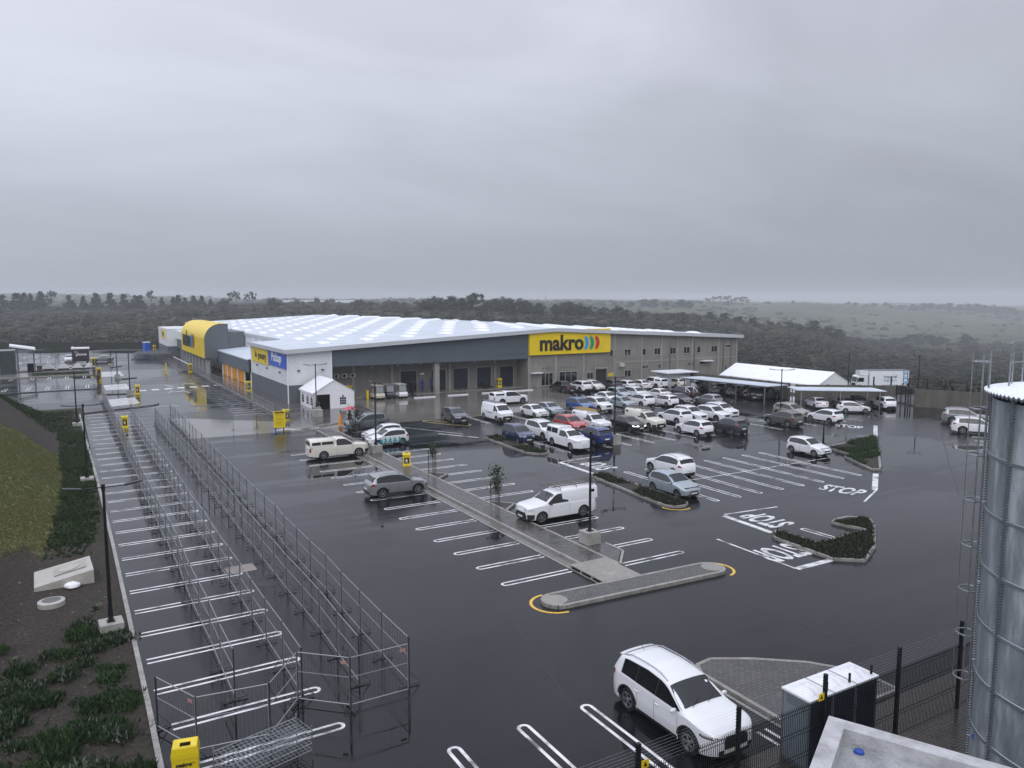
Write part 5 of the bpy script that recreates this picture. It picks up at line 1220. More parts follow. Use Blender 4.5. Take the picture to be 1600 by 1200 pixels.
# ------------------------------------------------------------------ marquee on lower ground, carports, boundary walls
marquee('marquee_tent', 'long white marquee with a plain gable, standing behind the carports', 'marquee', 0, 7.0, 0, 18.5, 3.3, 5.0, (), 0, (91.3, 71.3, -2.3), bays=1)
def wall_run(label, pts, h, cop=True):
    t = thing('boundary_wall', label, 'wall', (pts[0][0], pts[0][1], 0)); ox, oy = pts[0]; mb = MB(); pl_ = MB()
    for a, b in zip(pts[:-1], pts[1:]):
        l = math.dist(a, b); an = math.atan2(b[1] - a[1], b[0] - a[0]); cx, cy = (a[0] + b[0]) / 2 - ox, (a[1] + b[1]) / 2 - oy
        mb.box(cx - l / 2, cx + l / 2, cy - .1, cy + .1, -4, h, rot=an)
        n = max(1, round(l / 3.4))
        for k in range(n + 1):
            px, py = a[0] + (b[0] - a[0]) * k / n - ox, a[1] + (b[1] - a[1]) * k / n - oy; pl_.box(px - .18, px + .18, py - .16, py + .16, -4, h + .05, rot=an)
    obj('panel', mb, boundc, t); obj('pillar', pl_, boundc, t); return t
wall_run('brown plastered boundary wall behind the first carport', [(81.2, 88), (81.6, 68.2)], 2.1)
wall_run('brown plastered boundary wall behind the second carport', [(82.0, 67.2), (91.5, 60.4)], 2.0)
wall_run('brown plastered boundary wall right of the steel gate', [(89.3, 55.6), (92.2, 49.4), (94.0, 44)], 2.15)
t = thing('gate_pillar', 'brown plastered gate pillar at the left of the steel gate', 'gate pillar', (90.3, 59.9, 0), R(-33)); obj('shaft', MB().box(-.75, .75, -.3, .3, -.2, 2.15), boundc, t)
t = thing('entrance_gate', 'dark steel bar sliding gate between the brown pillar and the boundary wall', 'gate', (90.9, 59.2, 0), math.atan2(-3.4, -1.4))
mb = MB(); gl = 3.7; mb.box(0, gl, -.04, .04, .05, .15).box(0, gl, -.04, .04, 2.0, 2.08)
obj('frame', mb, black, t)
for k in range(5): obj('post', MB().box(k * gl / 4 - .05, k * gl / 4 + .05, -.05, .05, 0, 2.2), black, t)
mb = MB()
for k in range(27): mb.box(k * gl / 26 - .01, k * gl / 26 + .01, -.012, .012, .1, 2.05)
obj('bar', mb, black, t); obj('gate_track', MB().box(-.2, gl + .2, -.1, .1, .0, .03), galv, t)
def fence_posts(pts, n, h, z0, label, group):
    p0 = None
    for k in range(n):
        u = k / (n - 1) * (len(pts) - 1); i = min(int(u), len(pts) - 2); f = u - i; x = pts[i][0] + (pts[i + 1][0] - pts[i][0]) * f; y = pts[i][1] + (pts[i + 1][1] - pts[i][1]) * f
        if p0 is None:
            mb = MB(); mb.box(-.06, .06, -.06, .06, 0, h)
            for q in range(7): mb.box(-.16, .16, -.02, .02, h - .15 - q * .13, h - .11 - q * .13)
            me = mesh('fence_post', mb, black)
        o = put('fence_post', me, None, (x, y, z0)); tag(o, label, 'fence post', group); p0 = 1
fence_posts([(91, 62.5), (96, 56), (97.5, 46)], 9, 3.4, -.4, 'black electric fence post standing behind the boundary wall right of the gate', 'electric fence posts at the right')
fence_posts([(86, 108), (103, 92), (106, 82)], 9, 4.6, -3, 'black electric fence post behind the long white marquee', 'electric fence posts behind the marquee')
def carport(label, a, b, depth, h, cap):
    l = math.dist(a, b); an = math.atan2(b[1] - a[1], b[0] - a[0]); t = thing('carport', label, 'carport', (*a, 0), an)
    mb = MB(); mb.add([(-.3, -.2, h), (l + .3, -.2, h), (l + .3, depth, h - .14), (-.3, depth, h - .14), (-.3, -.2, h - .09), (l + .3, -.2, h - .09), (l + .3, depth, h - .22), (-.3, depth, h - .22)], [(0, 1, 2, 3), (7, 6, 5, 4), (0, 4, 5, 1), (1, 5, 6, 2), (2, 6, 7, 3), (3, 7, 4, 0)])
    obj('roof', mb, roofm, t); obj('beam', MB().box(-.3, l + .3, .1, .2, h - .24, h - .10).box(-.3, l + .3, depth - .3, depth - .2, h - .38, h - .23), greysteel, t)
    n = 3 if l < 12 else 4
    for k in range(n):
        x = .3 + (l - .6) * k / (n - 1); obj('post', MB().box(x - .06, x + .06, .1, .22, 0, h - .1), galv, t); obj('post', MB().box(x - .06, x + .06, depth - .35, depth - .23, 0, h - .25), galv, t)
carport('first carport, white sheet roof on steel posts below the long marquee', (74.8, 80.8), (76.4, 67.3), 4.3, 2.15, 0)
carport('second carport, white sheet roof on steel posts in front of the box truck', (76.1, 62.0), (83.9, 56.3), 4.6, 2.2, 0)
# white store room and its handrail
t = thing('white_cabin', 'plain white cabin with a flat roof beside the store wall, left of the first carport', 'cabin', (77.2, 86.2, 0), R(-4)); obj('wall', MB().box(0, 4.6, 0, 3.2, 0, 2.15), mat('cabin_white', (.50, .53, .56), .4, noise=.08), t); obj('roof', MB().box(-.8, 4.8, -.9, 3.4, 2.15, 2.28), whitep, t)
t = thing('handrail', 'grey pipe handrail in front of the white cabin', 'handrail', (77.4, 84.8, 0)); mb = MB(); mb.tube((0, 0, 1), (4, 0, 1), .03).tube((0, 0, .55), (4, 0, .55), .025)
for k in range(5): mb.tube((k, 0, 0), (k, 0, 1), .03)
obj('rail', mb, galv, t)
x, y = at(1200, 572, -1.0); t = thing('tarpaulin_stack', 'long heap wrapped in dark blue tarpaulin behind the marquee', 'covered stack', (98, 96.5, -2.8), R(-62)); P = []
for k in range(25): u = k / 24; P.append([(u * 10, math.cos(a) * 1.2, (1.6 + 1.6 * math.sin(math.pi * u) ** .3 + .25 * math.sin(k * 2.1)) * abs(math.sin(a)) ** .6) for a in np.linspace(0, math.pi, 9)])
obj('cover', MB().grid(P), mat('blue_tarp', (.012, .022, .07), .4, bump=.8, bscale=1.5, noise=.5), t)
# portable toilets
def toilet(label, x, y, rz_, wcol, group):
    t = thing('portable_toilet', label, 'portable toilet', (x, y, .03), rz_, group)
    mb = MB(); mb.box(0, .96, 0, .9, .08, 2.06); obj('cabin', mb, wcol, t); mb = MB(); mb.box(-.01, .97, -.012, .912, 0, .12)
    for k in range(4): mb.box(-.015, -.001, .12, .78, 1.72 + k * .07, 1.75 + k * .07)
    for xx in (0, .92):
        for yy in (-.012, .872): mb.box(xx - .01, xx + .05, yy, yy + .05, .1, 2.06)
    obj('base_and_louvres', mb, mat('toilet_trim', (.10, .115, .13), .5), t)
    P = [[(xx, yy, 2.08 + .13 * min(1, 5 * min(u, 1 - u)) * min(1, 5 * min(v, 1 - v))) for v, yy in zip((0, .02, .12, .30, .5, .7, .88, .98, 1), np.linspace(-.03, .93, 9))] for u, xx in zip((0, .02, .12, .3, .5, .7, .88, .98, 1), np.linspace(-.02, .98, 9))]
    P = [[(px_, py_, z - (.022 if (i == 4 or j == 4) else 0)) for j, (px_, py_, z) in enumerate(r)] for i, r in enumerate(P)]
    rf_ = obj('roof', MB().grid(P), whitep, t); obj('vent_pipe', MB().tube((.85, .12, 2.1), (.85, .12, 2.36), .035), blackm, t)
    obj('roof_edge', MB().box(-.03, .99, -.04, .94, 2.03, 2.085), whitep, t)
    obj('door', MB().box(.14, .82, .9, .915, .15, 1.95), wcol, t)
    obj('rear_panel', MB().box(.045, .915, -.010, -.001, .14, 2.02), mat('toilet_navy', (.012, .017, .032), .5), t)
tg = mat('toilet_grey', (.16, .19, .215), .45, noise=.06)
for k in range(3): toilet(('left', 'middle', 'right')[k] + ' of the three grey portable toilets with white roofs behind the wire fence', 17.08 + .985 * k, 13.15, 0, tg, 'portable toilets behind the wire fence')
for k in range(2): toilet(('nearer', 'farther')[k] + ' of the two grey portable toilets at the far right by the parked cars', 88.5 + .6 * k, 44.6 + .9 * k, R(-56), tg, 'portable toilets at the far right')
x, y = at(227, 551)
t = thing('portable_toilet', 'bright blue portable toilet by the far fence, left of the store', 'portable toilet', (x, y, 0), .3); obj('cabin', MB().box(0, 1.3, 0, 1.3, 0, 2.4), bluep, t); obj('roof', MB().box(-.05, 1.35, -.05, 1.35, 2.4, 2.6), whitep, t)

# ------------------------------------------------------------------ street lamps
def lamp(x, y, h, label, arms=1.35, rot=0, plinth=True, z=0, base=.55):
    t = thing('street_lamp', label, 'street lamp', (x, y, z), rot, None)
    if plinth: obj('plinth', MB().box(-.42, .42, -.42, .42, -.3, base), concrete, t)
    b = base if plinth else 0; mb = MB(); mb.tube((0, 0, b), (0, 0, b + .05), .2, .2, 4); mb.tube((0, 0, b + .03), (0, 0, b + .55), .10, .09, 10); mb.tube((0, 0, b + .5), (0, 0, h), .075, .05, 10); obj('pole', mb, black, t)
    if arms:
        mb = MB(); mb.tube((-arms * .62, 0, h + .02), (arms * .62, 0, h + .02), .028, n=6).tube((0, 0, h - .1), (0, 0, h + .14), .07, n=8); obj('arm', mb, black, t)
        for s in (1, -1):
            mb = MB(); mb.add([(s * arms * .55, -.11, h), (s * arms, -.13, h + .09), (s * arms, .13, h + .09), (s * arms * .55, .11, h), (s * arms * .55, -.1, h + .06), (s * arms, -.12, h + .15), (s * arms, .12, h + .15), (s * arms * .55, .1, h + .06)], [(0, 1, 2, 3), (7, 6, 5, 4), (0, 4, 5, 1), (1, 5, 6, 2), (2, 6, 7, 3), (3, 7, 4, 0)]); obj('lamp_head', mb, black, t)
    return t
lamp(1.1, 33.0, 5.75, 'black twin arm street lamp on a concrete plinth, nearest on the left kerb', base=.42, z=.05, rot=.05)
lamp(1.1, 62.0, 5.45, 'black twin arm street lamp on the left kerb, second from the camera', base=.3, z=.05)
lamp(1.0, 90.6, 5.45, 'black twin arm street lamp at the far end of the left kerb', base=.3, z=.05)
lamp(23.75, 32.45, 5.95, 'black twin arm street lamp on the plinth near the tip of the paved median', base=.75, rot=R(90))
lamp(22.55, 61.4, 5.95, 'black twin arm street lamp on the median beside the cream pickup', base=.75, rot=R(90))
lamp(25.0, 87.4, 5.4, 'black twin arm street lamp in front of the small white tent', base=.55, rot=0, z=.1)
lamp(42.6, 54.6, 6.0, 'black twin arm street lamp on a large plinth beside the royal blue crossover', base=.9, rot=0)
lamp(68.6, 58.3, 5.2, 'black twin arm street lamp in front of the gap between the carports', base=.1, plinth=False, rot=R(-45))
lamp(59.1, 45.3, 2.15, 'short black post without lamp heads at the green island', arms=0, plinth=False)
lamp(7.8, 116.5, 5.7, 'black street lamp on the plinth nearest the yellow box in the left car park', arms=0, base=.7)
lamp(7.8, 143.0, 5.9, 'slim black lamp post in the far left car park, middle one', arms=0, base=.6)
lamp(8.2, 169, 5.6, 'slim black lamp post in the far left car park, farthest one', arms=0, base=.5)
lamp(88.6, 64.5, 6.1, 'thin black pole in front of the box truck', arms=0, plinth=False)
x, y = 91.2, 56.6
lamp(x, y, 6.0, 'black camera and lamp pole above the boundary wall right of the gate', arms=.8, plinth=False, rot=R(-40))
# ------------------------------------------------------------------ yellow display boxes
poster = mat('poster_black', (.012, .012, .012), .4)
def ybox(x, y, rz_, label, w=.62, d=.62, h=1.25, faces=2, z=0):
    t = thing('yellow_bollard_box', label, 'display box', (x, y, z), rz_, None); a, b = w / 2, d / 2
    P = [(-a, -b), (a, -b), (a, b), (-a, b)]; ringp = lambda s, zz: [(p[0] * s, p[1] * s, zz) for p in P]
    lv = [(.90, 0), (1.0, .10), (1.0, .22), (.94, .26), (.92, h - .22), (1.02, h - .17), (1.02, h - .08), (.88, h), (.42, h)]
    mb = MB(); mb.v = [q for s, zz in lv for q in ringp(s, zz)]; mb.f = [(4 * i + j, 4 * i + (j + 1) % 4, 4 * i + 4 + (j + 1) % 4, 4 * i + 4 + j) for i in range(len(lv) - 1) for j in range(4)] ; mb.m = [0] * len(mb.f)
    obj('shell', mb, mat('yellow_plastic', (.72, .55, .015), .3), t)
    obj('handle_slot', MB().box(-a * .45, a * .45, -b * .2, b * .2, h - .06, h - .012), blackm, t)
    for k in range(faces):
        s = (0, -1) if k == 0 else (-1, 0)
        pw = w * .62
        if k == 0: q = MB().box(-pw / 2, pw / 2, -b * .965 - .012, -b * .965, .34, h - .30)
        else: q = MB().box(-a * .965 - .012, -a * .965, -pw / 2, pw / 2, .34, h - .30)
        po = obj('poster', q, poster, t); m = MB()      # a white walking figure and two text bars
        def r_(x0, x1, z0, z1):
            if k == 0: m.box(x0, x1, -b * .965 - .016, -b * .965 - .013, z0, z1)
            else: m.box(-a * .965 - .016, -a * .965 - .013, x0, x1, z0, z1)
        zc_ = .34 + (h - .64) / 2; r_(-.05, .03, zc_ + .05, zc_ + .12); r_(-.07, .05, zc_ - .08, zc_ + .04); r_(-.07, -.03, zc_ - .18, zc_ - .08); r_(.02, .06, zc_ - .18, zc_ - .08); r_(-.13, -.08, zc_ - .02, zc_ + .02)
        obj('pictogram', m, whitep, po); m = MB(); r_(-.14, .14, zc_ + .20, zc_ + .24); r_(-.12, .12, zc_ - .30, zc_ - .27); obj('poster_line', m, mat('poster_yellow', (.6, .45, .02), .4), po)
    return t
ybox(22.75, 57.6 - 2.4, R(-20), 'yellow display box with black posters on the paved median', h=1.12)
ybox(5.15, 86.3, R(-4), 'yellow display box with a black poster standing among the left barrier rows', h=1.3)
ybox(8.7, 116.2, R(-8), 'yellow display box with a black poster beside the far left lamp plinth', h=1.4)
ybox(5.0, 138.4, R(-6), 'tall yellow display box by the dark shrub in the far left car park', h=2.2)
ybox(5.2, 168, 0, 'yellow display box by the black trailer in the far left car park', h=1.9)
ybox(20.3, 82.4, R(8), 'yellow display box behind the tall yellow notice board', h=1.35)
ybox(22.6, 112.5, 0, 'yellow display box against the corner of the white and grey block', h=1.5)
ybox(19.7, 147.5, 0, 'yellow display box at the end of the entrance railing', h=1.6)
ybox(15.6, 146.2, 0, 'thin yellow post with a black foot by the entrance kerb', w=.22, d=.22, h=1.9, faces=0)
ybox(19.4, 204, 0, 'yellow display box beside the trolley rows far away at the store end', h=2.0)
t = thing('yellow_bollard_box', 'yellow box with a lettered front at the very bottom left, beside the wire barriers', 'display box', (2.27, 21.12, 0), R(-12))
a_, h_ = .33, 1.25
mb = MB(); lv = [(.92, 0), (1.0, .9), (1.04, .98), (1.04, 1.08), (.96, h_), (.90, h_ + .03), (.40, h_ - .01)]
mb.v = [(sx * a_ * s, sy * .24 * s, zz) for s, zz in lv for sx, sy in ((-1, -1), (1, -1), (1, 1), (-1, 1))]; mb.f = [(4 * i + j, 4 * i + (j + 1) % 4, 4 * i + 4 + (j + 1) % 4, 4 * i + 4 + j) for i in range(len(lv) - 1) for j in range(4)]; mb.m = [0] * len(mb.f)
obj('shell', mb, MATS['yellow_plastic'], t); obj('handle_slot', MB().box(-.12, .12, -.035, .035, h_ - .03, h_ + .002), blackm, t); obj('side_poster', MB().box(-a_ - .014, -a_ - .004, -.17, .17, .2, .92), poster, t)
text('letters', 'makro', .15, dk, face_mat((-.03, -.255, .80), (1, 0, 0), (0, .06, 1)), t, ext=.003, bold=.006); text('letters', 'online', .05, dk, face_mat((.2, -.257, .83), (1, 0, 0), (0, .06, 1)), t, ext=.002)
# notice board
t = thing('notice_board', 'tall yellow notice board with black writing on two black legs', 'notice board', (18.2, 76.6, 0), R(-10)); bd = obj('board', MB().box(-.56, .56, -.04, .04, .40, 2.05), mat('yellow_plastic', (.72, .55, .015), .3), t)
for s in (-.38, .38): obj('leg', MB().box(s - .05, s + .05, -.05, .05, 0, .40), black, t)
text('letters', 'WELCOME', .17, dk, face_mat((0, -.046, 1.9), (1, 0, 0), (0, 0, 1)), bd, ext=.003, bold=.02)
mb = MB()
for k in range(9):
    if k == 2: continue
    mb.box(-.36 + .05 * (k % 3), .36 - .12 * (k % 2), -.044, -.041, 1.7 - k * .13, 1.72 - k * .13)
obj('text_line', mb, dk, bd)

# ------------------------------------------------------------------ crowd barriers
bmesh_m = mat('barrier_steel', (.30, .31, .33), .4, metal=.4)
footm = mat('foot_steel', (.07, .072, .08), .4, metal=.5)
def barrier_protos(l, h=1.72):
    fr = MB(); r = .017; fr.path([(0, 0, .16), (0, 0, h), (l - .05, 0, h), (l - .05, 0, .16), (0, 0, .16)], r, 6); fr.tube((0, 0, h * .62), (l - .05, 0, h * .62), .012, n=4)
    ba = MB(); n = int(l / .15)
    for k in range(1, n): x = k * (l - .05) / n; ba.box(x - .0022, x + .0022, -.002, .002, .17, h - .01)
    ft = MB(); ft.box(-.022, .022, -.022, .022, .02, h + .04); ft.box(-.018, .018, -.40, .40, .05, .08)
    for s in (1, -1): ft.tube((0, s * .38, .07), (0, 0, .55), .010, n=5); ft.tube((0, s * .38, .07), (.28, 0, .16), .010, n=5); ft.tube((0, s * .38, .07), (-.28, 0, .16), .010, n=5)
    return mesh('frame', fr, bmesh_m), mesh('mesh_infill', ba, bmesh_m), mesh('foot', ft, footm)
BP = {l: barrier_protos(l) for l in (2.4,)}
tagm = mat('pink_tag', (.42, .22, .20), .5)
nb = 0; LT = thing
def barrier(p, q, label, group, tagc=False, h=1.0):
    l = math.dist(p, q); an = math.atan2(q[1] - p[1], q[0] - p[0]); t = thing('crowd_barrier', label, 'barrier', (*p, 0), an, group); t.scale = (l / 2.4, 1, h)
    for nm, me in zip(('frame', 'mesh_infill', 'foot'), BP[2.4]): put(nm, me, t)
    if tagc: obj('tag', MB().box(2.0, 2.25, -.03, -.02, 1.5, 1.6), tagm, t)
rows = [(4.30, 4.25, 25.2, 113, 'grey wire barrier panel in the leftmost of the four long rows', 'barriers in the leftmost row'),
        (6.15, 6.0, 24.2, 89, 'grey wire barrier panel in the second row from the left', 'barriers in the second row'),
        (8.15, 8.15, 24.1, 89, 'grey wire barrier panel in the third row from the left', 'barriers in the third row'),
        (9.55, 9.9, 23.2, 90.5, 'grey wire barrier panel in the rightmost of the four long rows', 'barriers in the rightmost row')]
rr = random.Random(4)
for xa, xb, ya, yb, lb, gp in rows:
    n = round((yb - ya) / 2.4); prev = None
    for k in range(n + 1):
        u = k / n; p = (xa + (xb - xa) * u + rr.uniform(-.06, .06), ya + (yb - ya) * u)
        if prev: barrier(prev, p, lb, gp)
        prev = p
for p, q, lb, tg_ in (((1.9, 24.5), (2.75, 22.6), 'short angled wire barrier panel at the left kerb by the yellow box', 1), ((2.75, 22.6), (4.75, 22.35), 'wire barrier panel between the yellow box and the leaning brace', 0),
                      ((4.75, 22.35), (6.0, 24.0), 'wire barrier panel closing the second row at its near end', 0), ((6.0, 24.0), (7.35, 22.75), 'wire barrier panel with a pink tag, left half of the closing corner', 1), ((7.35, 22.75), (9.35, 22.75), 'wire barrier panel with a pink tag, right half of the closing corner', 1),
                      ((8.25, 89.3), (6.1, 89.0), 'wire barrier panel across the far end of the second and third rows', 0), ((9.9, 90.6), (8.3, 89.4), 'wire barrier panel across the far end of the third and last rows', 0)): barrier(p, q, lb, None, tg_)
for k in range(32): barrier((20.0, 86 + 2.4 * k), (20.0, 88.4 + 2.4 * k), 'wire barrier panel in the long row along the store front', 'barriers along the store front', h=.85)
for k, (p, q) in enumerate(zip([(14.4, 79.8), (16.6, 79.3), (18.8, 79.6), (20.4, 81.4)], [(16.6, 79.3), (18.8, 79.6), (20.4, 81.4), (20.0, 83.8)])): barrier(p, q, 'wire barrier panel in the loose group beside the yellow notice board', 'barriers by the notice board', h=.8)
for k, (p, q) in enumerate(zip([(21.5, 86.0), (22.8, 86.2), (24.2, 86.0)], [(22.8, 86.2), (24.2, 86.0), (25.2, 86.8)])): barrier(p, q, 'wire barrier panel in the short run left of the small white tent', 'barriers by the small tent', h=.75)
# stacked trolley cages at the bottom edge
t = thing('stacked_wire_panels', 'stack of galvanised wire mesh panels lying at the bottom edge beside the yellow box', 'wire panels', (3.05, 20.55, 0), R(14))
mb = MB()
for lv_ in range(4):
    z = .28 + .20 * lv_
    for yy in (-.45, .45): mb.tube((0, yy, z), (2.45, yy, z), .014, n=5)
    for k in range(21): x = k * 2.45 / 20; mb.tube((x, -.45, z), (x, .45, z), .006, n=4)
    for k in range(7): yy = -.45 + .15 * k; mb.tube((0, yy, z), (2.45, yy, z), .006, n=4)
for x in (0, 2.45):
    for yy in (-.45, .45): mb.tube((x, yy, 0), (x, yy, 1.0), .018, n=6)
for k in range(13): mb.tube((k * 2.45 / 12, -.45, .28), (k * 2.45 / 12, -.45, .9), .005, n=4)
obj('cage', mb, galv, t)

# ------------------------------------------------------------------ saplings
def leafy(seed, h, rad, n, base, col=(.035, .055, .022)):
    g = np.random.default_rng(seed); c = np.stack([g.normal(0, rad * .5, n), g.normal(0, rad * .5, n), base + (h - base) * g.beta(1.6, 1.6, n)], 1)
    d1 = g.normal(0, 1, (n, 3)); d1 /= np.linalg.norm(d1, axis=1)[:, None]; d2 = np.cross(d1, g.normal(0, 1, (n, 3))); d2 /= np.linalg.norm(d2, axis=1)[:, None]; s = .10 * g.uniform(.6, 1.3, (n, 1))
    V = np.stack([c, c + d1 * s + d2 * s * .45, c + d1 * s * 2, c + d1 * s - d2 * s * .45], 1).reshape(-1, 3)
    return np_mesh('crown', V, np.arange(4 * n).reshape(-1, 4), np.repeat(np.array(col)[None, :] * g.uniform(.5, 1.7, (n, 1)), 4, 0), leafm)
def sapling(x, y, h, label, n=260, rad=.42, base=.9, stakes=True, seed=1, z=.1, col=(.035, .055, .022), stake_h=1.5):
    t = thing('sapling_tree', label, 'young tree', (x, y, z)); put('crown', leafy(seed, h, rad, n, base, col), t)
    mb = MB(); mb.tube((0, 0, 0), (0, 0, h * .8), .03, .012, 6); g = random.Random(seed)
    for k in range(9): a = g.uniform(0, 6.28); z0 = base + (h - base) * g.uniform(.0, .8); mb.tube((0, 0, z0 - .15), (math.cos(a) * rad * .7, math.sin(a) * rad * .7, z0 + .25), .010, .004, 4)
    obj('trunk', mb, bark, t)
    if stakes:
        for k in range(3): a = k * 2.094 + .4; obj('stake', MB().tube((math.cos(a) * .33, math.sin(a) * .33, 0), (math.cos(a) * .33, math.sin(a) * .33, stake_h), .028, n=6), mat('stake_wood', (.055, .042, .032), .8), t)
        mb = MB(); q = [(math.cos(k * 2.094 + .4) * .33, math.sin(k * 2.094 + .4) * .33) for k in range(4)]
        for a, b in zip(q[:-1], q[1:]):
            for zz in (.75, stake_h - .1): mb.tube((*a, zz), (*b, zz), .012, n=4)
        obj('tie', mb, blackm, t)
from itertools import chain
sapling(23.2, 41.7, 2.55, 'leafy young tree with three stakes on the median left of the white ladder pickup', n=420, rad=.42, base=.75, seed=3)
sapling(23.3, 51.5, 2.35, 'thin young tree with three tall stakes on the median right of the yellow box', n=170, rad=.30, base=1.2, seed=5, stake_h=1.8)
sapling(22.9, 67.6, 3.3, 'dark bushy young tree in the median in front of the blue grey car', n=420, rad=.75, base=.5, seed=8, stakes=False, col=(.026, .028, .022))
sapling(-1.0, 160, 5.2, 'small dark tree in the paved strip of the far left car park', n=320, rad=1.2, base=1.8, seed=9, stakes=False)
sapling(-6.6, 139, 4.6, 'small dark tree at the far left edge of the car park', n=300, rad=1.1, base=1.6, seed=10, stakes=False)
sapling(4.2, 136.5, 3.6, 'dark shrub beside the tall yellow box in the far left car park', n=300, rad=.7, base=.3, seed=12, stakes=False, col=(.02, .022, .018))

# ------------------------------------------------------------------ people
skin = mat('skin', (.16, .085, .055), .5)
def person(x, y, h, label, rz_, top_c, leg_c, hold=None, lean=0.0, stride=.12, z=0, bag=None):
    """one continuous skinned figure with separate clothes; h = standing height"""
    t = bpy.data.objects.new('person', None); C.objects.link(t); t.location = (x, y, z); t.rotation_euler = (0, 0, rz_); tag(t, label, 'person'); k = h / 1.75
    V = {'pelvis': (0, 0, .95), 'spine': (0, lean * .3, 1.15), 'chest': (0, lean * .7, 1.36), 'neck': (0, lean, 1.50), 'head': (0, lean + .02, 1.60), 'crown': (0, lean + .02, 1.70)}
    for s, n in ((1, 'r'), (-1, 'l')):
        V.update({'hip' + n: (s * .09, 0, .90), 'knee' + n: (s * .10, s * stride * .6 + .03, .50), 'ank' + n: (s * .10, s * stride, .09), 'toe' + n: (s * .11, s * stride + .15, .04), 'sh' + n: (s * .18, lean * .9, 1.42)})
        up = hold and s > 0
        V.update({'el' + n: (s * .24, lean + (.16 if up else .02), 1.20 if up else 1.15), 'wr' + n: ((s * .15, lean + .34, 1.38) if up else (s * .25, lean + .12, .92))})
        b = V['wr' + n]; V['palm' + n] = (b[0], b[1] + .05, b[2] - .03)
        for f in range(4): V['f%d' % f + n] = (b[0] + (-.03 + .02 * f), b[1] + .12 - .006 * abs(f - 1.5), b[2] - .05 - .01 * f)
        V['th' + n] = (b[0] - s * .055, b[1] + .06, b[2] - .01)
    E_ = [('pelvis', 'spine'), ('spine', 'chest'), ('chest', 'neck'), ('neck', 'head'), ('head', 'crown')]
    for n in 'rl': E_ += [('pelvis', 'hip' + n), ('hip' + n, 'knee' + n), ('knee' + n, 'ank' + n), ('ank' + n, 'toe' + n), ('chest', 'sh' + n), ('sh' + n, 'el' + n), ('el' + n, 'wr' + n), ('wr' + n, 'palm' + n)] + [('palm' + n, 'f%d' % f + n) for f in range(4)] + [('palm' + n, 'th' + n)]
    rad = {'pelvis': .15, 'spine': .135, 'chest': .16, 'neck': .058, 'head': .095, 'crown': .075, 'hip': .10, 'knee': .062, 'ank': .042, 'toe': .036, 'sh': .066, 'el': .044, 'wr': .030, 'palm': .036, 'th': .010, 'f': .009}
    def grow(name, keys, sc_, m, smooth=2):
        me = bpy.data.meshes.new(name); idx = {q: i for i, q in enumerate(keys)}; me.from_pydata([tuple(c * k for c in V[q]) for q in keys], [(idx[a], idx[b]) for a, b in E_ if a in idx and b in idx], [])
        o = put(name, me, t); sk = o.modifiers.new('s', 'SKIN'); lay = me.skin_vertices[0] if me.skin_vertices else None
        if lay is None: o.data.skin_vertices.new() if hasattr(o.data.skin_vertices, 'new') else None; lay = me.skin_vertices[0]
        for q in keys:
            b = q if q in rad else (q[0] if q[0] == 'f' else q[:-1]); r_ = rad.get(b, .03) * k * sc_; lay.data[idx[q]].radius = (r_, r_ * (.72 if q in ('chest', 'pelvis', 'spine') else 1)); lay.data[idx[q]].use_root = (q == keys[0])
        su = o.modifiers.new('d', 'SUBSURF'); su.levels = su.render_levels = smooth - 1
        bpy.context.view_layer.update(); dg = bpy.context.evaluated_depsgraph_get(); nm = bpy.data.meshes.new_from_object(o.evaluated_get(dg)); o.modifiers.clear(); o.data = nm; nm.materials.clear(); nm.materials.append(m); nm.polygons.foreach_set('use_smooth', [True] * len(nm.polygons)); return o
    grow('body', list(V), 1, skin)
    grow('jacket', ['chest', 'spine', 'pelvis', 'neck', 'shr', 'shl', 'elr', 'ell', 'wrr', 'wrl'], 1.22, top_c); grow('trousers', ['pelvis', 'hipr', 'hipl', 'kneer', 'kneel', 'ankr', 'ankl'], 1.2, leg_c)
    grow('shoe', ['ankr', 'toer'], 1.3, blackm); grow('shoe', ['ankl', 'toel'], 1.3, blackm)
    hd = V['crown']; P = [[(math.cos(a) * math.sin(b) * .095 * k, (hd[1] - .01 + math.sin(a) * math.sin(b) * .105) * k, (hd[2] - .06 + math.cos(b) * .13) * k) for a in np.linspace(0, 2 * math.pi, 13)] for b in np.linspace(0, 1.7, 7)]; obj('hair', MB().grid(P), blackm, t, True)
    fc = MB(); yb = (hd[1] + .098) * k
    for s in (1, -1): fc.box(s * .035 * k - .012, s * .035 * k + .012, yb - .01, yb + .004, 1.635 * k, 1.65 * k)
    fc.box(-.02, .02, yb - .006, yb + .002, 1.56 * k, 1.568 * k); obj('face', fc, blackm, t); obj('nose', MB().add([(-.012, yb - .01, 1.59 * k), (.012, yb - .01, 1.59 * k), (0, yb + .022, 1.595 * k), (0, yb - .008, 1.64 * k)], [(0, 1, 2), (0, 2, 3), (1, 3, 2)]), skin, t)
    return t
navy = mat('navy_cloth', (.018, .022, .035), .7); blk = mat('black_cloth', (.012, .012, .014), .8); grycl = mat('grey_cloth', (.15, .155, .15), .8); blu = mat('blue_overall', (.018, .035, .22), .6); maro = mat('maroon_cloth', (.06, .02, .03), .7)
ux, uy = at(549, 668)[0] - .2, at(549, 668)[1]
person(ux, uy, 1.75, 'person in dark clothes walking under the pink umbrella, left of the pair', R(200), blk, navy, hold=True)
person(ux + .62, uy - .18, 1.72, 'person in dark clothes bending forward beside the pink umbrella, right of the pair', R(215), navy, blk, lean=.14, stride=.18)
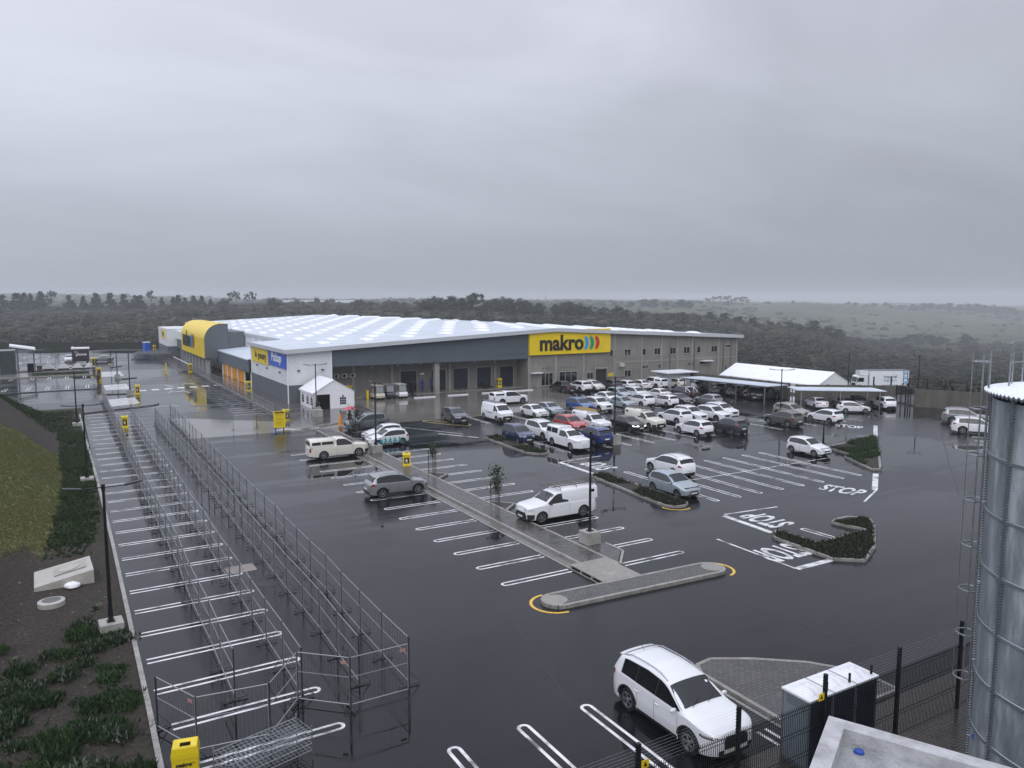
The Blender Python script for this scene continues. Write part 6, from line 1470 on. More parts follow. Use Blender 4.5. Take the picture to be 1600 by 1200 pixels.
t = thing('umbrella', 'open pink umbrella held over the walking pair by the small tent', 'umbrella', (ux - .05, uy - .36, 1.38)); P = [[(math.cos(a) * r_, math.sin(a) * r_, .62 + .26 * (1 - (r_ / .68) ** 2) - (.03 if i % 2 else 0)) for i, a in enumerate(np.linspace(0, 2 * math.pi, 17))] for r_ in (.02, .25, .48, .68)]
obj('canopy', MB().grid(P, flip=True), mat('pink_cloth', (.52, .10, .14), .5), t); obj('shaft', MB().tube((0, 0, -.1), (0, 0, .95), .012, n=6).tube((0, 0, -.1), (.0, .06, -.14), .014, n=6), blackm, t)
person(57.6, 52.9, 1.75, 'person in a grey top leaning at the side of the dark grey crossover', R(20), grycl, blk, lean=.12)
person(4.6, 133.4, 1.75, 'person in dark clothes by the tall yellow box in the far left car park', R(180), maro, blk)
for k, (x, lb) in enumerate(((43.0, 'person in blue overalls standing at the service door, left of two'), (44.3 + .1, 'person in blue overalls standing near the column, right of two'))): person(x, 98.3, 1.8, lb, R(180), blu, blu, z=.16)
person(41.9, 98.4, 1.8, 'person in dark clothes standing in front of the first navy roller door', R(180), navy, blk, z=.16)
t = thing('traffic_cone', 'tall orange cone shaped marker in front of the small white tent', 'cone', (*at(532, 664, .1), .1)); obj('cone', MB().lathe([(.26, 0), (.26, .05), (.2, .06), (.07, 1.25), (0, 1.27)], n=16), mat('cone_orange', (.75, .26, .02), .45), t); obj('stem', MB().tube((0, 0, 1.25), (0, 0, 1.6), .04), blackm, t)
t = thing('concrete_planter', 'square grey concrete block beside the dark doorway of the small tent', 'concrete block', (*at(496, 650, .1), .1)); obj('block', MB().box(-.5, .5, -.4, .4, 0, .72), concrete, t)
# ------------------------------------------------------------------ golf carts by the recess wall
def cart(x, y, label, roofc, body):
    t = thing('golf_cart', label, 'golf cart', (x, y, 0), R(-88), 'golf carts under the fascia'); 
    mb = MB(); pr = [(-1.1, .3), (1.15, .3), (1.2, .6), (1.0, .85), (.55, .92), (.5, .45), (-.1, .45), (-.15, .75), (-.7, .8), (-1.1, .7)]
    for s in (.58, -.58): mb.add([(a, s, b) for a, b in pr], [tuple(range(len(pr)))])
    n = len(pr); mb.add([(a, s, b) for a, b in pr for s in (.58, -.58)], [(2 * i, 2 * i + 1, (2 * i + 3) % (2 * n), (2 * i + 2) % (2 * n)) for i in range(n)]); obj('body', mb, body, t)
    P = [[(xx, yy, 1.86 + .05 * math.cos(yy * 2) - .02 * xx * xx) for yy in np.linspace(-.6, .6, 6)] for xx in np.linspace(-1.1, .85, 6)]; obj('roof', MB().grid(P).box(-1.1, .85, -.6, .6, 1.8, 1.86), roofc, t)
    for xx, yy in ((.75, .52), (.75, -.52), (-.9, .52), (-.9, -.52)): obj('roof_post', MB().tube((xx + (.15 if xx > 0 else 0), yy, .8), (xx, yy, 1.82), .025, n=6), blackm, t)
    obj('seat', MB().box(-.65, -.1, -.5, .5, .8, .92).box(-.75, -.62, -.5, .5, .85, 1.3), mat('seat_beige', (.30, .27, .22), .6), t); obj('windscreen', MB().quad((.9, -.5, .95), (.9, .5, .95), (.77, .5, 1.75), (.77, -.5, 1.75)), mat('clear_sheet', (.25, .27, .28), .1, alpha=.5), t)
    obj('steering_wheel', MB().tube((.3, .25, 1.1), (.34, .25, 1.13), .16, n=12), blackm, t)
    ty, rm = wheel_meshes(.24, w=.18)
    for xx in (.8, -.75):
        for s in (1, -1):
            w = put('wheel', ty, t, (xx, s * .5, .24)); put('rim', rm, w)
            if s < 0: w.rotation_euler = (0, 0, math.pi)
cart(35.3, 95.2, 'golf cart with a cream roof and cream body, leftmost of three', mat('cart_cream', (.55, .50, .42), .4), mat('cart_cream', (.55, .50, .42), .4))
cart(36.9, 95.6, 'golf cart with a clear roof and dark body, middle of three', mat('cart_grey', (.2, .22, .22), .4), PDG); cart(38.5, 95.3, 'golf cart with a cream roof and white nose, rightmost of three', mat('cart_cream', (.55, .50, .42), .4), PW)
def quad(x, y, label):
    t = thing('quad_bike', label, 'quad bike', (x, y, 0), R(-160)); obj('body', MB().box(-.6, .6, -.16, .16, .45, .75).box(-.75, -.3, -.45, .45, .62, .72).box(.3, .8, -.45, .45, .62, .72).box(.2, .45, -.12, .12, .75, .98), PBK, t); obj('handlebar', MB().tube((.3, -.38, 1.05), (.3, .38, 1.05), .02).tube((.3, 0, .8), (.3, 0, 1.05), .03), blackm, t)
    ty, rm = wheel_meshes(.28, w=.2)
    for xx in (.55, -.55):
        for s in (1, -1): w = put('wheel', ty, t, (xx, s * .45, .28)); put('rim', rm, w)
quad(40.3, 96.6, 'black quad bike with silver wheels right of the golf carts')
t = thing('yellow_bollard', 'thick yellow and black bollard left of the golf carts', 'bollard', (34.3, 96.2, 0)); obj('post', MB().box(-.12, .12, -.12, .12, 0, 1.15), yellowp, t)
ybox(55.1, 98.0, 0, 'yellow display box beside the last navy roller door under the fascia', h=1.35, z=.16)
t = thing('pallet_jack', 'dark trolley parked on the ledge left of the yellow box under the fascia', 'trolley', (52.9, 97.6, .16)); obj('deck', MB().box(-.8, .8, -.4, .4, .18, .26), blackm, t); obj('handle', MB().tube((-.8, -.3, .2), (-.9, -.3, .95), .03).tube((-.8, .3, .2), (-.9, .3, .95), .03).tube((-.9, -.3, .95), (-.9, .3, .95), .03), blackm, t)
for k, x in enumerate((41.3, 46.2, 51.4, 56.6)): t = thing('wheel_stop', ('first', 'second', 'third', 'fourth')[k] + ' white wheel stop from the left on the concrete before the roller doors', 'wheel stop', (x, 93.6, .005), R(-1), 'white wheel stops'); obj('bar', MB().box(-1.5, 1.5, -.1, .1, 0, .14), whitep, t)

# ------------------------------------------------------------------ far left car park: shelter, trailer, barriers, trolleys, fence
t = thing('glass_shelter', 'dark glazed shelter with a tilted white roof at the far left edge', 'shelter', (-15.5, 158.5, 0), R(2))
obj('wall', MB().box(-8, 8.6, 0, 6, 0, 4.1), mat('shelter_glass', (.055, .065, .075), .2, noise=.3, nscale=.8), t)
for k in range(8): obj('frame_post', MB().box(-8 + k * 2.37 - .07, -8 + k * 2.37 + .07, -.1, 0, 0, 4.1), greysteel, t)
mb = MB(); mb.add([(7.8, -1, 5.1), (11.6, -1, 4.4), (11.6, 5, 4.4), (7.8, 5, 5.1), (7.8, -1, 4.85), (11.6, -1, 4.15), (11.6, 5, 4.15), (7.8, 5, 4.85)], [(0, 1, 2, 3), (0, 4, 5, 1), (1, 5, 6, 2), (3, 7, 4, 0), (4, 7, 6, 5)]); obj('roof', mb, whitep, t)
for x in (8.9, 11.3): obj('roof_post', MB().tube((x, 0, 0), (x, 0, 4.2), .12), greysteel, t)
t = thing('waste_bin', 'tall black bin standing right of the glazed shelter', 'bin', (-4.7, 160, 0)); obj('body', MB().box(-.6, .6, 0, 1, .1, 1.6), blackm, t); obj('lid', MB().box(-.65, .65, -.05, 1.05, 1.6, 1.7), black, t)
t = thing('waste_bin', 'lower brown bin to the right of the tall black bin by the shelter', 'bin', (-3.5, 160, 0)); obj('body', MB().box(-.4, .4, 0, 1, .1, 1.1), mat('brown_bin', (.08, .06, .045), .6), t); obj('lid', MB().box(-.44, .44, -.04, 1.04, 1.1, 1.2), blackm, t)
t = thing('exhibition_trailer', 'black trailer with white lettering and a white roof rim in the far left car park', 'trailer', (3.1, 178, 0), R(-2)); tb = obj('body', MB().box(-1.3, 1.75, 0, 3, .5, 3.0), mat('trailer_black', (.03, .022, .032), .4), t); obj('roof', MB().box(-1.4, 1.85, -.1, 3.1, 3.0, 3.25).tube((-1.1, .4, 3.2), (-1.1, .4, 3.55), .18), whitep, t); obj('wheel', MB().tube((-1.0, 1.2, .35), (-.7, 1.2, .35), .35, n=14).tube((1.2, 1.2, .35), (1.5, 1.2, .35), .35, n=14), rubber, t)
text('letters', 'phone', .75, whitep, face_mat((.35, -.02, 1.95), (1, 0, 0), (0, 0, 1)), tb, bold=.02); text('letters', 'the', .45, whitep, face_mat((-.55, -.02, 2.45), (1, 0, 0), (0, 0, 1)), tb)
for k, x in enumerate((-2.2, .2, 2.5, 4.5)):
    t = thing('water_barrier', ('first', 'second', 'third', 'fourth')[k] + ' from the left of the low white plastic barriers before the black trailer', 'plastic barrier', (x, 167 - .1 * k, 0), 0, 'low white plastic barriers'); P = [(-.95, 0), (-.75, .28), (-.55, .32), (-.45, .75), (.45, .75), (.55, .32), (.75, .28), (.95, 0)]
    mb = MB()
    for yy in (-.25, .25): mb.add([(a, yy, b + .12) for a, b in P], [tuple(range(8))])
    mb.add([(a, yy, b + .12) for a, b in P for yy in (-.25, .25)], [(2 * i, 2 * i + 1, (2 * i + 3) % 16, (2 * i + 2) % 16) for i in range(8)]); obj('shell', mb, whitep, t); obj('foot', MB().box(-.9, .9, -.2, .2, 0, .12), blackm, t)
struct('paved_strip', MB().prism([(-12, 151), (4.6, 151.5), (4.6, 158.5), (-12, 158)], -.02, .10), mat('pink_paving', (.16, .15, .15), .25, noise=.2, nscale=2)); struct('kerb', MB().prism([(-12, 150.4), (4.6, 150.9), (4.6, 151.2), (-12, 150.7)], -.02, .16), kerbm)
for pts in ([(1.4, 99.6), (9.6, 103.5), (10.1, 104.5)], [(8.2, 140.3), (10.6, 141.5)], [(4.9, 118.5), (8, 117.8)], [(-12, 126.2), (4.5, 127)], [(4.4, 164.5), (-12, 163)], [(8, 165), (10, 168)]): kerb('kerb', pts, h=.12, w=.14, m=mat('wet_dark_kerb', (.07, .07, .068), .3, noise=.3))
struct('raised_crossing', MB().prism([(4.6, 104.5), (8.2, 106.5), (8.1, 113.5), (4.9, 112.5)], .004, .02), mat('worn_white', (.5, .5, .49), .2)); struct('raised_crossing', MB().prism([(5.2, 124), (8.4, 124), (8.4, 132.5), (5.2, 132)], .004, .02), mat('worn_white', (.5, .5, .49), .2)); struct('raised_crossing', MB().prism([(5.6, 146), (9, 146), (9, 156), (5.6, 156)], .004, .02), mat('worn_white', (.5, .5, .49), .2))
t = tag(obj('hedge', MB().box(-3.7, 4.8, -.8, .8, 0, .45), mat('hedge_green', (.025, .042, .018), .8, noise=.5, nscale=2, bump=1, bscale=4), loc=(-.8, 154, .1)), 'low clipped green hedge in the paved strip of the far left car park', 'hedge')
def trolley_proto():
    fr = MB(); fr.path([(-.25, -.4, .9), (.25, -.4, .9), (.25, .4, .8), (-.25, .4, .8), (-.25, -.4, .9)], .02, 5); fr.path([(-.2, -.3, .45), (.2, -.3, .45), (.2, .35, .5), (-.2, .35, .5), (-.2, -.3, .45)], .015, 5)
    for k in range(5): x = -.24 + .12 * k; fr.tube((x, -.4, .9), (x * .8, -.3, .45), .008, n=4); fr.tube((x, .4, .8), (x * .8, .35, .5), .008, n=4)
    fr.path([(-.2, -.35, .12), (.2, -.35, .12), (.2, .4, .12), (-.2, .4, .12), (-.2, -.35, .12)], .02, 5).tube((-.2, -.35, .12), (-.25, -.42, .95), .02, n=5).tube((.2, -.35, .12), (.25, -.42, .95), .02, n=5).tube((-.27, -.46, 1.0), (.27, -.46, 1.0), .025, n=6)
    wh = MB(); [wh.tube((x - .015, y, .06), (x + .015, y, .06), .06, n=8) for x in (-.2, .2) for y in (-.33, .38)]
    return mesh('frame', fr, greysteel), mesh('castor', wh, blackm)
tp = trolley_proto()
for row in range(3):
    for k in range(26):
        t = thing('shopping_trolley', ('steel shopping trolley nested in the nearest of the three trolley rows', 'steel shopping trolley nested in the middle of the three trolley rows', 'steel shopping trolley nested in the farthest of the three trolley rows')[row], 'trolley', (13.4 + .26 * k + .6 * row, 184.6 + 3.8 * row - .1 * k, 0), R(90), ('nearest', 'middle', 'farthest')[row] + ' trolley row'); t.scale = (1.2, 1.2, 1.45); put('frame', tp[0], t); put('castor', tp[1], t)
t = thing('boundary_fence', 'dark low screen along the far edge of the left car park', 'fence', (-40, 262, 0), math.atan2(-34, 60)); obj('screen', MB().box(0, 73, -.06, .06, -.2, 1.5), mat('green_netting', (.016, .022, .018), .8, noise=.3), t)
fence_posts([(-38, 262.5), (24, 228)], 16, 4.3, 0, 'black fence post rising above the dark screen behind the left car park', 'fence posts behind the left car park')
t = thing('entrance_rail', 'white topped railing along the store entrance under the yellow arch', 'railing', (19.9, 150, .12), R(90)); mb = MB(); mb.tube((0, 0, 1.1), (22, 0, 1.1), .06)
obj('top_rail', mb, whitep, t); mb = MB()
for k in range(12): mb.tube((k * 2, 0, 0), (k * 2, 0, 1.1), .05, n=6)
obj('post', mb, galv, t)

# ------------------------------------------------------------------ things on the soil at the left
t = thing('concrete_chamber', 'pale rectangular concrete chamber with a round lid on the bare soil', 'concrete chamber', (-.45, 40.6, -.2), R(4)); cc_ = mat('pale_concrete2', (.40, .385, .35), .5, noise=.15, nscale=3)
mb = MB(); mb.add([(-1.3, -1.1, 0), (1.1, -1.3, 0), (1.2, 1.0, 0), (-1.2, 1.2, 0), (-1.25, -1.1, .40), (1.1, -1.3, .85), (1.15, .9, .87), (-1.15, 1.1, .45)], [(3, 2, 1, 0), (4, 5, 6, 7), (0, 1, 5, 4), (1, 2, 6, 5), (2, 3, 7, 6), (3, 0, 4, 7)]); obj('box', mb, cc_, t)
mb = MB(); sl = lambda x: .668 + .19 * x; mb.add([(x, y, sl(x) + .012) for x, y in ((-.45, -.5), (.85, -.6), (.9, .55), (-.4, .62))], [(0, 1, 2, 3)]); obj('lid_panel', mb, mat('pale_concrete3', (.33, .32, .28), .5, noise=.15, nscale=4), t)
mb = MB(); ring = arc((.2, 0), .42, 0, 360, 20); mb.add([(x, y, sl(x) + .03) for x, y in ring[:-1]], [tuple(range(20))]); obj('round_lid', mb, cc_, t)
t = thing('manhole_ring', 'round concrete manhole ring with a dark lid on the bare soil', 'manhole', (-.95, 37.3, .0)); obj('ring', MB().lathe([(.52, -.3), (.52, .22), (.36, .26)], n=28), cc_, t); obj('lid', MB().lathe([(.36, .262), (0, .255)], n=28), mat('dark_lid', (.10, .10, .095), .5, noise=.4, nscale=8), t)
P = []; g_ = random.Random(2)
for i in range(11):
    b = i / 10 * math.pi; P.append([((.33 + .03 * g_.random()) * math.sin(b) * math.cos(a), (.20 + .09 * g_.random()) * math.sin(b) * math.sin(a), .12 + (.13 + .05 * g_.random()) * math.cos(b)) for a in np.linspace(0, 2 * math.pi, 15)]); P[-1][-1] = P[-1][0]
t = thing('plastic_sack', 'crumpled white plastic sack lying in front of the concrete chamber', 'sack', (-.15, 39.15, .02), R(-15)); obj('sack', MB().grid(P, flip=True), tarp, t, True)
t = thing('soil_twigs', 'dry twigs lying on the soil at the left edge', 'twigs', (-2.3, 33.4, .15)); obj('twig', MB().tube((0, 0, 0), (.7, -.5, .05), .03, .015, 5).tube((.2, .3, 0), (.1, -.4, .04), .02, .01, 5), bark, t)
# drain covers on the asphalt
tag(obj('inspection_cover', MB().prism([(6.25, 37.3), (7.6, 37.4), (7.6, 38.5), (6.25, 38.4)], .003, .012), mat('buff_cover', (.22, .19, .16), .3, noise=.3, nscale=3)), 'pale square inspection cover between the second and third barrier rows', 'inspection cover')
mb = MB(); mb.lathe([(.5, .006), (.42, .014), (.0, .014)], 7.7, 35.3, 24); tag(obj('drain_cover', mb, mat('iron_cover', (.035, .035, .038), .4, metal=.5)), 'round dark iron drain cover beside the third barrier row', 'drain cover')
g = MB().lathe([(.0, 0.003), (.45, .006)], 22.4, 77.0, 20)

# ------------------------------------------------------------------ near fence of welded mesh
FX = [7.6, 10.97, 14.2, 17.5, 20.8, 24.0]
fencem = mat('fence_black', (.006, .007, .009), .6, spec=.25)
t0 = thing('mesh_fence', 'black welded mesh security fence with electric strands across the bottom right', 'fence', (FX[0], 13.0, 0))
for i, x in enumerate(FX):
    p = obj('post', MB().box(x - FX[0] - .045, x - FX[0] + .045, -.045, .045, -.3, 2.85 if i < 5 else 2.95), black, t0)
    mb = MB()
    for k in range(8): mb.tube((x - FX[0] - .10, .0, 2.78 - k * .085), (x - FX[0] - .04, .0, 2.78 - k * .085), .014, .022, 6)
    obj('insulator', mb, blackm, p)
for a, b in zip(FX[:-1], FX[1:]):
    mb = MB(); a -= FX[0] - .05; b -= FX[0] + .05; n = int((b - a) / .072)
    for k in range(n + 1):
        x = a + (b - a) * k / n; prev = None
        for z in (.05, .72, .77, .82, 1.40, 1.45, 1.50, 2.02, 2.07, 2.12, 2.20): 
            q = (x, .03 if z in (.77, 1.45, 2.07) else 0, z)
            if prev: mb.tube(prev, q, .0085, n=4, cap=False)
            prev = q
    for z in (.1, .72, .82, 1.40, 1.50, 2.02, 2.12): mb.box(a, b, -.006, .006, z - .005, z + .005)
    obj('mesh_panel', mb, fencem, t0)
mb = MB()
for k in range(8): z = 2.78 - k * .085; mb.tube((-3, 0, z), (FX[-1] - FX[0], 0, z), .0018, n=3)
obj('electric_strand', mb, galv, t0)
for x, z, lb in ((17.32, 2.25, 'small yellow warning sign on the fence strands by the portable toilets'), (11.15, 2.3, 'small yellow warning sign on the fence strands in front of the bay lines')):
    t = thing('warning_sign', lb, 'warning sign', (x, 12.97, z)); bd = obj('plate', MB().box(-.11, .11, -.006, .006, -.10, .10), yellowp, t); obj('pictogram', MB().add([(-.05, -.008, -.06), (.06, -.008, -.06), (.0, -.008, .07)], [(0, 1, 2)]), blackm, bd)
t = thing('mesh_fence', 'black mesh fence panel running back from the last near post beside the tank', 'fence', (24.06, 13.0, 0), R(10)); mb = MB()
for k in range(36): x = .1 + k * .065; mb.box(x - .003, x + .003, -.003, .003, .05, 2.0)
for z in (.1, .7, 1.3, 1.95): mb.box(.05, 2.4, -.006, .006, z - .006, z + .006)
obj('mesh_panel', mb, fencem, t); obj('top_rail', MB().box(.05, 2.4, -.015, .015, 2.0, 2.03), fencem, t)

# ------------------------------------------------------------------ concrete roof with parapet, bottom right
t = thing('pump_house', 'concrete flat roofed pump house with a raised parapet, bottom right corner', 'pump house', (0, 0, 0))
ZR = 6.0; A_ = (10.9, 8.0); d1 = Vector((.45, -.893)); d1.normalize(); ax2 = Vector((-.893, -.45)); B2 = (A_[0] + d1.x * 5.2, A_[1] + d1.y * 5.2); 
dL = Vector((9.39 - 10.87, 7.18 - 7.98)).normalized(); dR = Vector((12.06 - 10.87, 5.49 - 7.98)).normalized()
def pp(u, v): return (10.87 + dL.x * u + dR.x * v, 7.98 + dL.y * u + dR.y * v)
rough_c = mat('rough_parapet', (.40, .40, .41), .35, noise=.35, nscale=2.2, bump=.6, bscale=14); floor_c = wet_ground('roof_floor', (.34, .35, .36), (.15, .155, .16), r_wet=.08, r_dry=.3, patch=.8, tex=20)
wv = .28
def bandp(u0, u1, v0, v1, z0, z1): return [pp(u0, v0), pp(u1, v0), pp(u1, v1), pp(u0, v1)]
mb = MB(); mb.prism(bandp(0, 5.5, 0, wv, 0, 0), ZR - .45, ZR); mb.prism(bandp(0, wv, wv, 7, 0, 0), ZR - .45, ZR); obj('parapet', mb, rough_c, t)
obj('roof_slab', MB().prism(bandp(wv, 5.5, wv, 7, 0, 0), ZR - .5, ZR - .22), floor_c, t); obj('wall', MB().prism(bandp(.06, 5.4, .06, 6.9, 0, 0), 0, ZR - .46), boundc, t)
c_ = at(1342, 1176, ZR - .22); obj('drain_grate', MB().lathe([(.085, ZR - .23), (.075, ZR - .18), (.0, ZR - .165)], c_[0], c_[1], 14), mat('blue_plastic', (.02, .06, .30), .4), t)

# ------------------------------------------------------------------ bolted steel water tank
TR = 3.0; pt = Vector((21.4, 11.2)); un = pt.normalized(); nn = Vector((un.y, -un.x)); tc_ = pt + nn * TR; TH = 10.6
t = thing('water_tank', 'tall round tank of bolted galvanised steel plates with a white roof at the right edge', 'water tank', (tc_.x, tc_.y, 0))
def tank_mat():
    m = bpy.data.materials.new('tank_steel'); m.use_nodes = True; tt_ = m.node_tree; b = tt_.nodes['Principled BSDF']; co = tt_.nodes.new('ShaderNodeTexCoord').outputs['Object']
    mp_ = nd(tt_, 'ShaderNodeMapping'); mp_.inputs['Scale'].default_value = (1.6, 1.6, .35); tt_.links.new(co, mp_.inputs[0]); n_ = nd(tt_, 'ShaderNodeTexNoise', Scale=1.3, Detail=6.0, Roughness=.65); tt_.links.new(mp_.outputs[0], n_.inputs['Vector'])
    v_ = nd(tt_, 'ShaderNodeTexVoronoi', Scale=9.0); tt_.links.new(co, v_.inputs['Vector'])
    f_ = math_node(tt_, 'ADD', math_node(tt_, 'MULTIPLY', n_.outputs[0], .85), math_node(tt_, 'MULTIPLY', v_.outputs['Color'], .15)) if False else n_.outputs[0]
    tt_.links.new(ramp_node(tt_, f_, [(.32, (.17, .20, .215)), (.52, (.28, .315, .335)), (.66, (.50, .53, .55))]), b.inputs['Base Color']); tt_.links.new(ramp_node(tt_, n_.outputs[0], [(.35, .28), (.65, .5)]), b.inputs['Roughness']); b.inputs['Metallic'].default_value = .3; return m
tm = tank_mat(); NS = 10
CO = 1.49
for c in range(7):
    z0, z1 = c * CO, min((c + 1) * CO, TH)
    obj('shell_ring', MB().lathe([(TR - .012 * (c % 2), z0), (TR - .012 * (c % 2), z1)], n=96), tm, t, True)
ang0 = math.atan2(-nn.y, -nn.x)
mb = MB()
for c in range(1, 7): mb.lathe([(TR + .004, c * CO - .05), (TR + .028, c * CO - .03), (TR + .028, c * CO + .03), (TR + .004, c * CO + .05)], n=96)
obj('ring_seam', mb, mat('seam_steel', (.30, .33, .35), .35, metal=.7), t)
bo = MB(); st = MB()
for k in range(NS):
    a = ang0 + .56 + k * 2 * math.pi / NS
    st.tube((TR * math.cos(a), TR * math.sin(a), 0), (TR * math.cos(a), TR * math.sin(a), TH), .055, n=6)
    for q in range(int(TH / .075)):
        z = .04 + q * .075
        for da in (-.034, .034): rr_ = TR + .03; c0 = Vector((rr_ * math.cos(a + da), rr_ * math.sin(a + da), z)); o0 = Vector((math.cos(a), math.sin(a), 0)) * .028; bo.tube(c0 - o0, c0 + o0, .014, n=5) if abs(((a - ang0 + math.pi) % (2 * math.pi)) - math.pi) < 1.8 else None
for c in range(1, 7):
    for k in range(130):
        a = ang0 - 1.6 + k * .026
        for dz in (-.035, .035): c0 = Vector(((TR + .03) * math.cos(a), (TR + .03) * math.sin(a), c * CO + dz)); o0 = Vector((math.cos(a), math.sin(a), 0)) * .02; bo.tube(c0 - o0, c0 + o0, .013, n=4)
obj('bolt', bo, mat('bolt_steel', (.42, .45, .47), .3, metal=.8), t); obj('stiffener', st, greysteel, t)
mb = MB(); n = 120; V_ = []
for i in range(n * 2 + 1): a = i * math.pi / n; r_ = TR + .20; V_.append((r_ * math.cos(a), r_ * math.sin(a), TH + .02 + (.03 if i % 2 else -.03)))
k0 = len(V_); mb.add(V_ + [(0, 0, TH + .55)], [(i, i + 1, k0) for i in range(n * 2)]); obj('roof', mb, mat('tank_roof', (.70, .73, .76), .3, noise=.08), t)
mb = MB(); mb.grid([[((TR + .2) * math.cos(a), (TR + .2) * math.sin(a), TH - .0 + z + (.03 if i % 2 else -.03)) for z in (-.05, .02)] for i, a in enumerate(np.linspace(0, 2 * math.pi, 2 * n + 1))]); obj('roof_rim', mb, greysteel, t)
# caged ladder and platform rail
la = ang0 + .04; t = thing('tank_ladder', 'galvanised ladder with safety hoops on the left side of the steel tank', 'ladder', (tc_.x + math.cos(la) * (TR + .10), tc_.y + math.sin(la) * (TR + .10), 0), la)
mb = MB(); H2 = TH + 1.05
for s in (-.22, .22): mb.tube((0, s, .3), (0, s, H2), .022, n=8)
obj('rail', mb, galv, t); mb = MB()
for k in range(34): mb.tube((0, -.22, .5 + k * .3), (0, .22, .5 + k * .3), .014, n=6)
obj('rung', mb, galv, t); mb = MB()
for k in range(8): z = 2.6 + k * 1.25; mb.path([(0, -.22, z), (.15, -.32, z), (.32, -.2, z), (.40, 0, z), (.32, .2, z), (.15, .32, z), (0, .22, z)], .02, 6)
obj('hoop', mb, galv, t); mb = MB()
for x, y in ((.15, -.32), (.40, 0), (.15, .32)): mb.tube((x, y, 2.6), (x, y, 11.55), .012, n=5)
obj('cage_strip', mb, galv, t); mb = MB()
for k in range(5): mb.tube((0, .2, 1 + k * 2.2), (-.12, .2, 1 + k * 2.2), .02, n=5)
obj('bracket', mb, galv, t)
t = thing('platform_railing', 'bright pipe railing standing on the roof of the steel tank', 'railing', (tc_.x, tc_.y, TH + .1)); mb = MB(); pts = []
for k in range(12): a = ang0 - .75 + k * .13; pts.append((math.cos(a) * (TR - .35), math.sin(a) * (TR - .35)))
q = pts[:8]
obj('post', (lambda m: ([m.tube((x, y, 0), (x, y, 1.15), .022, n=6) for x, y in q[::2]], m)[1])(MB()), galv, t)
obj('top_rail', MB().path([(x, y, 1.15) for x, y in q], .024, 6).path([(x, y, .6) for x, y in q], .02, 6), galv, t)
obj('deck', MB().box(-.9, .9, -1.0, .4, .12, .18), galv, t)
t = thing('valve_pipes', 'blue valve and pipes at the foot of the steel tank', 'valve', (20.4, 10.6, 0)); obj('pipe', MB().tube((0, 0, .5), (1.2, .2, .5), .12, n=12).tube((0, 0, 0), (0, 0, .6), .12, n=12), mat('teal_pipe', (.04, .22, .22), .4), t); obj('valve_body', MB().tube((.5, .1, .5), (.5, .1, 1.15), .10, n=10).tube((.38, .1, 1.2), (.62, .1, 1.2), .12, n=12), bluep, t)
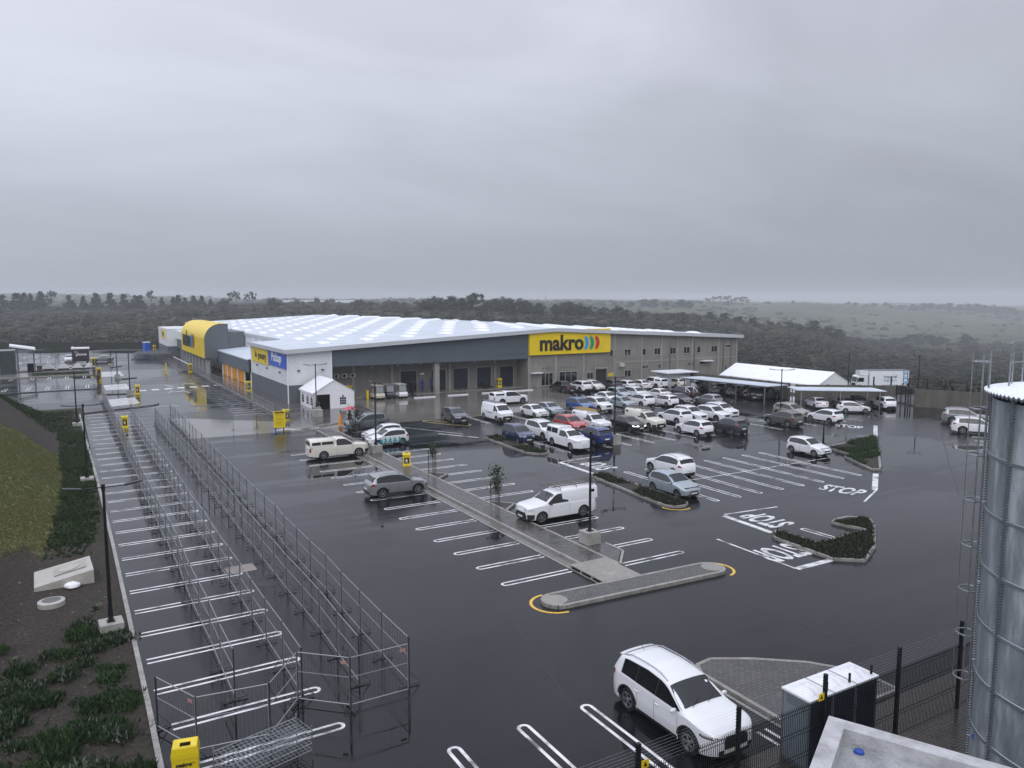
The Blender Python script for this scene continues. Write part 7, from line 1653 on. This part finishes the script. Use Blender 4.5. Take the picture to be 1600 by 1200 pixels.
# ------------------------------------------------------------------ bush land, trees and hills behind
def bushes():
    V, F, Cc = [], [], []; k = 0; n = 0
    def add(x, y, z, s, h, col, ncard, cs):
        nonlocal k
        # low dome
        ths = np.linspace(0, 2 * np.pi, 7)[:-1] + rng.uniform(0, 1); pts = []
        for ring, (rr, zz) in enumerate(((1, 0), (.95, .45), (.55, .85))): 
            q = rng.uniform(.8, 1.15, 6); pts.append(np.stack([x + np.cos(ths) * s * rr * q * .78, y + np.sin(ths) * s * rr * q * .78, z + zz * h * q * .85 - (.5 if ring == 0 else 0)], 1))
        pts.append(np.array([[x, y, z + h * .8]])); pts = np.concatenate(pts); fs = []
        for r_ in range(2):
            for i in range(6):
                a, b = r_ * 6 + i, r_ * 6 + (i + 1) % 6; fs += [(a, b, b + 6), (a, b + 6, a + 6)]
        fs += [(12 + i, 12 + (i + 1) % 6, 18) for i in range(6)]
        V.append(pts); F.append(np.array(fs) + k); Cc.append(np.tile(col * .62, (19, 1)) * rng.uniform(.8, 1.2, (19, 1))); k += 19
        # leaf clumps over the dome
        a = rng.uniform(0, 2 * np.pi, ncard); el = np.arcsin(rng.uniform(.0, 1, ncard)); rr = rng.uniform(.85, 1.12, ncard)
        c = np.stack([x + np.cos(a) * np.cos(el) * s * rr, y + np.sin(a) * np.cos(el) * s * rr, z + np.sin(el) * h * rr], 1)
        d1 = rng.normal(0, 1, (ncard, 3)); d1 /= np.linalg.norm(d1, axis=1)[:, None]; d2 = rng.normal(0, 1, (ncard, 3)); d2 /= np.linalg.norm(d2, axis=1)[:, None]
        sz = cs * rng.uniform(.5, 1.3, (ncard, 1)); v = np.stack([c - d1 * sz, c + d1 * sz, c + d2 * sz * 1.1], 1).reshape(-1, 3)
        V.append(v); F.append(np.arange(3 * ncard).reshape(-1, 3) + k); Cc.append(np.repeat(col[None, :] * rng.uniform(.7, 1.45, (ncard, 1)) * np.array([1, 1, 1]), 3, 0)); k += 3 * ncard
    tries = 0
    while n < 17000 and tries < 400000:
        tries += 1
        px = random.uniform(-120, 1720); u = random.random(); q_ = random.random(); D = 1 / (1 / 95 + u * (1 / 1500 - 1 / 95)) if q_ < .45 else (95 + random.random() ** .8 * 800 if q_ < .85 else random.uniform(850, 2300))
        if D < float(np.interp(px, AZ, ED)) + 9: continue
        x, y = bearing(px, D)
        if -62 < x < 106 and 90 < y < 222: continue
        if x < -60 and y < 240: continue
        dens = .5 + .5 * wob(x * 1.3 + 40, y * 1.3)
        if D > 860 and px > 950: dens = -.30 + .42 * wob(x * .35 + 3, y * .35) + .25 * wob(x * 1.1, y * 1.1 + 5) + (.7 if (px > 1400 and 1650 < D < 2050) or (px < 1180 and 1250 < D < 1700) else 0)
        if random.random() > dens + .45: continue
        z = terr(x, y)
        big = D > 320 and random.random() < .3
        s = random.uniform(1.1, 3.2) * (1.3 if big else 1) * (1 + D / 2000); h = s * random.uniform(.45, .75) * (1.2 if big else 1)
        if D > 860: s *= 1.3; h *= 1.2
        if random.random() < .07 and D > 250: h *= 1.7; s *= .8
        if px < 320 and D < 330: h *= .7
        g = random.random(); col = np.array([.013 + .019 * g, .019 + .017 * g, .011 + .010 * g]) * random.choice([.6, .8, 1, 1.1, 1.45]) * (1 + .35 * wob(x * .9 + 9, y * .9))
        if wob(x * .8, y * .8) > .55: col *= np.array([1.35, 1.15, 1.1])
        if random.random() < .07: col = np.array([.085, .078, .055]) * random.uniform(.6, 1.1)
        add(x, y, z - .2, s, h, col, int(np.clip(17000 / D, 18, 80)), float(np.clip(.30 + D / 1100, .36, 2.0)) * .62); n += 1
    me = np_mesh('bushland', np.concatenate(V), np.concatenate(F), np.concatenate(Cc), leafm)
    stuff('bushland', me, 'dense dark green bush covering the land behind the store and car park'); print('bushes', n, len(me.polygons))
bushes()
def tree_me(kind, h, seed):
    """crown mesh for a tree h metres tall, leaf clumps through the crown volume"""
    g = np.random.default_rng(seed); blobs = []
    if kind == 'conifer':
        w = h * .30
        for i in range(44): zz = g.uniform(.08, 1) ** 1.2; rr = w * (1.04 - zz) ** .9; a = g.uniform(0, 6.28); blobs.append((math.cos(a) * rr * .8, math.sin(a) * rr * .8, zz * h * .95, h * .062 * (1.3 - zz * .8)))
    elif kind == 'round':
        for i in range(24): a = g.uniform(0, 6.28); r_ = g.uniform(0, .42) * h; zz = g.uniform(.25, .92); r_ *= math.sqrt(max(.1, 1 - ((zz - .5) / .5) ** 2)); blobs.append((math.cos(a) * r_, math.sin(a) * r_, zz * h, h * g.uniform(.10, .17)))
    else:
        for i in range(17): a = g.uniform(0, 6.28); r_ = g.uniform(.05, .5) * h; zz = g.uniform(.55, .98) if i else .9; blobs.append((math.cos(a) * r_, math.sin(a) * r_, zz * h, h * g.uniform(.06, .11)))
    V = []; c = []; base = np.array({'conifer': (.024, .036, .02), 'round': (.030, .042, .019), 'gum': (.038, .048, .028)}[kind])
    for bx, by, bz, r_ in blobs:
        m = 46; d = g.normal(0, 1, (m, 3)); d /= np.linalg.norm(d, axis=1)[:, None]; p = np.array([bx, by, bz]) + d * r_ * g.uniform(.3, 1.1, (m, 1)) * np.array([1.2, 1.2, .8])
        e1 = g.normal(0, 1, (m, 3)); e2 = g.normal(0, 1, (m, 3)); s = h * .040 * g.uniform(.6, 1.4, (m, 1))
        V.append(np.stack([p - e1 * s * .7, p + e1 * s * .7, p + e2 * s], 1).reshape(-1, 3)); c.append(np.repeat(base[None, :] * g.uniform(.6, 1.6, (m, 1)) * g.uniform(.8, 1.2), 3, 0))
    V = np.concatenate(V); cr = np_mesh('crown', V, np.arange(len(V)).reshape(-1, 3), np.concatenate(c), leafm)
    mb = MB(); mb.tube((0, 0, -1), (0, 0, h * .55), h * .028, h * .016, 7)
    for bx, by, bz, r_ in blobs[:9]: mb.tube((0, 0, h * .35), (bx * .9, by * .9, bz), h * .012, h * .004, 5)
    return cr, mesh('trunk', mb, bark)
TV = {k: [tree_me(k, 10, 30 + i + 7 * j) for i in range(3)] for j, k in enumerate(('conifer', 'round', 'gum'))}
LBL = {'conifer': ('dark pointed conifer on the far skyline behind the left car park', 'conifers along the left skyline'), 'round': ('dark round crowned tree on the bush ridge behind the store', 'round trees on the ridge'), 'gum': ('tall open crowned gum tree standing above the bush skyline', 'gum trees on the skyline')}
NAME = {'conifer': 'conifer_tree', 'round': 'round_tree', 'gum': 'gum_tree'}
def tree(kind, px, D, ytop, label=None, group=None, wide=1.0):
    x, y = bearing(px, D); z = terr(x, y) - .3; top = CAM_H - (ytop - 467.4) * D / FPX * 1.012; h = max(top - z, 4)
    cr, tr = random.choice(TV[kind]); t = thing(NAME[kind], label or LBL[kind][0], 'tree', (x, y, z), random.random() * 6, group or LBL[kind][1])
    t.scale = (h / 10 * wide, h / 10 * wide, h / 10); put('crown', cr, t); put('trunk', tr, t)
for px, yt in ((30, 458), (42, 459), (68, 457), (52, 460), (112, 460), (134, 462), (154, 459), (176, 457), (197, 461), (215, 460), (223, 461), (256, 464), (274, 463), (281, 462), (292, 464), (305, 463), (318, 462), (332, 466), (8, 460), (-12, 458)): tree('conifer', px, 640, yt + random.uniform(-1.5, 1.5), wide=random.uniform(1.1, 1.6))
for px, yt in ((84, 455), (240, 455), (372, 455), (363, 457), (397, 456), (388, 459)): tree('gum', px, 700, yt + 1, wide=.5)
for px, yt in ((352, 466), (427, 465), (440, 470), (556, 469), (566, 467), (579, 470), (590, 472), (606, 468), (620, 470), (634, 471)): tree('round', px, 620, yt, wide=1.3)
for px, yt in ((668, 467), (681, 463), (694, 468), (708, 461), (721, 464), (733, 466), (770, 467), (783, 464), (796, 464), (812, 466), (828, 470), (842, 471), (655, 470), (757, 468)): tree('round', px, 500, yt, wide=1.35)
for px, yt in ((744, 459), (740, 463)): tree('gum', px, 520, yt)
for px, yt in ((868, 474), (880, 472), (893, 469), (906, 473), (920, 477), (940, 479), (962, 477), (978, 483), (1000, 485), (1024, 488), (1048, 490), (1068, 487), (1090, 492)): tree('round', px, 520, yt, 'dark round tree on the ridge falling away to the right behind the store', 'trees on the right hand ridge', 1.35)
for px, yt in ((1110, 486), (1132, 488), (1155, 493), (1176, 495), (1200, 500), (1235, 500), (1250, 505), (1270, 500), (1290, 508), (1308, 512)): tree('round', px, 560, yt, 'dark bushy tree on the low right hand spur above the marquee', 'trees on the right hand spur', 1.7)
for px, yt in ((1005, 467), (1022, 467), (1040, 470), (1062, 467), (1075, 469), (985, 470), (960, 471), (940, 472)): tree('round', px, 1250, yt, 'hazy distant tree on the far ridge behind the store', 'hazy trees on the far ridge', 1.9)
for px, yt in ((1103, 466), (1112, 464), (1124, 463), (1136, 463), (1148, 465), (1158, 464), (1166, 468)): tree('gum', px, 1650, yt, 'hazy gum tree in the row on the distant hilltop', 'hilltop row of gum trees', 1.2)
tree('round', 1237, 1800, 469, 'single round tree standing alone on the distant hilltop', None, 1.0)
for px, yt in ((1195, 475), (1255, 478), (1275, 478), (1322, 475), (1334, 476), (1350, 478), (1362, 477), (1390, 480), (1405, 480), (1425, 478), (1440, 477), (1452, 477), (1466, 478), (1480, 477), (1495, 478), (1508, 478), (1522, 478), (1536, 479), (1552, 480), (1566, 482), (1582, 484), (1600, 487)): tree('round', px, 1850, yt - 4, 'hazy tree in the distant belt on the right hand hills', 'distant tree belt on the right hills', 1.7)
for px, yt in ((1420, 522), (1432, 520), (1448, 521), (1460, 523), (1472, 526), (1478, 530), (1510, 520)): tree('round', px, 820, yt, 'dark round tree in the valley clump at the right', 'valley clump of trees', 1.8)
# far sheds
def shed(label, px0, px1, D, yt, yb, y_roof=None):
    a = Vector((*bearing(px0, D), 0)); b = Vector((*bearing(px1, D), 0)); z0 = CAM_H - (yb - 467.4) * D / FPX; z1 = CAM_H - (yt - 467.4) * D / FPX; w = (b - a).length; d = (b - a).normalized()
    t = thing('far_building', label, 'building', (a.x, a.y, z0), math.atan2(d.y, d.x)); obj('wall', MB().box(0, w, 0, 30, -4, (z1 - z0) * .55), mat('far_wall', (.3, .3, .3), .7), t)
    mb = MB(); zz = z1 - z0; mb.add([(-1, -1, zz * .55), (w + 1, -1, zz * .55), (w + 1, 15, zz), (-1, 15, zz), (w + 1, 31, zz * .55), (-1, 31, zz * .55)], [(0, 1, 2, 3), (3, 2, 4, 5)]); obj('roof', mb, mat('far_roof', (.33, .35, .37), .5), t)
shed('long pale industrial building on the skyline left of centre', 440, 552, 900, 469, 478)
# the low radio mast
x, y = bearing(852, 900); t = thing('radio_mast', 'thin distant mast rising above the bush ridge', 'mast', (x, y, terr(x, y))); mb = MB(); mb.tube((0, 0, 0), (0, 0, 17), .35, .2, 6).box(-.9, .9, -.3, .3, 13, 13.6); obj('pole', mb, mat('far_wall', (.3, .3, .3), .7), t)
# ------------------------------------------------------------------ the rain haze
hz = MB().box(-4400, 4400, -4400, 4400, -60, 46)
ho = obj('haze', hz, []); ho['kind'] = 'stuff'; ho['label'] = 'pale grey rain haze over the distant hills'
m = bpy.data.materials.new('haze'); m.use_nodes = True; t = m.node_tree; t.nodes.clear()
pv = t.nodes.new('ShaderNodeVolumePrincipled'); pv.inputs['Density'].default_value = .00036; pv.inputs['Color'].default_value = (.93, .96, 1, 1); pv.inputs['Anisotropy'].default_value = 0
out = t.nodes.new('ShaderNodeOutputMaterial'); t.links.new(pv.outputs[0], out.inputs['Volume']); ho.data.materials.append(m)
